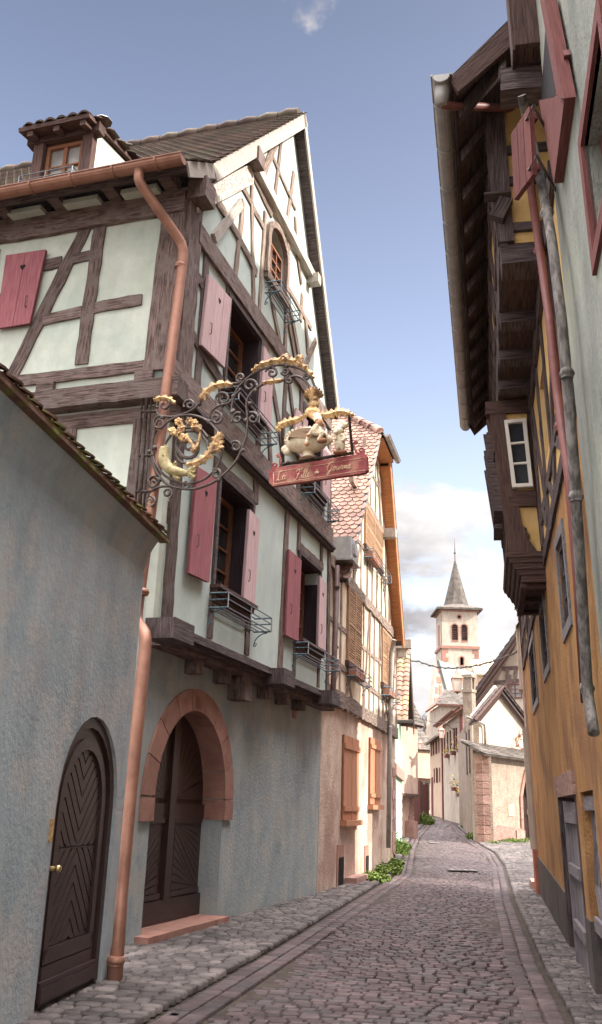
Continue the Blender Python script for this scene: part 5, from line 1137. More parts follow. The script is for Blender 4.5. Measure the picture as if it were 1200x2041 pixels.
a_ = FB_.hit(1014, 1392); b_ = FB_.hit(1040, 1363); fw(hb, FB_, a_[0], b_[0], a_[1], b_[1], mf='shutter_maroon', curtain=True, depth=None)
mb = MB(); s1 = FB_.P(bl[0]-.2, .9, bl[1]-.2); s2 = FB_.P(tr_[0]+.3, .9, tr_[1]+.4); dk2 = Vector((3, 10, 0)); slab(mb, [s1+dk2, s1, s2, s2+dk2], .3); rb_ = mb.build('roof', M['oak_brown'], hb)
mb = MB(); tiles(mb, s1+dk2, -dk2, s2-s1, .3, .26, 'scale', seed=46); mb.build('roof_tiles', M['tile_brown'], rb_)
d_ = (s2-s1); mb = MB(); mb.poly(FB_, [(bl[0]-.2, bl[1]-.5), (tr_[0]+.3, tr_[1]+.1), (tr_[0]+.3, tr_[1]+.38), (bl[0]-.2, bl[1]-.22)], .88, .94); mb.build('bargeboard', M['oak_grey'], rb_)
# small neighbour roof in straw colour between church and gable
p0, p1 = at(955, 1345, 90), at(985, 1345, 90); FY, LY = ff(p0, p1); hy = thing('far_roof_house', 'distant house with a yellowish tiled roof between the church tower and the timbered gable', 'house', FY.P(0, 0, 1)); mb = MB(); mb.boxf(FY, 0, LY+2, -4, 0, 1, p0.z); mb.build('wall', M['plaster_peach'], hy)
mb = MB(); t_ = at(957, 1316, 93).z; a0, b0 = FY.P(-.3, .3, p0.z), FY.P(LY+3, .3, p0.z); s_ = FY.P(0, -3, t_)-FY.P(0, .3, p0.z); slab(mb, [a0, b0, b0+s_, a0+s_], .2); tiles(mb, a0, b0-a0, s_, .3, .3, 'scale', seed=47); mb.build('roof', mat('straw_tile', (.42, .33, .20), (.56, .46, .30), scale=4, tintamt=.3), hy)
# ------------------------------------------------------------ ochre house with oriel on the right (its wall leans a little into the lane)
_a, _b = G(1182, 1971), G(1089, 1806); _d = Vector((_b.x-_a.x, _b.y-_a.y)).normalized()
RF = Fr((_a.x, _a.y), _d, (-_d.y, _d.x), .03)
def EF(a): q = RF.a+RF.u*a; return Fr((q.x, q.y), RF.n, -RF.u, 0)          # face turned to the viewer at distance a: u = out of the wall
oh = thing('oriel_house', 'ochre half-timbered house with dark timber oriel and overhanging top floor on the right', 'house', RF.P(2, -1, 0))
def ro(*pts, o=0.0): return [RF.hit(x, y, o) for x, y in pts]
W1 = [(-1.14, 3.30), (-.34, 3.30), (-.34, 4.16), (-1.14, 4.10)]; W2 = [(2.2, 3.37), (3.3, 3.37), (3.3, 4.16), (2.2, 4.14)]; W3 = [(5.3, 3.30), (7.0, 3.30), (7.0, 4.24), (5.3, 4.24)]
D1 = [(.02, -.05), (2.62, -.05), (2.62, 1.95), (.02, 1.93)]; D2 = [(-1.62, -.05), (-.46, -.05), (-.46, 1.74), (-1.62, 1.74)]
mb = MB(); mb.wall(RF, [(-3.25, .62), (D2[0][0], .62)] + [(-1.62, 1.74), (-.46, 1.74), (-.46, .62)] + [(.02, .62), (.02, 1.93), (2.62, 1.95), (2.62, .62)] + [(9.8, .62), (9.8, 4.45), (-3.25, 4.6)], [W1, W2, W3], thick=.35)
mb.build('ochre_wall', M['plaster_ochre'], oh)
mb = MB(); mb.wall(RF, [(-3.25, -.1), (-1.62, -.1), (-1.62, .62), (-3.25, .62)], thick=.3, o=.015); mb.build('dark_plinth', M['plaster_base'], oh); mb = MB(); mb.wall(RF, [(-.46, -.1), (.02, -.1), (.02, .62), (-.46, .62)], thick=.3, o=.015); mb.build('dark_plinth', M['plaster_base'], oh); mb = MB(); mb.wall(RF, [(2.62, -.1), (9.8, -.1), (9.8, .74), (2.62, .62)], thick=.3, o=.015)
mb.build('dark_plinth', M['plaster_base'], oh)
W4 = [(3.9, 5.2), (5.0, 5.2), (5.0, 6.1), (3.9, 6.1)]
mb = MB(); mb.wall(RF, [(-3.25, 4.6), (9.8, 4.45), (9.8, 5.6), (5.2, 5.6), (5.2, 6.75), (-3.25, 6.75)], [[(-.7, 5.3), (.1, 5.3), (.1, 6.2), (-.7, 6.2)]], thick=.3)
mb.boxf(RF, 9.6, 9.79, -1.4, -.31, 0, 5.6); mb.boxf(RF, -3.2, -3.0, -6, -.36, 0, 8); mb.boxf(RF, -3.0, 9.6, -6.3, -6, 0, 8)
mb.build('upper_wall', M['plaster_yellow'], oh)
mb = MB(); mb.boxf(RF, 5.25, 9.7, -6, -1.4, 0, 10.6); mb.prism([RF.P(5.25, -1.3, 10.6), RF.P(5.25, -6, 10.6), RF.P(5.25, -4.2, 13.6)], RF.P(9.9, 0, 0)-RF.P(5.25, 0, 0)); mb.build('added_shade_wing', M['plaster_yellow'], oh)  # hidden block added behind the lean-to to cast shade on the cream house
mb = MB(); a0, b0 = RF.P(9.82, .08, 5.62), RF.P(5.2, .08, 5.62); s_ = RF.P(0, -1.5, 7.0)-RF.P(0, .08, 5.62); slab(mb, [b0, a0, a0+s_, b0+s_], .1); tiles(mb, a0, b0-a0, s_, .2, .2, 'scale', seed=50); mb.build('lean_to_roof', M['tile_brown'], oh)
D = MB()
for q in (W1, W2, W3, [(-.7, 5.3), (.1, 5.3), (.1, 6.2), (-.7, 6.2)]): D.poly(RF, sq(q, 1.2), -.5, -.48)
D.boxf(RF, -1.7, 2.8, -.9, -.85, -.1, 2.2); D.build('unlit_interior', M['dark'], oh)
for q in (W1, W2, W3):
    f = window(oh, RF, q, 0, .04, 'oak_grey', rows=3, fw=.07, glass='glass_dull')
    mb = MB(); e = inset(q, -.11, -.11)
    for k in range(4): k2 = (k+1) % 4; mb.poly(RF, [e[k], e[k2], q[k2], q[k]], -.02, .02)
    mb.build('stone_surround', M['iron_grey'], f)
window(oh, RF, [(-.7, 5.3), (.1, 5.3), (.1, 6.2), (-.7, 6.2)], 0, .08, 'oak_grey', rows=3)
T = MB()
def rb(a, b, w_, o1=.03, T=T): T.beam(RF, a, b, w_, -.05, o1+rnd.uniform(-.004, .004), wob=.12)
rb((-3.2, 4.58), (9.8, 4.43), .17); rb((-3.2, 5.02), (1.5, 4.98), .13); rb((-3.2, 6.62), (5.2, 6.62), .24, .05); rb((3.5, 4.95), (9.8, 4.92), .12); rb((5.2, 5.5), (9.8, 5.5), .2, .05)
for u in (-2.2, -.85, .2, 1.35): rb((u, 4.65), (u+.02, 6.55), .13)
for u in (4.0, 4.6, 5.3, 6.2, 7.1, 8.0, 8.9, 9.7): rb((u, 4.5), (u, 5.5 if u > 5.2 else 6.5), .13)
for a, b in (((-2.1, 6.5), (-.9, 4.7)), ((.3, 4.7), (1.3, 6.5)), ((-1.9, 4.7), (-1.3, 5.0)), ((-.6, 4.65), (-.1, 5.0)), ((.4, 4.65), (.9, 5.0)), ((4.7, 4.6), (5.2, 5.4)), ((6.3, 5.4), (7, 4.6)), ((8.1, 4.6), (8.8, 5.4)), ((-3, 4.7), (-2.3, 6.3))): rb(a, b, .12)
T.build('timber_frame', M['oak_grey'], oh)
# doors
def lintel(q, m='stone'):
    mb = MB(); mb.boxf(RF, q[0][0]-.05, q[1][0]+.05, -.3, .03, q[2][1]-.22, q[2][1]+.02); return mb.build('stone_lintel', M[m], oh)
lintel(D1)
mb = MB(); mb.boxf(RF, 2.50, 2.62, -.2, .01, -.05, 1.75); mb.build('door_frame', M['oak_grey'], oh); mb = MB(); mb.boxf(RF, .02, .12, -.2, .01, -.05, 1.75); dfr = mb.build('door_frame', M['oak_grey'], oh)
mb = MB()
for k in range(6): mb.boxf(RF, .14+k*.21, .14+k*.21+.2, -.06, -.01, .02, 1.66, rnd.random())
for z in (.35, .92, 1.45): mb.boxf(RF, .14, 1.42, -.01, .03, z, z+.11)
mb.boxf(RF, 1.40, 1.46, -.07, .03, .02, 1.68); mb.build('plank_door', M['shutter_grey'], oh)
mb = MB(); q = D2                                               # diamond-pattern door
mb.boxf(RF, q[0][0], q[1][0], -.12, -.08, -.05, 1.7)
c = ((q[0][0]+q[1][0])/2, .95)
for k in range(6):
    r = .12+k*.11; rz = r*1.35
    for (sx1, sz1), (sx2, sz2) in (((1, 0), (0, 1)), ((0, 1), (-1, 0)), ((-1, 0), (0, -1)), ((0, -1), (1, 0))):
        P1 = (c[0]+sx1*r, c[1]+sz1*rz); P2 = (c[0]+sx2*r, c[1]+sz2*rz); P3 = (c[0]+sx2*(r-.06), c[1]+sz2*(rz-.08)); P4 = (c[0]+sx1*(r-.06), c[1]+sz1*(rz-.08))
        cl = lambda p_: (min(q[1][0]-.08, max(q[0][0]+.08, p_[0])), min(1.6, max(.05, p_[1]))); mb.poly(RF, [cl(P1), cl(P2), cl(P3), cl(P4)], -.08, -.05, rnd.random())
for z in (.55, 1.58): mb.boxf(RF, q[0][0]+.02, q[1][0]-.02, -.05, -.02, z, z+.12)
mb.build('diamond_door', M['shutter_grey'], oh)
# the oriel
A0, A1 = 1.5, 3.5; EO = EF(A0)
prof = [(-.02, 4.62), (.56, 4.62), (.60, 5.3), (.78, 6.75), (-.02, 6.75)]   # out of the wall, z  (world, lean folded in)
def oprism(mb, pts, a0, a1, tint=.5):
    f = EF(a0); base = [f.P(o, 0, z) for o, z in pts]; off = Vector((RF.u.x, RF.u.y, 0))*(a1-a0)
    n = len(base); mb.face(base, tint=tint); mb.face([p_+off for p_ in reversed(base)], tint=tint)
    for i in range(n): j = (i+1) % n; mb.face([base[i], base[i]+off, base[j]+off, base[j]], tint=tint)
mb = MB(); oprism(mb, [(.1, 4.60), (.54, 4.60), (.585, 5.3), (.765, 6.72), (.1, 6.72)], A0+.03, A1-.03); ori = mb.build('oriel', M['plaster_yellow'], oh)
TO = MB()
TO.beam(EO, EO.hit(1033, 1112), EO.hit(990, 818), .20, -.10, .02, wob=.04); TO.beam(EO, (.13, 4.6), (.24, 6.7), .08, -.10, .015, wob=.04)
TO.beam(EO, (.13, 6.62), (.8, 6.62), .18, -.10, .025, wob=.04)
w_bl, w_br, w_tr, w_tl = EO.hit(1021, 975), EO.hit(1062, 973), EO.hit(1048, 838), EO.hit(1005, 842)
TO.poly(EO, [(w_br[0]-.03, w_bl[1]-.24), (w_bl[0]+.05, w_bl[1]-.24), (w_bl[0]+.05, w_bl[1]-.03), (w_br[0]-.03, w_bl[1]-.03)], -.1, .022)
kb = [EO.hit(*p_) for p_ in ((1022, 1003), (1034, 1025), (1042, 1050), (1050, 1053), (1048, 1061), (1056, 1066), (1052, 1074), (1066, 1092), (1076, 1108), (1022, 1112), (1018, 1060))]
TO.poly(EO, kb, -.08, .018, gv=True)
for t in [i/4 for i in range(5)]:
    f = EF(A0+.1+(A1-A0-.2)*t); TO.prism([f.P(.50, 0, 4.62), f.P(.565, 0, 4.62), f.P(.61, 0, 5.3), f.P(.79, 0, 6.7), f.P(.72, 0, 6.7)], Vector((RF.u.x, RF.u.y, 0))*.1)
for z, o_ in ((4.75, .57), (5.25, .605), (6.0, .70)): TO.prism([EF(A0).P(o_-.08, 0, z), EF(A0).P(o_+.012, 0, z), EF(A0).P(o_+.02, 0, z+.12), EF(A0).P(o_-.08, 0, z+.12)], Vector((RF.u.x, RF.u.y, 0))*(A1-A0))
TO.build('oriel_frame', M['oak_brown'], ori)
mb = MB()                                                         # stepped moulding that carries it
for z0, z1, oa, ob in ((4.57, 4.64, .60, .62), (4.50, 4.565, .55, .58), (4.42, 4.495, .50, .53), (4.35, 4.415, .45, .48), (4.26, 4.345, .42, .43)):
    k = (4.64-z1)*.55; oprism(mb, [(.02, z0), (oa, z0), (ob, z1), (.02, z1)], A0-.03+k*.35, A1+.03-k*.35)
mb.build('stepped_corbel', M['oak_brown'], ori)
mb = MB()
for t in (.0, .47, .94): a = A0+.12+(A1-A0-.34)*t; oprism(mb, [(.06, 4.20), (.42, 4.20), (.42, 4.26), (.06, 4.26)], a, a+.12)
oprism(mb, [(.36, 4.205), (.44, 4.205), (.44, 4.258), (.36, 4.258)], A0+.09, A1-.1); mb.build('oriel_underside', M['oak_brown'], ori)
window(ori, EO, [w_br, w_bl, w_tl, w_tr], .02, -.03, 'frame_white', cols=1, rows=3, fw=.045)
OS = Fr(tuple(EO.P(.60, 0, 0).xy), RF.u, RF.n, 0)
for (a, b, z0, z1) in ((.35, .95, 5.35, 6.4), (1.15, 1.75, 5.35, 6.4)):
    mb = MB(); f = EF(A0)
    ob = lambda z: .605+.12*(z-5.3); pr = [f.P(ob(z)+dx, 0, z) for z, dx in ((z0, .0), (z0, .10), (z1, .10), (z1, .0))]
    mb.prism([p_+Vector((RF.u.x, RF.u.y, 0))*a for p_ in pr], Vector((RF.u.x, RF.u.y, 0))*.05); mb.prism([p_+Vector((RF.u.x, RF.u.y, 0))*(b) for p_ in pr], Vector((RF.u.x, RF.u.y, 0))*.05)
    mb.prism([f.P(ob(z0)-.02, 0, z0-.05)+Vector((RF.u.x, RF.u.y, 0))*a, f.P(ob(z0)+.12, 0, z0-.05)+Vector((RF.u.x, RF.u.y, 0))*a, f.P(ob(z0)+.12, 0, z0)+Vector((RF.u.x, RF.u.y, 0))*a, f.P(ob(z0)-.02, 0, z0)+Vector((RF.u.x, RF.u.y, 0))*a], Vector((RF.u.x, RF.u.y, 0))*(b-a))
    mb.build('oriel_shutter', M['oak_grey'], ori)
# overhanging top floor
B0, B1 = -2.0, 5.15; JZ = 6.78; EN = EF(B0)
tp = [(.22, JZ), (.60, JZ), (.745, 8.35), (.22, 8.35)]
mb = MB(); oprism(mb, [(-.2, JZ), (.585, JZ), (.73, 8.4), (-.2, 8.4)], B0+.03, B1); top = mb.build('top_floor_wall', M['plaster_yellow'], oh)
T = MB()
pst = [EN.hit(*p_) for p_ in ((990, 440), (1023, 440), (1003, 210), (960, 206))]; T.poly(EN, [(pst[0][0], JZ), (pst[1][0], JZ), pst[2], pst[3]], -.06, .03, gv=True)
for y0 in (300, 362, 455): a = EN.hit(1000, y0); T.beam(EN, (a[0], a[1]), (a[0]-.5, a[1]+.0), .09, -.03, .012)
off = Vector((RF.u.x, RF.u.y, 0)); oz = lambda z: .588+(z-JZ)*.0895
def tface(a, b, w_, o1=.03):   # timber on the street face of the top floor: (along, z)
    TF = Fr((EN.P(.588, 0, 0).x, EN.P(.588, 0, 0).y), RF.u, RF.n, .0895); TF.a = TF.a-TF.n*(.0895*JZ); T.beam(TF, a, b, w_, -.03, o1)
for u in (.1, .9, 1.7, 2.5, 3.3, 4.1, 4.9, 5.7, 6.4, 7.05): tface((u, JZ), (u, 8.3), .13)
for z in (7.3, 7.85): tface((.1, z), (7.05, z), .10)
for k in range(4): tface((.2+k*1.7, JZ+.1), (.8+k*1.7, 8.2), .11, .028)
tface((0, JZ+.06), (7.15, JZ+.06), .2, .05); tface((0, 8.3), (7.15, 8.3), .16, .04)
T.build('timber_frame', M['oak_grey'], oh)
mb = MB(); oprism(mb, [(.05, JZ-.04), (.57, JZ-.04), (.57, JZ), (.05, JZ)], B0+.02, A0); mb.build('jetty_boards', M['oak_brown'], oh)
for a in (B0, -.75, .12, .92): mb = MB(); oprism(mb, [(.08, JZ-.24 if a == B0 else JZ-.17), (.62, JZ-.24 if a == B0 else JZ-.17), (.63, JZ-.04), (.08, JZ-.04)], a-.02, a+(.30 if a == B0 else .2)); mb.build('jetty_joist', M['oak_grey'], oh)
mb = MB(); b = EN.hit(1000, 450); mb.beam(EN, (b[0]+.05, 7.0), (b[0]-.05, 7.22), .14, .03, .12); mb.boxf(EN, b[0]-.10, b[0]+.16, .03, .16, 7.24, 7.26); mb.build('beam_end', M['oak_grey'], oh)
# roof: sprocketed eaves, steep main slope
def rp(a, o, z): f = EF(a); return f.P(o, 0, z)
V0, V1 = -2.85, 5.35; ev, kk, rg_ = (.94+.24, 8.02), (.25+.25, 8.66), (-4.9, 16.4)
ev = (1.06, 8.05); kk = (.50, 8.64); ng = Vector((0, 0, 1))
mb = MB(); slab(mb, [rp(V1, *ev), rp(V0, *ev), rp(V0, *kk), rp(V1, *kk)], .09); slab(mb, [rp(V1, *kk), rp(V0, *kk), rp(V0, *rg_), rp(V1, *rg_)], .12)
slab(mb, [rp(V0, -10.3, 8.6), rp(V1, -10.3, 8.6), rp(V1, *rg_), rp(V0, *rg_)], .12); mb.prism([rp(B0+.2, .4, 8.3), rp(B0+.2, kk[0]-.1, kk[1]-.2), rp(B0+.2, rg_[0], rg_[1]-.3), rp(B0+.2, -9.9, 8.4)], off*.2); mb.prism([rp(V1-.5, .4, 8.3), rp(V1-.5, kk[0]-.1, kk[1]-.2), rp(V1-.5, rg_[0], rg_[1]-.3), rp(V1-.5, -9.9, 8.4)], off*.2)
rf_ = mb.build('roof', M['oak_grey'], oh)
mb = MB(); tiles(mb, rp(V1, *ev), rp(V0+.13, *ev)-rp(V1, *ev), rp(V0, *kk)-rp(V0, *ev), .18, .16, 'scale', seed=51); tiles(mb, rp(V1, *kk), rp(V0+.13, *kk)-rp(V1, *kk), rp(V0, *rg_)-rp(V0, *kk), .18, .16, 'scale', seed=52); mb.build('roof_tiles', M['tile_brown'], rf_)
for a in (V0-.02, V1-.02):
    mb = MB(); mb.prism([rp(a, ev[0], ev[1]-.04), rp(a, kk[0], kk[1]-.04), rp(a, kk[0]-.1, kk[1]-.26), rp(a, ev[0]-.08, ev[1]-.20)], off*.05); mb.prism([rp(a, kk[0], kk[1]-.04), rp(a, -1.5, kk[1]+2.0*1.436), rp(a, -1.62, kk[1]+2.0*1.436-.2), rp(a, kk[0]-.1, kk[1]-.26)], off*.05); mb.build('bargeboard', M['oak_brown'], rf_)
mb = MB()
k = V0+.25
while k < V1-.1: mb = MB(); mb.prism([rp(k, ev[0]-.08, ev[1]-.13), rp(k, ev[0]-.08, ev[1]-.26), rp(k, .6, 8.30), rp(k, .6, 8.46)], off*.11); mb.build('rafter_foot', M['oak_grey'], rf_); k += .62
mb = MB(); mb.prism([rp(V0, ev[0]-.05, ev[1]-.06), rp(V0, .62, 8.50), rp(V0, .62, 8.46), rp(V0, ev[0]-.05, ev[1]-.10)], off*(V1-V0)); mb.build('soffit_boards', M['oak_brown'], rf_)
gp0, gp1 = rp(V0-.06, 1.13, 8.04), rp(V1+.05, 1.13, 8.04)
gutter(oh, (gp0, gp1), .085, 'zinc')
hq = lambda x, y, o=.09: (lambda uz: RF.P(uz[0], o, uz[1]))(RF.hit(x, y, o))
pr_ = RF.hit(1036, 222, .12); ptop = RF.P(pr_[0], .12, pr_[1]); po = gp0+off*.12+Vector((0, 0, -.05))
pipe(oh, [po, po+Vector((0, 0, -.20)), ptop+(po-ptop)*.04+Vector((0, 0, .03)), ptop, hq(1062, 400), hq(1096, 640), hq(1112, 790), hq(1136, 960), hq(1152, 1150), hq(1168, 1400)], .04, 'pipe_red', rings=[(hq(1075, 500), (0, 0, 1)), (hq(1118, 850), (0, 0, 1)), (hq(1040, 240), (0, 0, 1))])
mb = MB(); mb.tube([po+Vector((0, 0, .03)), po+Vector((0, 0, -.08)), po+Vector((0, 0, -.20))], [.09, .07, .045], 10); mb.build('gutter_outlet', M['zinc'], oh)

# ------------------------------------------------------------ near grey-green house at the right edge
gh = thing('grey_green_house', 'tall grey-green rendered house at the right edge with maroon shutters and boarded corner', 'house', RF.P(-5, 0, 0))
WG = [(-4.25, 6.6), (-3.55, 6.6), (-3.55, 8.2), (-4.25, 8.2)]
wa = RF.hit(1188, 470, .05); wb = RF.hit(1188, 70, .05)
WG2 = [(-5.9, wa[1]), (-4.95, wa[1]), (-4.95, wb[1]), (-5.9, wb[1])]
WG3 = [(-7.4, 2.6), (-6.5, 2.6), (-6.5, 4.0), (-7.4, 4.0)]
mb = MB(); mb.wall(RF, [(-7.0, -.1), (-3.27, -.1), (-3.27, 13), (-7.0, 13)], [WG2], o=.03, thick=.4)
mb.boxf(RF, -3.6, -3.28, -7, -.38, -.1, 13); mb.boxf(RF, -6.98, -3.6, -7.2, -7, -.1, 13); mb.boxf(RF, -6.98, -6.7, -7, -.38, -.1, 13)
mb.build('rendered_wall', M['plaster_green'], gh)
for q in (WG2,):
    f = window(gh, RF, q, .03, .12, 'shutter_maroon', rows=4, casing='shutter_maroon', cw=.1)
    mb = MB(); mb.poly(RF, sq(q, 1.2), -.5, -.45); mb.build('unlit_interior', M['dark'], gh)
q3 = [(-4.82, wa[1]-.25), (-4.25, wa[1]-.1), (-4.25, wb[1]+.1), (-4.82, wb[1]+.1)]
mb = MB(); z0 = RF.hit(1040, 150, .1)[1]
for k in range(3): mb.boxf(RF, -3.28, -3.10, .0+k*.08, .0+k*.08+.075, 7.86, 13, rnd.random())
mb.boxf(RF, -3.34, -3.285, .0, .24, 7.85, 13)
mb.boxf(RF, -3.32, -3.06, .24, .262, 7.82, 13)
mb.build('boarded_corner', M['oak_brown'], gh)
mb = MB(); mb.beam(EF(-3.05), (.15, 7.72), (.60, 7.74), .24, -.2, .04, wob=.05); mb.build('beam_end', M['oak_grey'], gh)
def rpoly(pts, o0, o1, m, name, parent):
    mb = MB(); pl = [RF.hit(x, y, o1) for x, y in pts]; n = 4; mb.poly(RF, pl, o0, o1); return mb.build(name, M[m], parent)
f1 = rpoly([(1074, 200), (1112, 192), (1125, 196), (1104, 366)], .02, .10, 'shutter_maroon', 'open_shutter', gh)
rpoly([(1078, 205), (1108, 190), (1098, 60), (1088, 40)], .031, .035, 'dark', 'window_opening', gh)
rpoly([(1076, 0), (1086, 0), (1122, 196), (1110, 192)], .05, .13, 'shutter_maroon', 'open_shutter', gh)
rpoly([(1107, 190), (1112, 190), (1125, 110), (1121, 100)], .04, .08, 'shutter_maroon', 'window_frame', gh)
# shutter of the ochre house, folded back in front of the pipes
def zeq(p0, p1, Y1):
    a = at(p1[0], p1[1], Y1); lo, hi = Y1*.5, Y1*2
    for _ in range(40):
        m_ = (lo+hi)/2
        if at(p0[0], p0[1], m_).z < a.z: lo = m_
        else: hi = m_
    return at(p0[0], p0[1], lo), a
tl_, tr2 = zeq((1023, 268), (1060, 211), 5.85); bl_, br_ = zeq((1047, 405), (1086, 347), 5.85)
uS = Vector((tr2.x-tl_.x, tr2.y-tl_.y)); FS = Fr((tl_.x, tl_.y), uS); wS = uS.length
mb = MB()
for k in range(3): mb.boxf(FS, wS*k/3, wS*(k+1)/3-.008, -.02, .02, bl_.z, tl_.z, rnd.random())
for zt_ in (.08, .82): mb.boxf(FS, 0, wS, -.05, -.02, bl_.z+(tl_.z-bl_.z)*zt_, bl_.z+(tl_.z-bl_.z)*(zt_+.08))
mb.build('folded_shutter', M['shutter_maroon'], oh)
for zt_ in (.1, .84): mb = MB(); z = bl_.z+(tl_.z-bl_.z)*zt_; mb.tube([FS.P(wS-.05, .03, z), FS.P(wS+.12, .05, z), RF.P(-3.3, .0, z)], .012, 5); mb.build('shutter_hinge', M['iron'], oh)
pipe(gh, [hq(1040, 190, .22), hq(1056, 262, .16), hq(1080, 370, .14), hq(1099, 470, .14), hq(1120, 640, .14), hq(1142, 900, .14), hq(1158, 1150, .14), hq(1171, 1380, .14), hq(1178, 1425, .14), hq(1184, 1462, .14)], .038, 'pipe_old', 'corroded_downpipe', rings=[(hq(1090, 425, .14), (0, 0, 1)), (hq(1130, 745, .14), (0, 0, 1)), (hq(1148, 990, .14), (0, 0, 1)), (hq(1170, 1372, .14), (0, 0, 1))])
mb = MB(); slab(mb, [RF.P(-3.0, .9, 12.7), RF.P(-7.3, .9, 12.7), RF.P(-7.3, -3.5, 18.0), RF.P(-3.0, -3.5, 18.0)], .2); slab(mb, [RF.P(-7.3, -8, 12.7), RF.P(-3.0, -8, 12.7), RF.P(-3.0, -3.5, 18.0), RF.P(-7.3, -3.5, 18.0)], .2)
mb.prism([RF.P(-3.4, 0, 12.9), RF.P(-3.4, -7, 12.9), RF.P(-3.4, -3.5, 17.6)], off*-.2); mb.build('roof', M['tile_brown'], gh)

# ------------------------------------------------------------ rose house beyond the gap, seen as a sliver
ph = thing('rose_house', 'narrow strip of a rose and white rendered house beyond the ochre house, with red base', 'house', RF.P(12, 0, 0))
mb = MB(); mb.boxf(RF, 9.84, 10.6, -5, .04, .85, 5.3); mb.build('wall', M['plaster_rose'], ph)
mb = MB(); mb.boxf(RF, 9.83, 10.63, -5, .07, -.1, .85); mb.build('red_base', mat('red_painted_base', (.36, .12, .08), (.46, .18, .13), scale=4, bump=.3), ph)
mb = MB(); mb.boxf(RF, 9.86, 10.1, .04, .12, .85, 3.2); mb.build('white_corner_board', M['plaster_white'], ph)
mb = MB()
for (a, b, z0, z1) in ((10.2, 10.9, 1.6, 3.1), (10.2, 10.9, 4.1, 5.4)):
    s = MB(); s.boxf(RF, a, b-.4, .04, .09, z0, z1); s.boxf(RF, a-.05, b-.35, .04, .12, z0-.1, z0); s.build('closed_shutter', M['plaster_white'], ph)
mb = MB(); a0, b0 = RF.P(10.8, .06, 5.3), RF.P(9.8, .06, 5.3); s_ = RF.P(0, -4.2, 11.6)-RF.P(0, .06, 5.3); slab(mb, [b0, a0, a0+s_, b0+s_], .1); tiles(mb, a0, b0-a0, s_, .2, .2, 'scale', seed=53)
mb.build('roof', M['tile_brown'], ph)
mb = MB(); mb.boxf(RF, 12.4, 20, -13, -7.5, 0, 11.5); mb.build('added_shade_wing', M['plaster_rose'], ph)  # out-of-view block added to shade the lower wall of the cream house
st = thing('stone_block', 'low brown stone step block standing on the cobbles by the red base', 'step', G(1068, 1768))
b_ = G(1070, 1772); FSB = Fr((b_.x, b_.y), RF.u, RF.n); mb = MB(); mb.boxf(FSB, -.5, .7, -.45, .12, -.03, .17); mb.build('block', M['stone'], st)
# ------------------------------------------------------------ wrought-iron restaurant sign on the corner post
so_ = H.P(-3.02, .02, 0); SG = Fr((so_.x, so_.y), H.n, -H.u)
sign = thing('wrought_iron_sign', 'scrolled wrought-iron restaurant sign with gilded leaves, cream tureen, cooks and red name board', 'shop sign', SG.P(0, 0, 5.6))
def sp(X, Y, o=0.0):                                              # drawing coordinates of the sign -> its own plane
    u, z = SG.hit(280+X/2.5, 700+Y/2.5, o); return SG.P(u, o, z)
def strip(mb, pts, r=.016, n=6, o=0.0): mb.tube([sp(x, y, o) for x, y in pts], r, n)
def spiral(cx, cy, r, a0, turns, k=.15, n=26): return [(cx+r*(1-(1-k)*i/n)*math.cos(math.radians(a0+360*turns*i/n)), cy-r*(1-(1-k)*i/n)*math.sin(math.radians(a0+360*turns*i/n))) for i in range(n+1)]
def smooth(p, it=2):
    for _ in range(it):
        q = [p[0]]
        for a, b in zip(p, p[1:]): q += [lerp(a, b, .18), lerp(a, b, .75)]
        p = q+[p[-1]]
    return p
I = MB()
for c in (
    arc(235, 485, 180, 150, 505, 40, 165), smooth([(110, 330), (75, 350), (52, 500), (70, 590), (130, 670), (250, 695), (370, 655), (470, 565), (528, 440), (535, 340), (525, 250), (560, 195), (620, 158), (700, 150)]),
    smooth([(455, 355), (455, 260), (480, 185), (560, 108), (680, 64), (790, 80), (850, 125), (872, 185)]), smooth([(730, 140), (770, 120), (820, 140), (845, 185)]),
    spiral(245, 478, 100, -60, 1.9, .1), spiral(245, 478, 62, 160, 1.5, .1), spiral(118, 268, 38, 200, -1.3), spiral(245, 268, 30, 200, -1.4), spiral(378, 335, 34, 100, -1.5), spiral(412, 238, 42, 240, -1.4), spiral(500, 132, 24, 230, -1.2),
    spiral(545, 172, 36, 0, 1.2), spiral(560, 335, 32, 120, -1.3), spiral(484, 335, 30, 60, 1.2), spiral(475, 475, 28, 140, -1.1, .4), spiral(655, 108, 32, 170, -1.4), spiral(722, 100, 22, 200, 1.3), spiral(742, 145, 22, 90, 1.2),
    spiral(830, 128, 18, 60, 1.3), spiral(378, 612, 26, 140, -1.2, .4), spiral(230, 672, 20, 90, 1.2), spiral(95, 358, 36, 60, 1.1, .4), spiral(65, 655, 34, 60, 1.2), spiral(48, 752, 30, 100, -1.4), spiral(135, 708, 26, 300, 1.4),
    smooth([(80, 290), (85, 320), (150, 330), (230, 310), (290, 270), (320, 215), (380, 170), (440, 160), (480, 162), (505, 150)]), smooth([(340, 350), (350, 300), (390, 268), (440, 262), (470, 220), (500, 190)]),
    smooth([(372, 390), (378, 430), (350, 490), (300, 545), (240, 565), (190, 550), (175, 500)]), smooth([(120, 470), (150, 415), (220, 380), (300, 385), (335, 430)]), smooth([(30, 740), (45, 700), (90, 675), (150, 672)]), smooth([(40, 640), (60, 690), (100, 640), (75, 630)])):
    strip(I, c)
for x, y in ((295, 262), (650, 78), (730, 75), (575, 198), (545, 262), (510, 495), (390, 642), (45, 500), (455, 305), (410, 268)): I.ball(sp(x, y), .028, n=8)
for x, y in ((110, 330), (342, 352), (460, 300), (70, 480), (95, 640), (528, 345), (465, 225)): I.ball(sp(x, y), .034, 1, .6, 1, n=8)
I.build('scrollwork', M['iron'], sign)
B = MB()                                                          # hinged wall bar
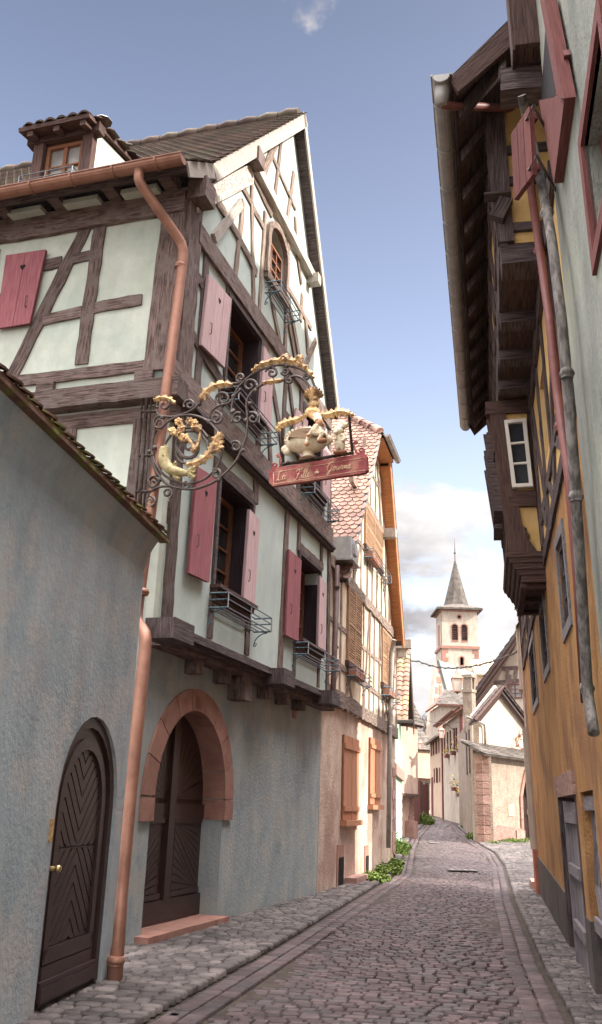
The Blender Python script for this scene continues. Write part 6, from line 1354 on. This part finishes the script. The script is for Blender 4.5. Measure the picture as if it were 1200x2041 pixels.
for x in (36, 14, -8): B.tube([sp(x+18, 235), sp(x-4, 560), sp(x-20, 800)], .014 if x != 14 else .026, 6)
for x0, y0 in ((48, 300), (36, 520), (20, 700)): B.tube([sp(x0-45, y0), sp(x0+30, y0)], .02, 6)
B.build('wall_bracket', M['iron'], sign)
def leaf(mb, pts, w, o=0.0, teeth=7, th=.02):
    """acanthus strip: toothed, curling ribbon along a line"""
    P_ = [sp(x, y, o) for x, y in smooth(pts, 2)]; n = len(P_)
    for i in range(n-1):
        t = i/(n-1); t2 = (i+1)/(n-1); d = (P_[i+1]-P_[i]).normalized(); nn = d.cross(Vector((-H.u.x, -H.u.y, 0))).normalized()
        env = lambda t: math.sin(math.pi*min(1, .12+t*.86))**.6
        a = w*env(t)*(1+.45*math.sin(t*teeth*6.28)); b = w*env(t2)*(1+.45*math.sin(t2*teeth*6.28)); f = Vector((-H.u.x, -H.u.y, 0))
        for s in (-1, 1):
            mb.face([P_[i]+f*.035, P_[i+1]+f*.035, P_[i+1]+nn*(s*b)+f*.008, P_[i]+nn*(s*a)+f*.008][::s], tint=rnd.random())
            mb.face([P_[i]-f*.02, P_[i+1]-f*.02, P_[i+1]+nn*(s*b)+f*.0, P_[i]+nn*(s*a)+f*.0][::-s])
Gd = MB()
leaf(Gd, [(300, 250), (322, 205), (370, 172), (430, 162), (462, 172)], .05); leaf(Gd, [(68, 245), (110, 232), (150, 240), (175, 262)], .035, teeth=5); leaf(Gd, [(610, 160), (660, 152), (720, 145)], .03)
leaf(Gd, [(410, 410), (375, 440), (368, 480), (340, 520), (290, 555), (225, 568)], .06, .02, 9); leaf(Gd, [(405, 412), (395, 440), (400, 490), (370, 500)], .04, .02)
leaf(Gd, [(680, 398), (700, 368), (745, 350), (790, 342), (828, 318)], .05, .0, 8); leaf(Gd, [(890, 312), (930, 322), (975, 305), (1020, 303), (1062, 320)], .05, .0, 8)
for k in range(-4, 5): a = math.radians(90+k*20); leaf(Gd, [(864+k*4, 280), (864+k*6+20*math.cos(a), 240), (864+62*math.cos(a)*.8, 225-48*math.sin(a))], .035, .03*(1-abs(k)/5), 4)
leaf(Gd, [(556, 104), (600, 68), (680, 46), (760, 48), (822, 80), (866, 134)], .042, .0, 13); leaf(Gd, [(690, 50), (716, 22), (742, 50)], .04, .01, 2); leaf(Gd, [(770, 50), (790, 20), (808, 66)], .035, .01, 2)
for x, y in ((600, 66), (650, 50), (712, 44), (770, 50), (822, 80), (852, 112)): Gd.ball(sp(x, y-4, .03), .022, n=8, m=5)
for k in range(9):                                                # scallop shell
    a = math.radians(-10+k*25); Gd.tube([sp(858, 338, .05), sp(858+18*math.cos(a), 316-16*math.sin(a), .07), sp(858+31*math.cos(a), 308-26*math.sin(a), .03)], [.008, .022, .026], 6, tint=k/9)
Gd.build('gilded_leaves', M['gold'], sign)
Fl = MB()
for cx, cy in ((190, 352), (205, 382), (245, 350), (268, 358), (190, 410), (215, 430), (160, 398)):
    for k in range(6): a = k*math.pi/3+cx; Fl.ball(sp(cx+13*math.cos(a), cy+13*math.sin(a), .03), .024, 1, .5, 1, n=7, m=5, tint=rnd.random())
    Fl.ball(sp(cx, cy, .05), .02, n=6, m=5)
for c in ([(230, 410), (240, 440), (262, 470), (270, 495)], [(300, 390), (295, 440), (280, 485), (255, 500)], [(185, 420), (210, 450), (235, 440)]): Fl.tube([sp(x, y, .02) for x, y in smooth(c)], [.012+.022*i/len(smooth(c)) for i in range(len(smooth(c)))], 7)
leaf(Fl, [(255, 385), (285, 380), (308, 395)], .04, .03, 2); leaf(Fl, [(140, 395), (165, 408), (180, 420)], .03, .03, 2)
Fl.build('gilded_flowers', M['gold'], sign)
Fi = MB(); body = smooth([(122, 480), (115, 520), (122, 562), (150, 590), (190, 603), (235, 608)], 2); nb = len(body)
Fi.tube([sp(x, y, .02) for x, y in body], [.022+.046*math.sin(math.pi*min(1, (.22+.74*i/nb)))**1.0 for i in range(nb)], 10)
for pts_, w_ in (([(235, 608), (255, 590), (280, 578)], .035), ([(235, 608), (255, 615), (272, 636)], .035), ([(235, 608), (258, 602), (276, 606)], .03), ([(170, 592), (166, 562), (184, 558)], .03), ([(185, 605), (165, 628), (200, 640)], .03), ([(118, 480), (128, 472), (132, 492)], .02)): leaf(Fi, pts_, w_, .02, 3)
Fi.ball(sp(112, 515, .09), .012, n=6, m=4); Fi.build('painted_fish', M['fish_paint'], sign)
# frame, name board
Fm = MB(); strip(Fm, [(705, 565), (1062, 506)], .02); strip(Fm, [(707, 380), (709, 562)], .016); strip(Fm, [(1038, 310), (1056, 506)], .016)
for x in (735, 878, 1020): Fm.ball(sp(x, 560-(x-705)*.165, .03), .024, n=8)
Fm.build('hanging_frame', M['iron'], sign)
Rs = MB()
for c in (spiral(672, 570, 18, 300, -1.2), smooth([(660, 578), (690, 585), (705, 545), (688, 515), (676, 522)]), spiral(690, 522, 10, 90, 1), spiral(1100, 495, 18, 240, 1.3), smooth([(1115, 500), (1080, 515), (1065, 480), (1062, 455), (1078, 448)]), spiral(1072, 455, 10, 90, -1)): strip(Rs, c, .012)
Rs.build('red_scrolls', M['sign_red'], sign)
bp = [SG.hit(280+x/2.5, 700+y/2.5) for x, y in ((655, 590), (1120, 512), (1122, 522), (1132, 524), (1136, 600), (1128, 602), (1124, 610), (660, 676), (656, 666), (646, 664), (643, 600), (652, 600))]
mb = MB(); mb.poly(SG, bp, -.03, .03); nbd = mb.build('name_board', M['sign_red'], sign)
mb = MB(); q = [(662, 606), (1116, 530), (1122, 592), (664, 662)]
for i in range(4):
    a, b = q[i], q[(i+1) % 4]; mb.tube([sp(a[0], a[1], .031), sp(b[0], b[1], .031)], .004, 4)
mb.build('painted_border', M['lettering'], nbd)
GL = {  # one-stroke script letters (x right, y up, x-height 1, capitals 2)
 'L': [[(.9, 1.9), (.6, 2.1), (.35, 1.8), (.45, 1.1), (.4, .3), (.1, .05), (0, .18), (.3, .35), (.8, .0), (1.3, .2)]],
 'a': [[(.75, .85), (.4, 1), (.1, .6), (.15, .1), (.45, .05), (.72, .5), (.78, .95), (.7, .3), (.85, .05), (1.05, .2)]],
 'F': [[(1.6, 2.1), (1.1, 1.9), (.4, 2.0), (.2, 1.6)], [(1.0, 1.95), (.8, 1.0), (.6, .2), (.2, -.1), (-.05, .2)], [(.4, 1.05), (.8, 1.1), (1.2, 1.0)]],
 'i': [[(0, .3), (.2, .95), (.12, .3), (.25, .05), (.5, .18)], [(.22, 1.35), (.24, 1.4)]],
 'l': [[(0, .3), (.3, 1.3), (.4, 2.0), (.2, 2.0), (.1, .9), (.15, .15), (.3, .02), (.5, .18)]],
 'd': [[(.7, .85), (.4, 1), (.1, .6), (.15, .1), (.45, .05), (.7, .5), (.95, 2.0), (.75, .5), (.8, .08), (1.05, .2)]],
 'u': [[(0, .8), (.12, .95), (.1, .3), (.3, .02), (.6, .4), (.7, .95), (.65, .3), (.8, .03), (1.0, .2)]],
 'G': [[(1.4, 1.8), (1.1, 2.1), (.6, 1.9), (.2, 1.2), (.3, .4), (.8, .15), (1.2, .6), (1.3, 1.0), (1.1, .2), (.8, -.5), (.4, -.6), (.5, -.2), (1.3, .3)]],
 'o': [[(.5, .95), (.2, .8), (.1, .3), (.4, .02), (.7, .4), (.6, .9), (.45, .95), (.7, .75), (.95, .85)]],
 'r': [[(0, .3), (.15, .9), (.2, 1.1), (.3, .85), (.55, .85), (.5, .3), (.65, .03), (.85, .2)]],
 'm': [[(0, .8), (.12, .95), (.1, .02), (.3, .8), (.45, .9), (.45, .02), (.65, .8), (.8, .9), (.8, .3), (.95, .03), (1.15, .2)]],
 'e': [[(0, .3), (.35, .55), (.5, .85), (.3, 1), (.1, .6), (.2, .1), (.5, .05), (.8, .3)]]}
WD = dict(L=1.35, a=1.0, F=1.55, i=.48, l=.48, d=1.0, u=.95, G=1.5, o=.9, r=.8, m=1.12, e=.75)
def script(word, X, Y, s, mbx):
    for ch_ in word:
        for st_ in GL[ch_]:
            pts_ = [(X+(px_+.25*py_)*s, Y-(X-660)*.0-py_*s*1.15 - (px_*s)*.155) for px_, py_ in smooth(st_, 2)]
            mbx.tube([sp(x, y, .032) for x, y in pts_], .007, 4, cap=False)
        X += WD[ch_]*s; Y -= WD[ch_]*s*.158
    return X, Y
mb = MB(); script('La', 676, 648, 20, mb); script('Fille', 765, 640, 21, mb); script('du', 868, 612, 11, mb); script('Gourme', 924, 604, 20.5, mb)
mb.build('script_lettering', M['lettering'], nbd)
# tureen
ax = (Vector((H.n.x, H.n.y, 0)), Vector((-H.u.x, -H.u.y, 0)), Vector((0, 0, 1)))
def sc(X, Y, o=0.0): return sp(X, Y, o)
k = (sp(900, 440)-sp(800, 440)).length/100
mb = MB(); mb.ball(sc(832, 446), 1, 108*k, .13, 66*k, n=28, m=16, ax=ax)
for dx, w_, hh in ((0, 30, 12), (2, 40, 8), (4, 50, 6)): pass
mb.tube([sc(836, 500), sc(837, 520), sc(838, 538)], [30*k, 26*k, 48*k], 14)
for i in range(30): a = 2*math.pi*i/30; mb.ball(sc(832+110*math.cos(a), 446-68*math.sin(a)), .018, n=6, m=4) if math.sin(a) > -.2 else None
for cx, cy in ((722, 490), (730, 500), (938, 440), (928, 452)): mb.ball(sc(cx, cy), .05, 1, .8, 1, n=8, m=6)
tur = mb.build('tureen', M['china'], sign)
mb = MB(); K = []
for i in range(21): a = math.radians(15+i*165/20); K.append((832+97*math.cos(a), 440-58*math.sin(a)))
u_ = [SG.hit(280+x/2.5, 700+y/2.5, .13) for x, y in K+[(742, 428), (830, 436), (920, 408)]]
mb.poly(SG, u_, .09, .135); mb.build('tureen_opening', M['china_dark'], tur)
def figure(parent, name, m, joints, edges, rad):
    me = bpy.data.meshes.new(name); me.from_pydata([tuple(j) for j in joints], edges, []); o = bpy.data.objects.new(name, me); COL.objects.link(o)
    md = o.modifiers.new('skin', 'SKIN'); me.update()
    if not me.skin_vertices: 
        bpy.context.view_layer.objects.active = o
    sv = me.skin_vertices[0].data
    for i, r in enumerate(rad): sv[i].radius = (r*.78, r*.78)
    sv[0].use_root = True; sb_ = o.modifiers.new('sub', 'SUBSURF'); sb_.levels = 1; sb_.render_levels = 1
    me.materials.append(m); o.parent = parent; o.matrix_parent_inverse = WORLD[parent].inverted(); WORLD[o] = Matrix.Identity(4); return o
cook = [sc(880, 405, .17), sc(872, 385, .165), sc(885, 368, .16), sc(890, 356, .16), sc(845, 408, .18), sc(828, 450, .19), sc(832, 466, .21), sc(905, 415, .19), sc(885, 445, .195), sc(912, 442, .20), sc(860, 385, .19), sc(838, 420, .20), sc(895, 385, .19), sc(900, 410, .21)]
figure(sign, 'cook_figure', M['china'], cook, [(0, 1), (1, 2), (2, 3), (0, 4), (4, 5), (5, 6), (0, 7), (7, 8), (8, 9), (2, 10), (10, 11), (2, 12), (12, 13)], [.055, .06, .055, .03, .036, .026, .024, .036, .03, .026, .026, .018, .026, .018])
mb = MB(); mb.ball(sc(893, 358, .17), .05, .9, 1, 1.1, n=10, m=8); mb.ball(sc(908, 362, .18), .016, n=6, m=4); mb.ball(sc(835, 418, .21), .022, n=6, m=5); mb.ball(sc(828, 462, .20), .03, n=6, m=5); mb.build('cook_face', M['skin'], sign)
mb = MB(); mb.tube([sc(886, 345, .17), sc(880, 328, .17)], [.045, .05], 8)
for dx, dy in ((0, 0), (-8, 4), (8, 2)): mb.ball(sc(880+dx, 320+dy, .17), .035, n=8, m=5)
mb.build('cook_hat', M['china'], sign); mb = MB(); mb.ball(sc(905, 447, .21), .05, 1.2, .7, .6, n=8, m=5, ax=ax); mb.build('cook_shoes', M['frame_brown'], sign)
P0 = 34
pig = [sc(992, 452, .06), sc(990, 425, .06), sc(990, 402, .06), sc(982, 478, .06), sc(980, 498, .06), sc(1006, 476, .06), sc(1008, 496, .06), sc(1012, 418, .08), sc(1018, 440, .10), sc(1002, 446, .12), sc(972, 420, .08), sc(974, 442, .12)]
figure(sign, 'pig_cook_figure', M['china'], pig, [(0, 1), (1, 2), (0, 3), (3, 4), (0, 5), (5, 6), (1, 7), (7, 8), (8, 9), (1, 10), (10, 11)], [.085, .075, .05, .05, .035, .05, .035, .036, .028, .022, .032, .024])
mb = MB(); mb.ball(sc(988, 400, .08), .055, 1.1, 1, 1, n=10, m=8); mb.ball(sc(974, 404, .13), .026, 1, 1, .9, n=8, m=5); mb.ball(sc(972, 388, .07), .02, n=6, m=4); mb.ball(sc(1002, 386, .07), .02, n=6, m=4)
mb.build('pig_face', M['china'], sign); mb = MB(); mb.tube([sc(998, 384, .07), sc(1002, 370, .07)], [.045, .05], 8)
for dx, dy in ((-12, 4), (0, -4), (12, 2), (18, 8)): mb.ball(sc(1003+dx, 362+dy, .07), .034, n=8, m=5)
mb.build('pig_hat', M['china'], sign)
mb = MB(); mb.ball(sc(980, 506, .07), .04, 1.2, 1, .6, n=8, m=5, ax=ax); mb.ball(sc(1010, 504, .07), .04, 1.2, 1, .6, n=8, m=5, ax=ax); mb.build('pig_shoes', M['frame_brown'], sign)

# ------------------------------------------------------------ hanging lantern, wall lamps
def lantern(loc, h, label, arm=None, up=None):
    t = thing('street_lantern', label, 'lantern', loc); c = Vector(loc); r0, r1 = h*.18, h*.30; k = .7854
    def ringq(r, z): return [c+Vector((r*math.cos(k+i*math.pi/2), r*math.sin(k+i*math.pi/2), z)) for i in range(4)]
    b, tp_ = ringq(r0, -h*.45), ringq(r1, h*.12); mb = MB()
    for i in range(4): mb.tube([b[i], tp_[i]], h*.022, 5); mb.tube([b[i], b[(i+1) % 4]], h*.022, 5); mb.tube([tp_[i], tp_[(i+1) % 4]], h*.026, 5)
    mb.ball(c+Vector((0, 0, -h*.5)), h*.05, n=6, m=4); mb.build('lantern_frame', M['copper'], t)
    mb = MB(); ap_ = ringq(h*.07, h*.36); o_ = ringq(r1*1.12, h*.12)
    for i in range(4): mb.face([o_[i], o_[(i+1) % 4], ap_[(i+1) % 4], ap_[i]])
    mb.tube([c+Vector((0, 0, h*.34)), c+Vector((0, 0, h*.42)), c+Vector((0, 0, h*.5))], [h*.09, h*.07, h*.02], 8); mb.build('lantern_cap', M['copper'], t)
    mb = MB()
    for i in range(4): mb.face([b[i]*.98+c*.02, b[(i+1) % 4]*.98+c*.02, tp_[(i+1) % 4]*.98+c*.02, tp_[i]*.98+c*.02])
    mb.build('milk_glass', M['frame_white'], t)
    if arm: mb = MB(); mb.tube(arm, h*.03, 6); mb.build('lamp_arm', M['iron'], t)
    if up: mb = MB(); mb.tube([c+Vector((0, 0, h*.5)), up], .02, 5); mb.build('hook', M['iron'], t)
a_, b_ = at(832, 1317, 33), at(1031, 1299, 24.5); mid = at(911, 1331, 29)
wire = thing('hanging_wire', 'twisted cable strung across the lane that carries the lantern', 'cable', a_)
mb = MB(); cp = []
for i in range(33):
    t = i/32; p_ = a_.lerp(b_, t); tm = (mid.x-a_.x)/(b_.x-a_.x); dz_ = mid.z-a_.lerp(b_, tm).z; p_.z += dz_*(1-((t-tm)/(tm if t < tm else 1-tm))**2) if 0 < t < 1 else 0; cp.append(p_)
mb.tube(cp, .022, 5); mb.tube([p_+Vector((0, 0, .035*math.sin(i*2.2))) for i, p_ in enumerate(cp)], .018, 5)
mb.build('cable', M['iron'], wire)
lantern(at(911, 1358, 29), .74, 'copper and white glass lantern hanging from the cable over the lane', up=mid)
c_ = at(880, 1459, 53); lantern(c_, .75, 'lantern on a curved arm fixed to the white row house', arm=[c_+Vector((0, 0, .4)), c_+Vector((.3, .2, .5)), c_+Vector((1.0, 1.0, .1))])
c_ = at(838, 1484, 68); lantern(c_, .75, 'small lantern hanging before the grey roof at the end of the lane', up=c_+Vector((0, 0, .9)))
mb = MB(); w0, w1 = at(823, 1428, 46), at(918, 1440, 56); w2_ = c_+Vector((0, 0, .9)); tag(mb.tube([w0, w0.lerp(w1, .33)+Vector((0, 0, -.15)), w0.lerp(w1, .66)+Vector((0, 0, -.15)), w1], .015, 5) or mb.build('overhead_wire', M['iron']), 'thin dark wire running from the corner house to the lamp on the row house', 'cable')
# white bracket of cut pipe on the green shop roof
bk = thing('cable_bracket', 'pale metal bracket and pipe end where the lantern cable leaves the pantile roof', 'bracket', at(815, 1318, 33)); mb = MB(); mb.tube([at(796, 1313, 32.4), at(832, 1317, 33)], .06, 8); mb.build('tube', M['zinc'], bk)

# ------------------------------------------------------------ weeds, manholes, bare trees
def weeds(c, n, r, h, label, grp='weeds along the walls', yellow=False):
    t = thing('weed_clump', label, 'weeds', c, None); mb = MB(); my = MB(); c = Vector(c)
    for k in range(n):
        a = rnd.uniform(0, 6.28); rr = r*math.sqrt(rnd.random()); b = c+Vector((rr*math.cos(a)*.7, rr*math.sin(a)*1.6, 0)); b.z = tz(b.y); hh = h*rnd.uniform(.35, 1)*(1-.5*rr/r); ln = Vector((rnd.uniform(-.5, .5), rnd.uniform(-.5, .5), 1))*hh; s = Vector((rnd.uniform(-1, 1), rnd.uniform(-1, 1), 0)).normalized()*rnd.uniform(.008, .02)
        mb.face([b-s, b+s, b+ln*.6+s*.8, b+ln+Vector((0, 0, -.1*hh)), b+ln*.6-s], tint=rnd.random())
        for j in range(2):
            q = b+ln*rnd.uniform(.3, 1); v1_ = Vector((rnd.uniform(-1, 1), rnd.uniform(-1, 1), rnd.uniform(-.3, .6)))*.045; v2_ = v1_.cross(Vector((rnd.uniform(-1, 1), rnd.uniform(-1, 1), 1))).normalized()*.028; mb.face([q-v1_, q-v2_, q+v1_, q+v2_], tint=rnd.random())
        if yellow and rnd.random() < .12: q = b+ln; s_ = .03; my.face([q+Vector((-s_, 0, 0)), q+Vector((0, -s_, .01)), q+Vector((s_, 0, 0)), q+Vector((0, s_, .01))])
    mb.build('blades', M['leaf'], t)
    if yellow: my.build('blossoms', M['petal'], t)
for x, y, n, r, h, lb, ye in ((735, 1752, 700, .7, .20, 'low grass tuft nearest the viewer along the cream house wall', 0), (757, 1738, 800, .75, .28, 'grass tuft against the cream house between cellar vent and downpipe', 0), (772, 1728, 650, .6, .40, 'taller grass clump near the grey downpipe', 0), (783, 1700, 800, .75, .75, 'bushy leafy weeds at the corner of the green shop house', 0),
        (797, 1690, 300, .6, .3, 'small weeds at the foot of the display stand', 0), (838, 1641, 700, 1.1, .9, 'large feathery weed clump by the maroon gate', 0), (949, 1672, 420, .6, .40, 'yellow flowering weeds at the red stone corner of the beige house', 1), (932, 1652, 200, .5, .35, 'little weed tuft along the beige house side wall', 0), (985, 1682, 160, .4, .15, 'thin weeds at the left foot of the beige annex front', 0), (1022, 1679, 500, .9, .24, 'bright green weeds in the middle of the beige annex front', 0), (1053, 1677, 200, .4, .2, 'weeds by the foot of the pointed doorway', 0)):
    weeds(G(x, y), n, r, h, lb, yellow=bool(ye))
def manhole(px, py, w_, l_, label):
    c = G(px, py); t = thing('manhole_cover', label, 'manhole cover', c); c.z = tz(c.y)+.028; Fm_ = Fr((c.x, c.y), (1, 0), (0, -1)); mb = MB()
    mb.prism([c+Vector((-w_, -l_, 0)), c+Vector((w_, -l_, 0)), c+Vector((w_, l_, 0)), c+Vector((-w_, l_, 0))], Vector((0, 0, .012))); mb.build('cover_plate', M['plaster_base'], t); mb = MB()
    for i in range(4):
        for j in range(3): mb.prism([c+Vector((-w_*.8+i*w_*.45, -l_*.8+j*l_*.6, .012)), c+Vector((-w_*.55+i*w_*.45, -l_*.8+j*l_*.6, .012)), c+Vector((-w_*.55+i*w_*.45, -l_*.5+j*l_*.6, .012)), c+Vector((-w_*.8+i*w_*.45, -l_*.5+j*l_*.6, .012))], Vector((0, 0, .008)))
    mb.build('cast_pattern', M['zinc'], t)
manhole(867, 1682, .25, .5, 'square cast manhole cover in the middle of the lane, farther one'); manhole(922, 1737, .38, .26, 'rectangular cast manhole cover in the lane, nearer one')
def bare_tree(px, py, Y, h, label, col='twig'):
    b = at(px, py, Y); base = Vector((b.x, b.y, 1.0)); t = thing('bare_tree', label, 'tree', base); T_ = MB(); R = random.Random(int(px))
    def grow(p_, d, L_, r, lvl, mbx):
        q = p_+d*L_; m_ = p_.lerp(q, .5)+Vector((R.uniform(-1, 1), R.uniform(-1, 1), R.uniform(-1, 1)))*L_*.06; mbx.tube([p_, m_, q], [r, r*.85, r*.7], 5, cap=False)
        if lvl == 0: return
        for _ in range(3 if lvl > 1 else 4): grow(p_.lerp(q, R.uniform(.55, 1)), (d+Vector((R.uniform(-1, 1), R.uniform(-1, 1), R.uniform(-.3, .8)))*.65).normalized(), L_*R.uniform(.55, .8), r*.6, lvl-1, mbx)
    top_ = b.z-1; mb = MB(); mb.tube([base, base+Vector((0, 0, top_*.5))], [.22, .16], 7); mb.build('trunk', M['twig'], t); mb = MB()
    for k in range(4): grow(base+Vector((0, 0, top_*(.42+.04*k))), Vector((R.uniform(-.5, .5), R.uniform(-.5, .5), 1)).normalized(), h*.22, .09, 4, mb)
    mb.build('crown', M[col], t)
bare_tree(826, 1425, 100, 9, 'bare reddish tree behind the grey roof at the end of the lane'); bare_tree(847, 1405, 110, 11, 'taller bare pale tree left of the church nave')
# thorny climber on the annex
cl = thing('climbing_rose', 'thin bare climbing plant with reddish leaves above the annex roof', 'plant', FA.P(5.0, -.6, za)); mb = MB(); p_ = [FA.hit(x, y, -.8) for x, y in ((1041, 1494), (1030, 1484), (1027, 1475), (1034, 1465), (1044, 1463))]; mb.tube([FA.P(u, -.8, z) for u, z in p_], .02, 5); mb.build('stem', M['twig'], cl); mb = MB()
for k in range(40):
    u, z = p_[rnd.randrange(5)]; q = FA.P(u+rnd.gauss(0, .12), -.75, z+rnd.gauss(0, .12)); v1_ = Vector((rnd.uniform(-1, 1), rnd.uniform(-1, 1), rnd.uniform(-1, 1)))*.06; v2_ = Vector((rnd.uniform(-1, 1), rnd.uniform(-1, 1), rnd.uniform(-1, 1)))*.06; mb.face([q-v1_, q-v2_, q+v1_, q+v2_])
mb.build('leaves', M['terracotta'], cl)
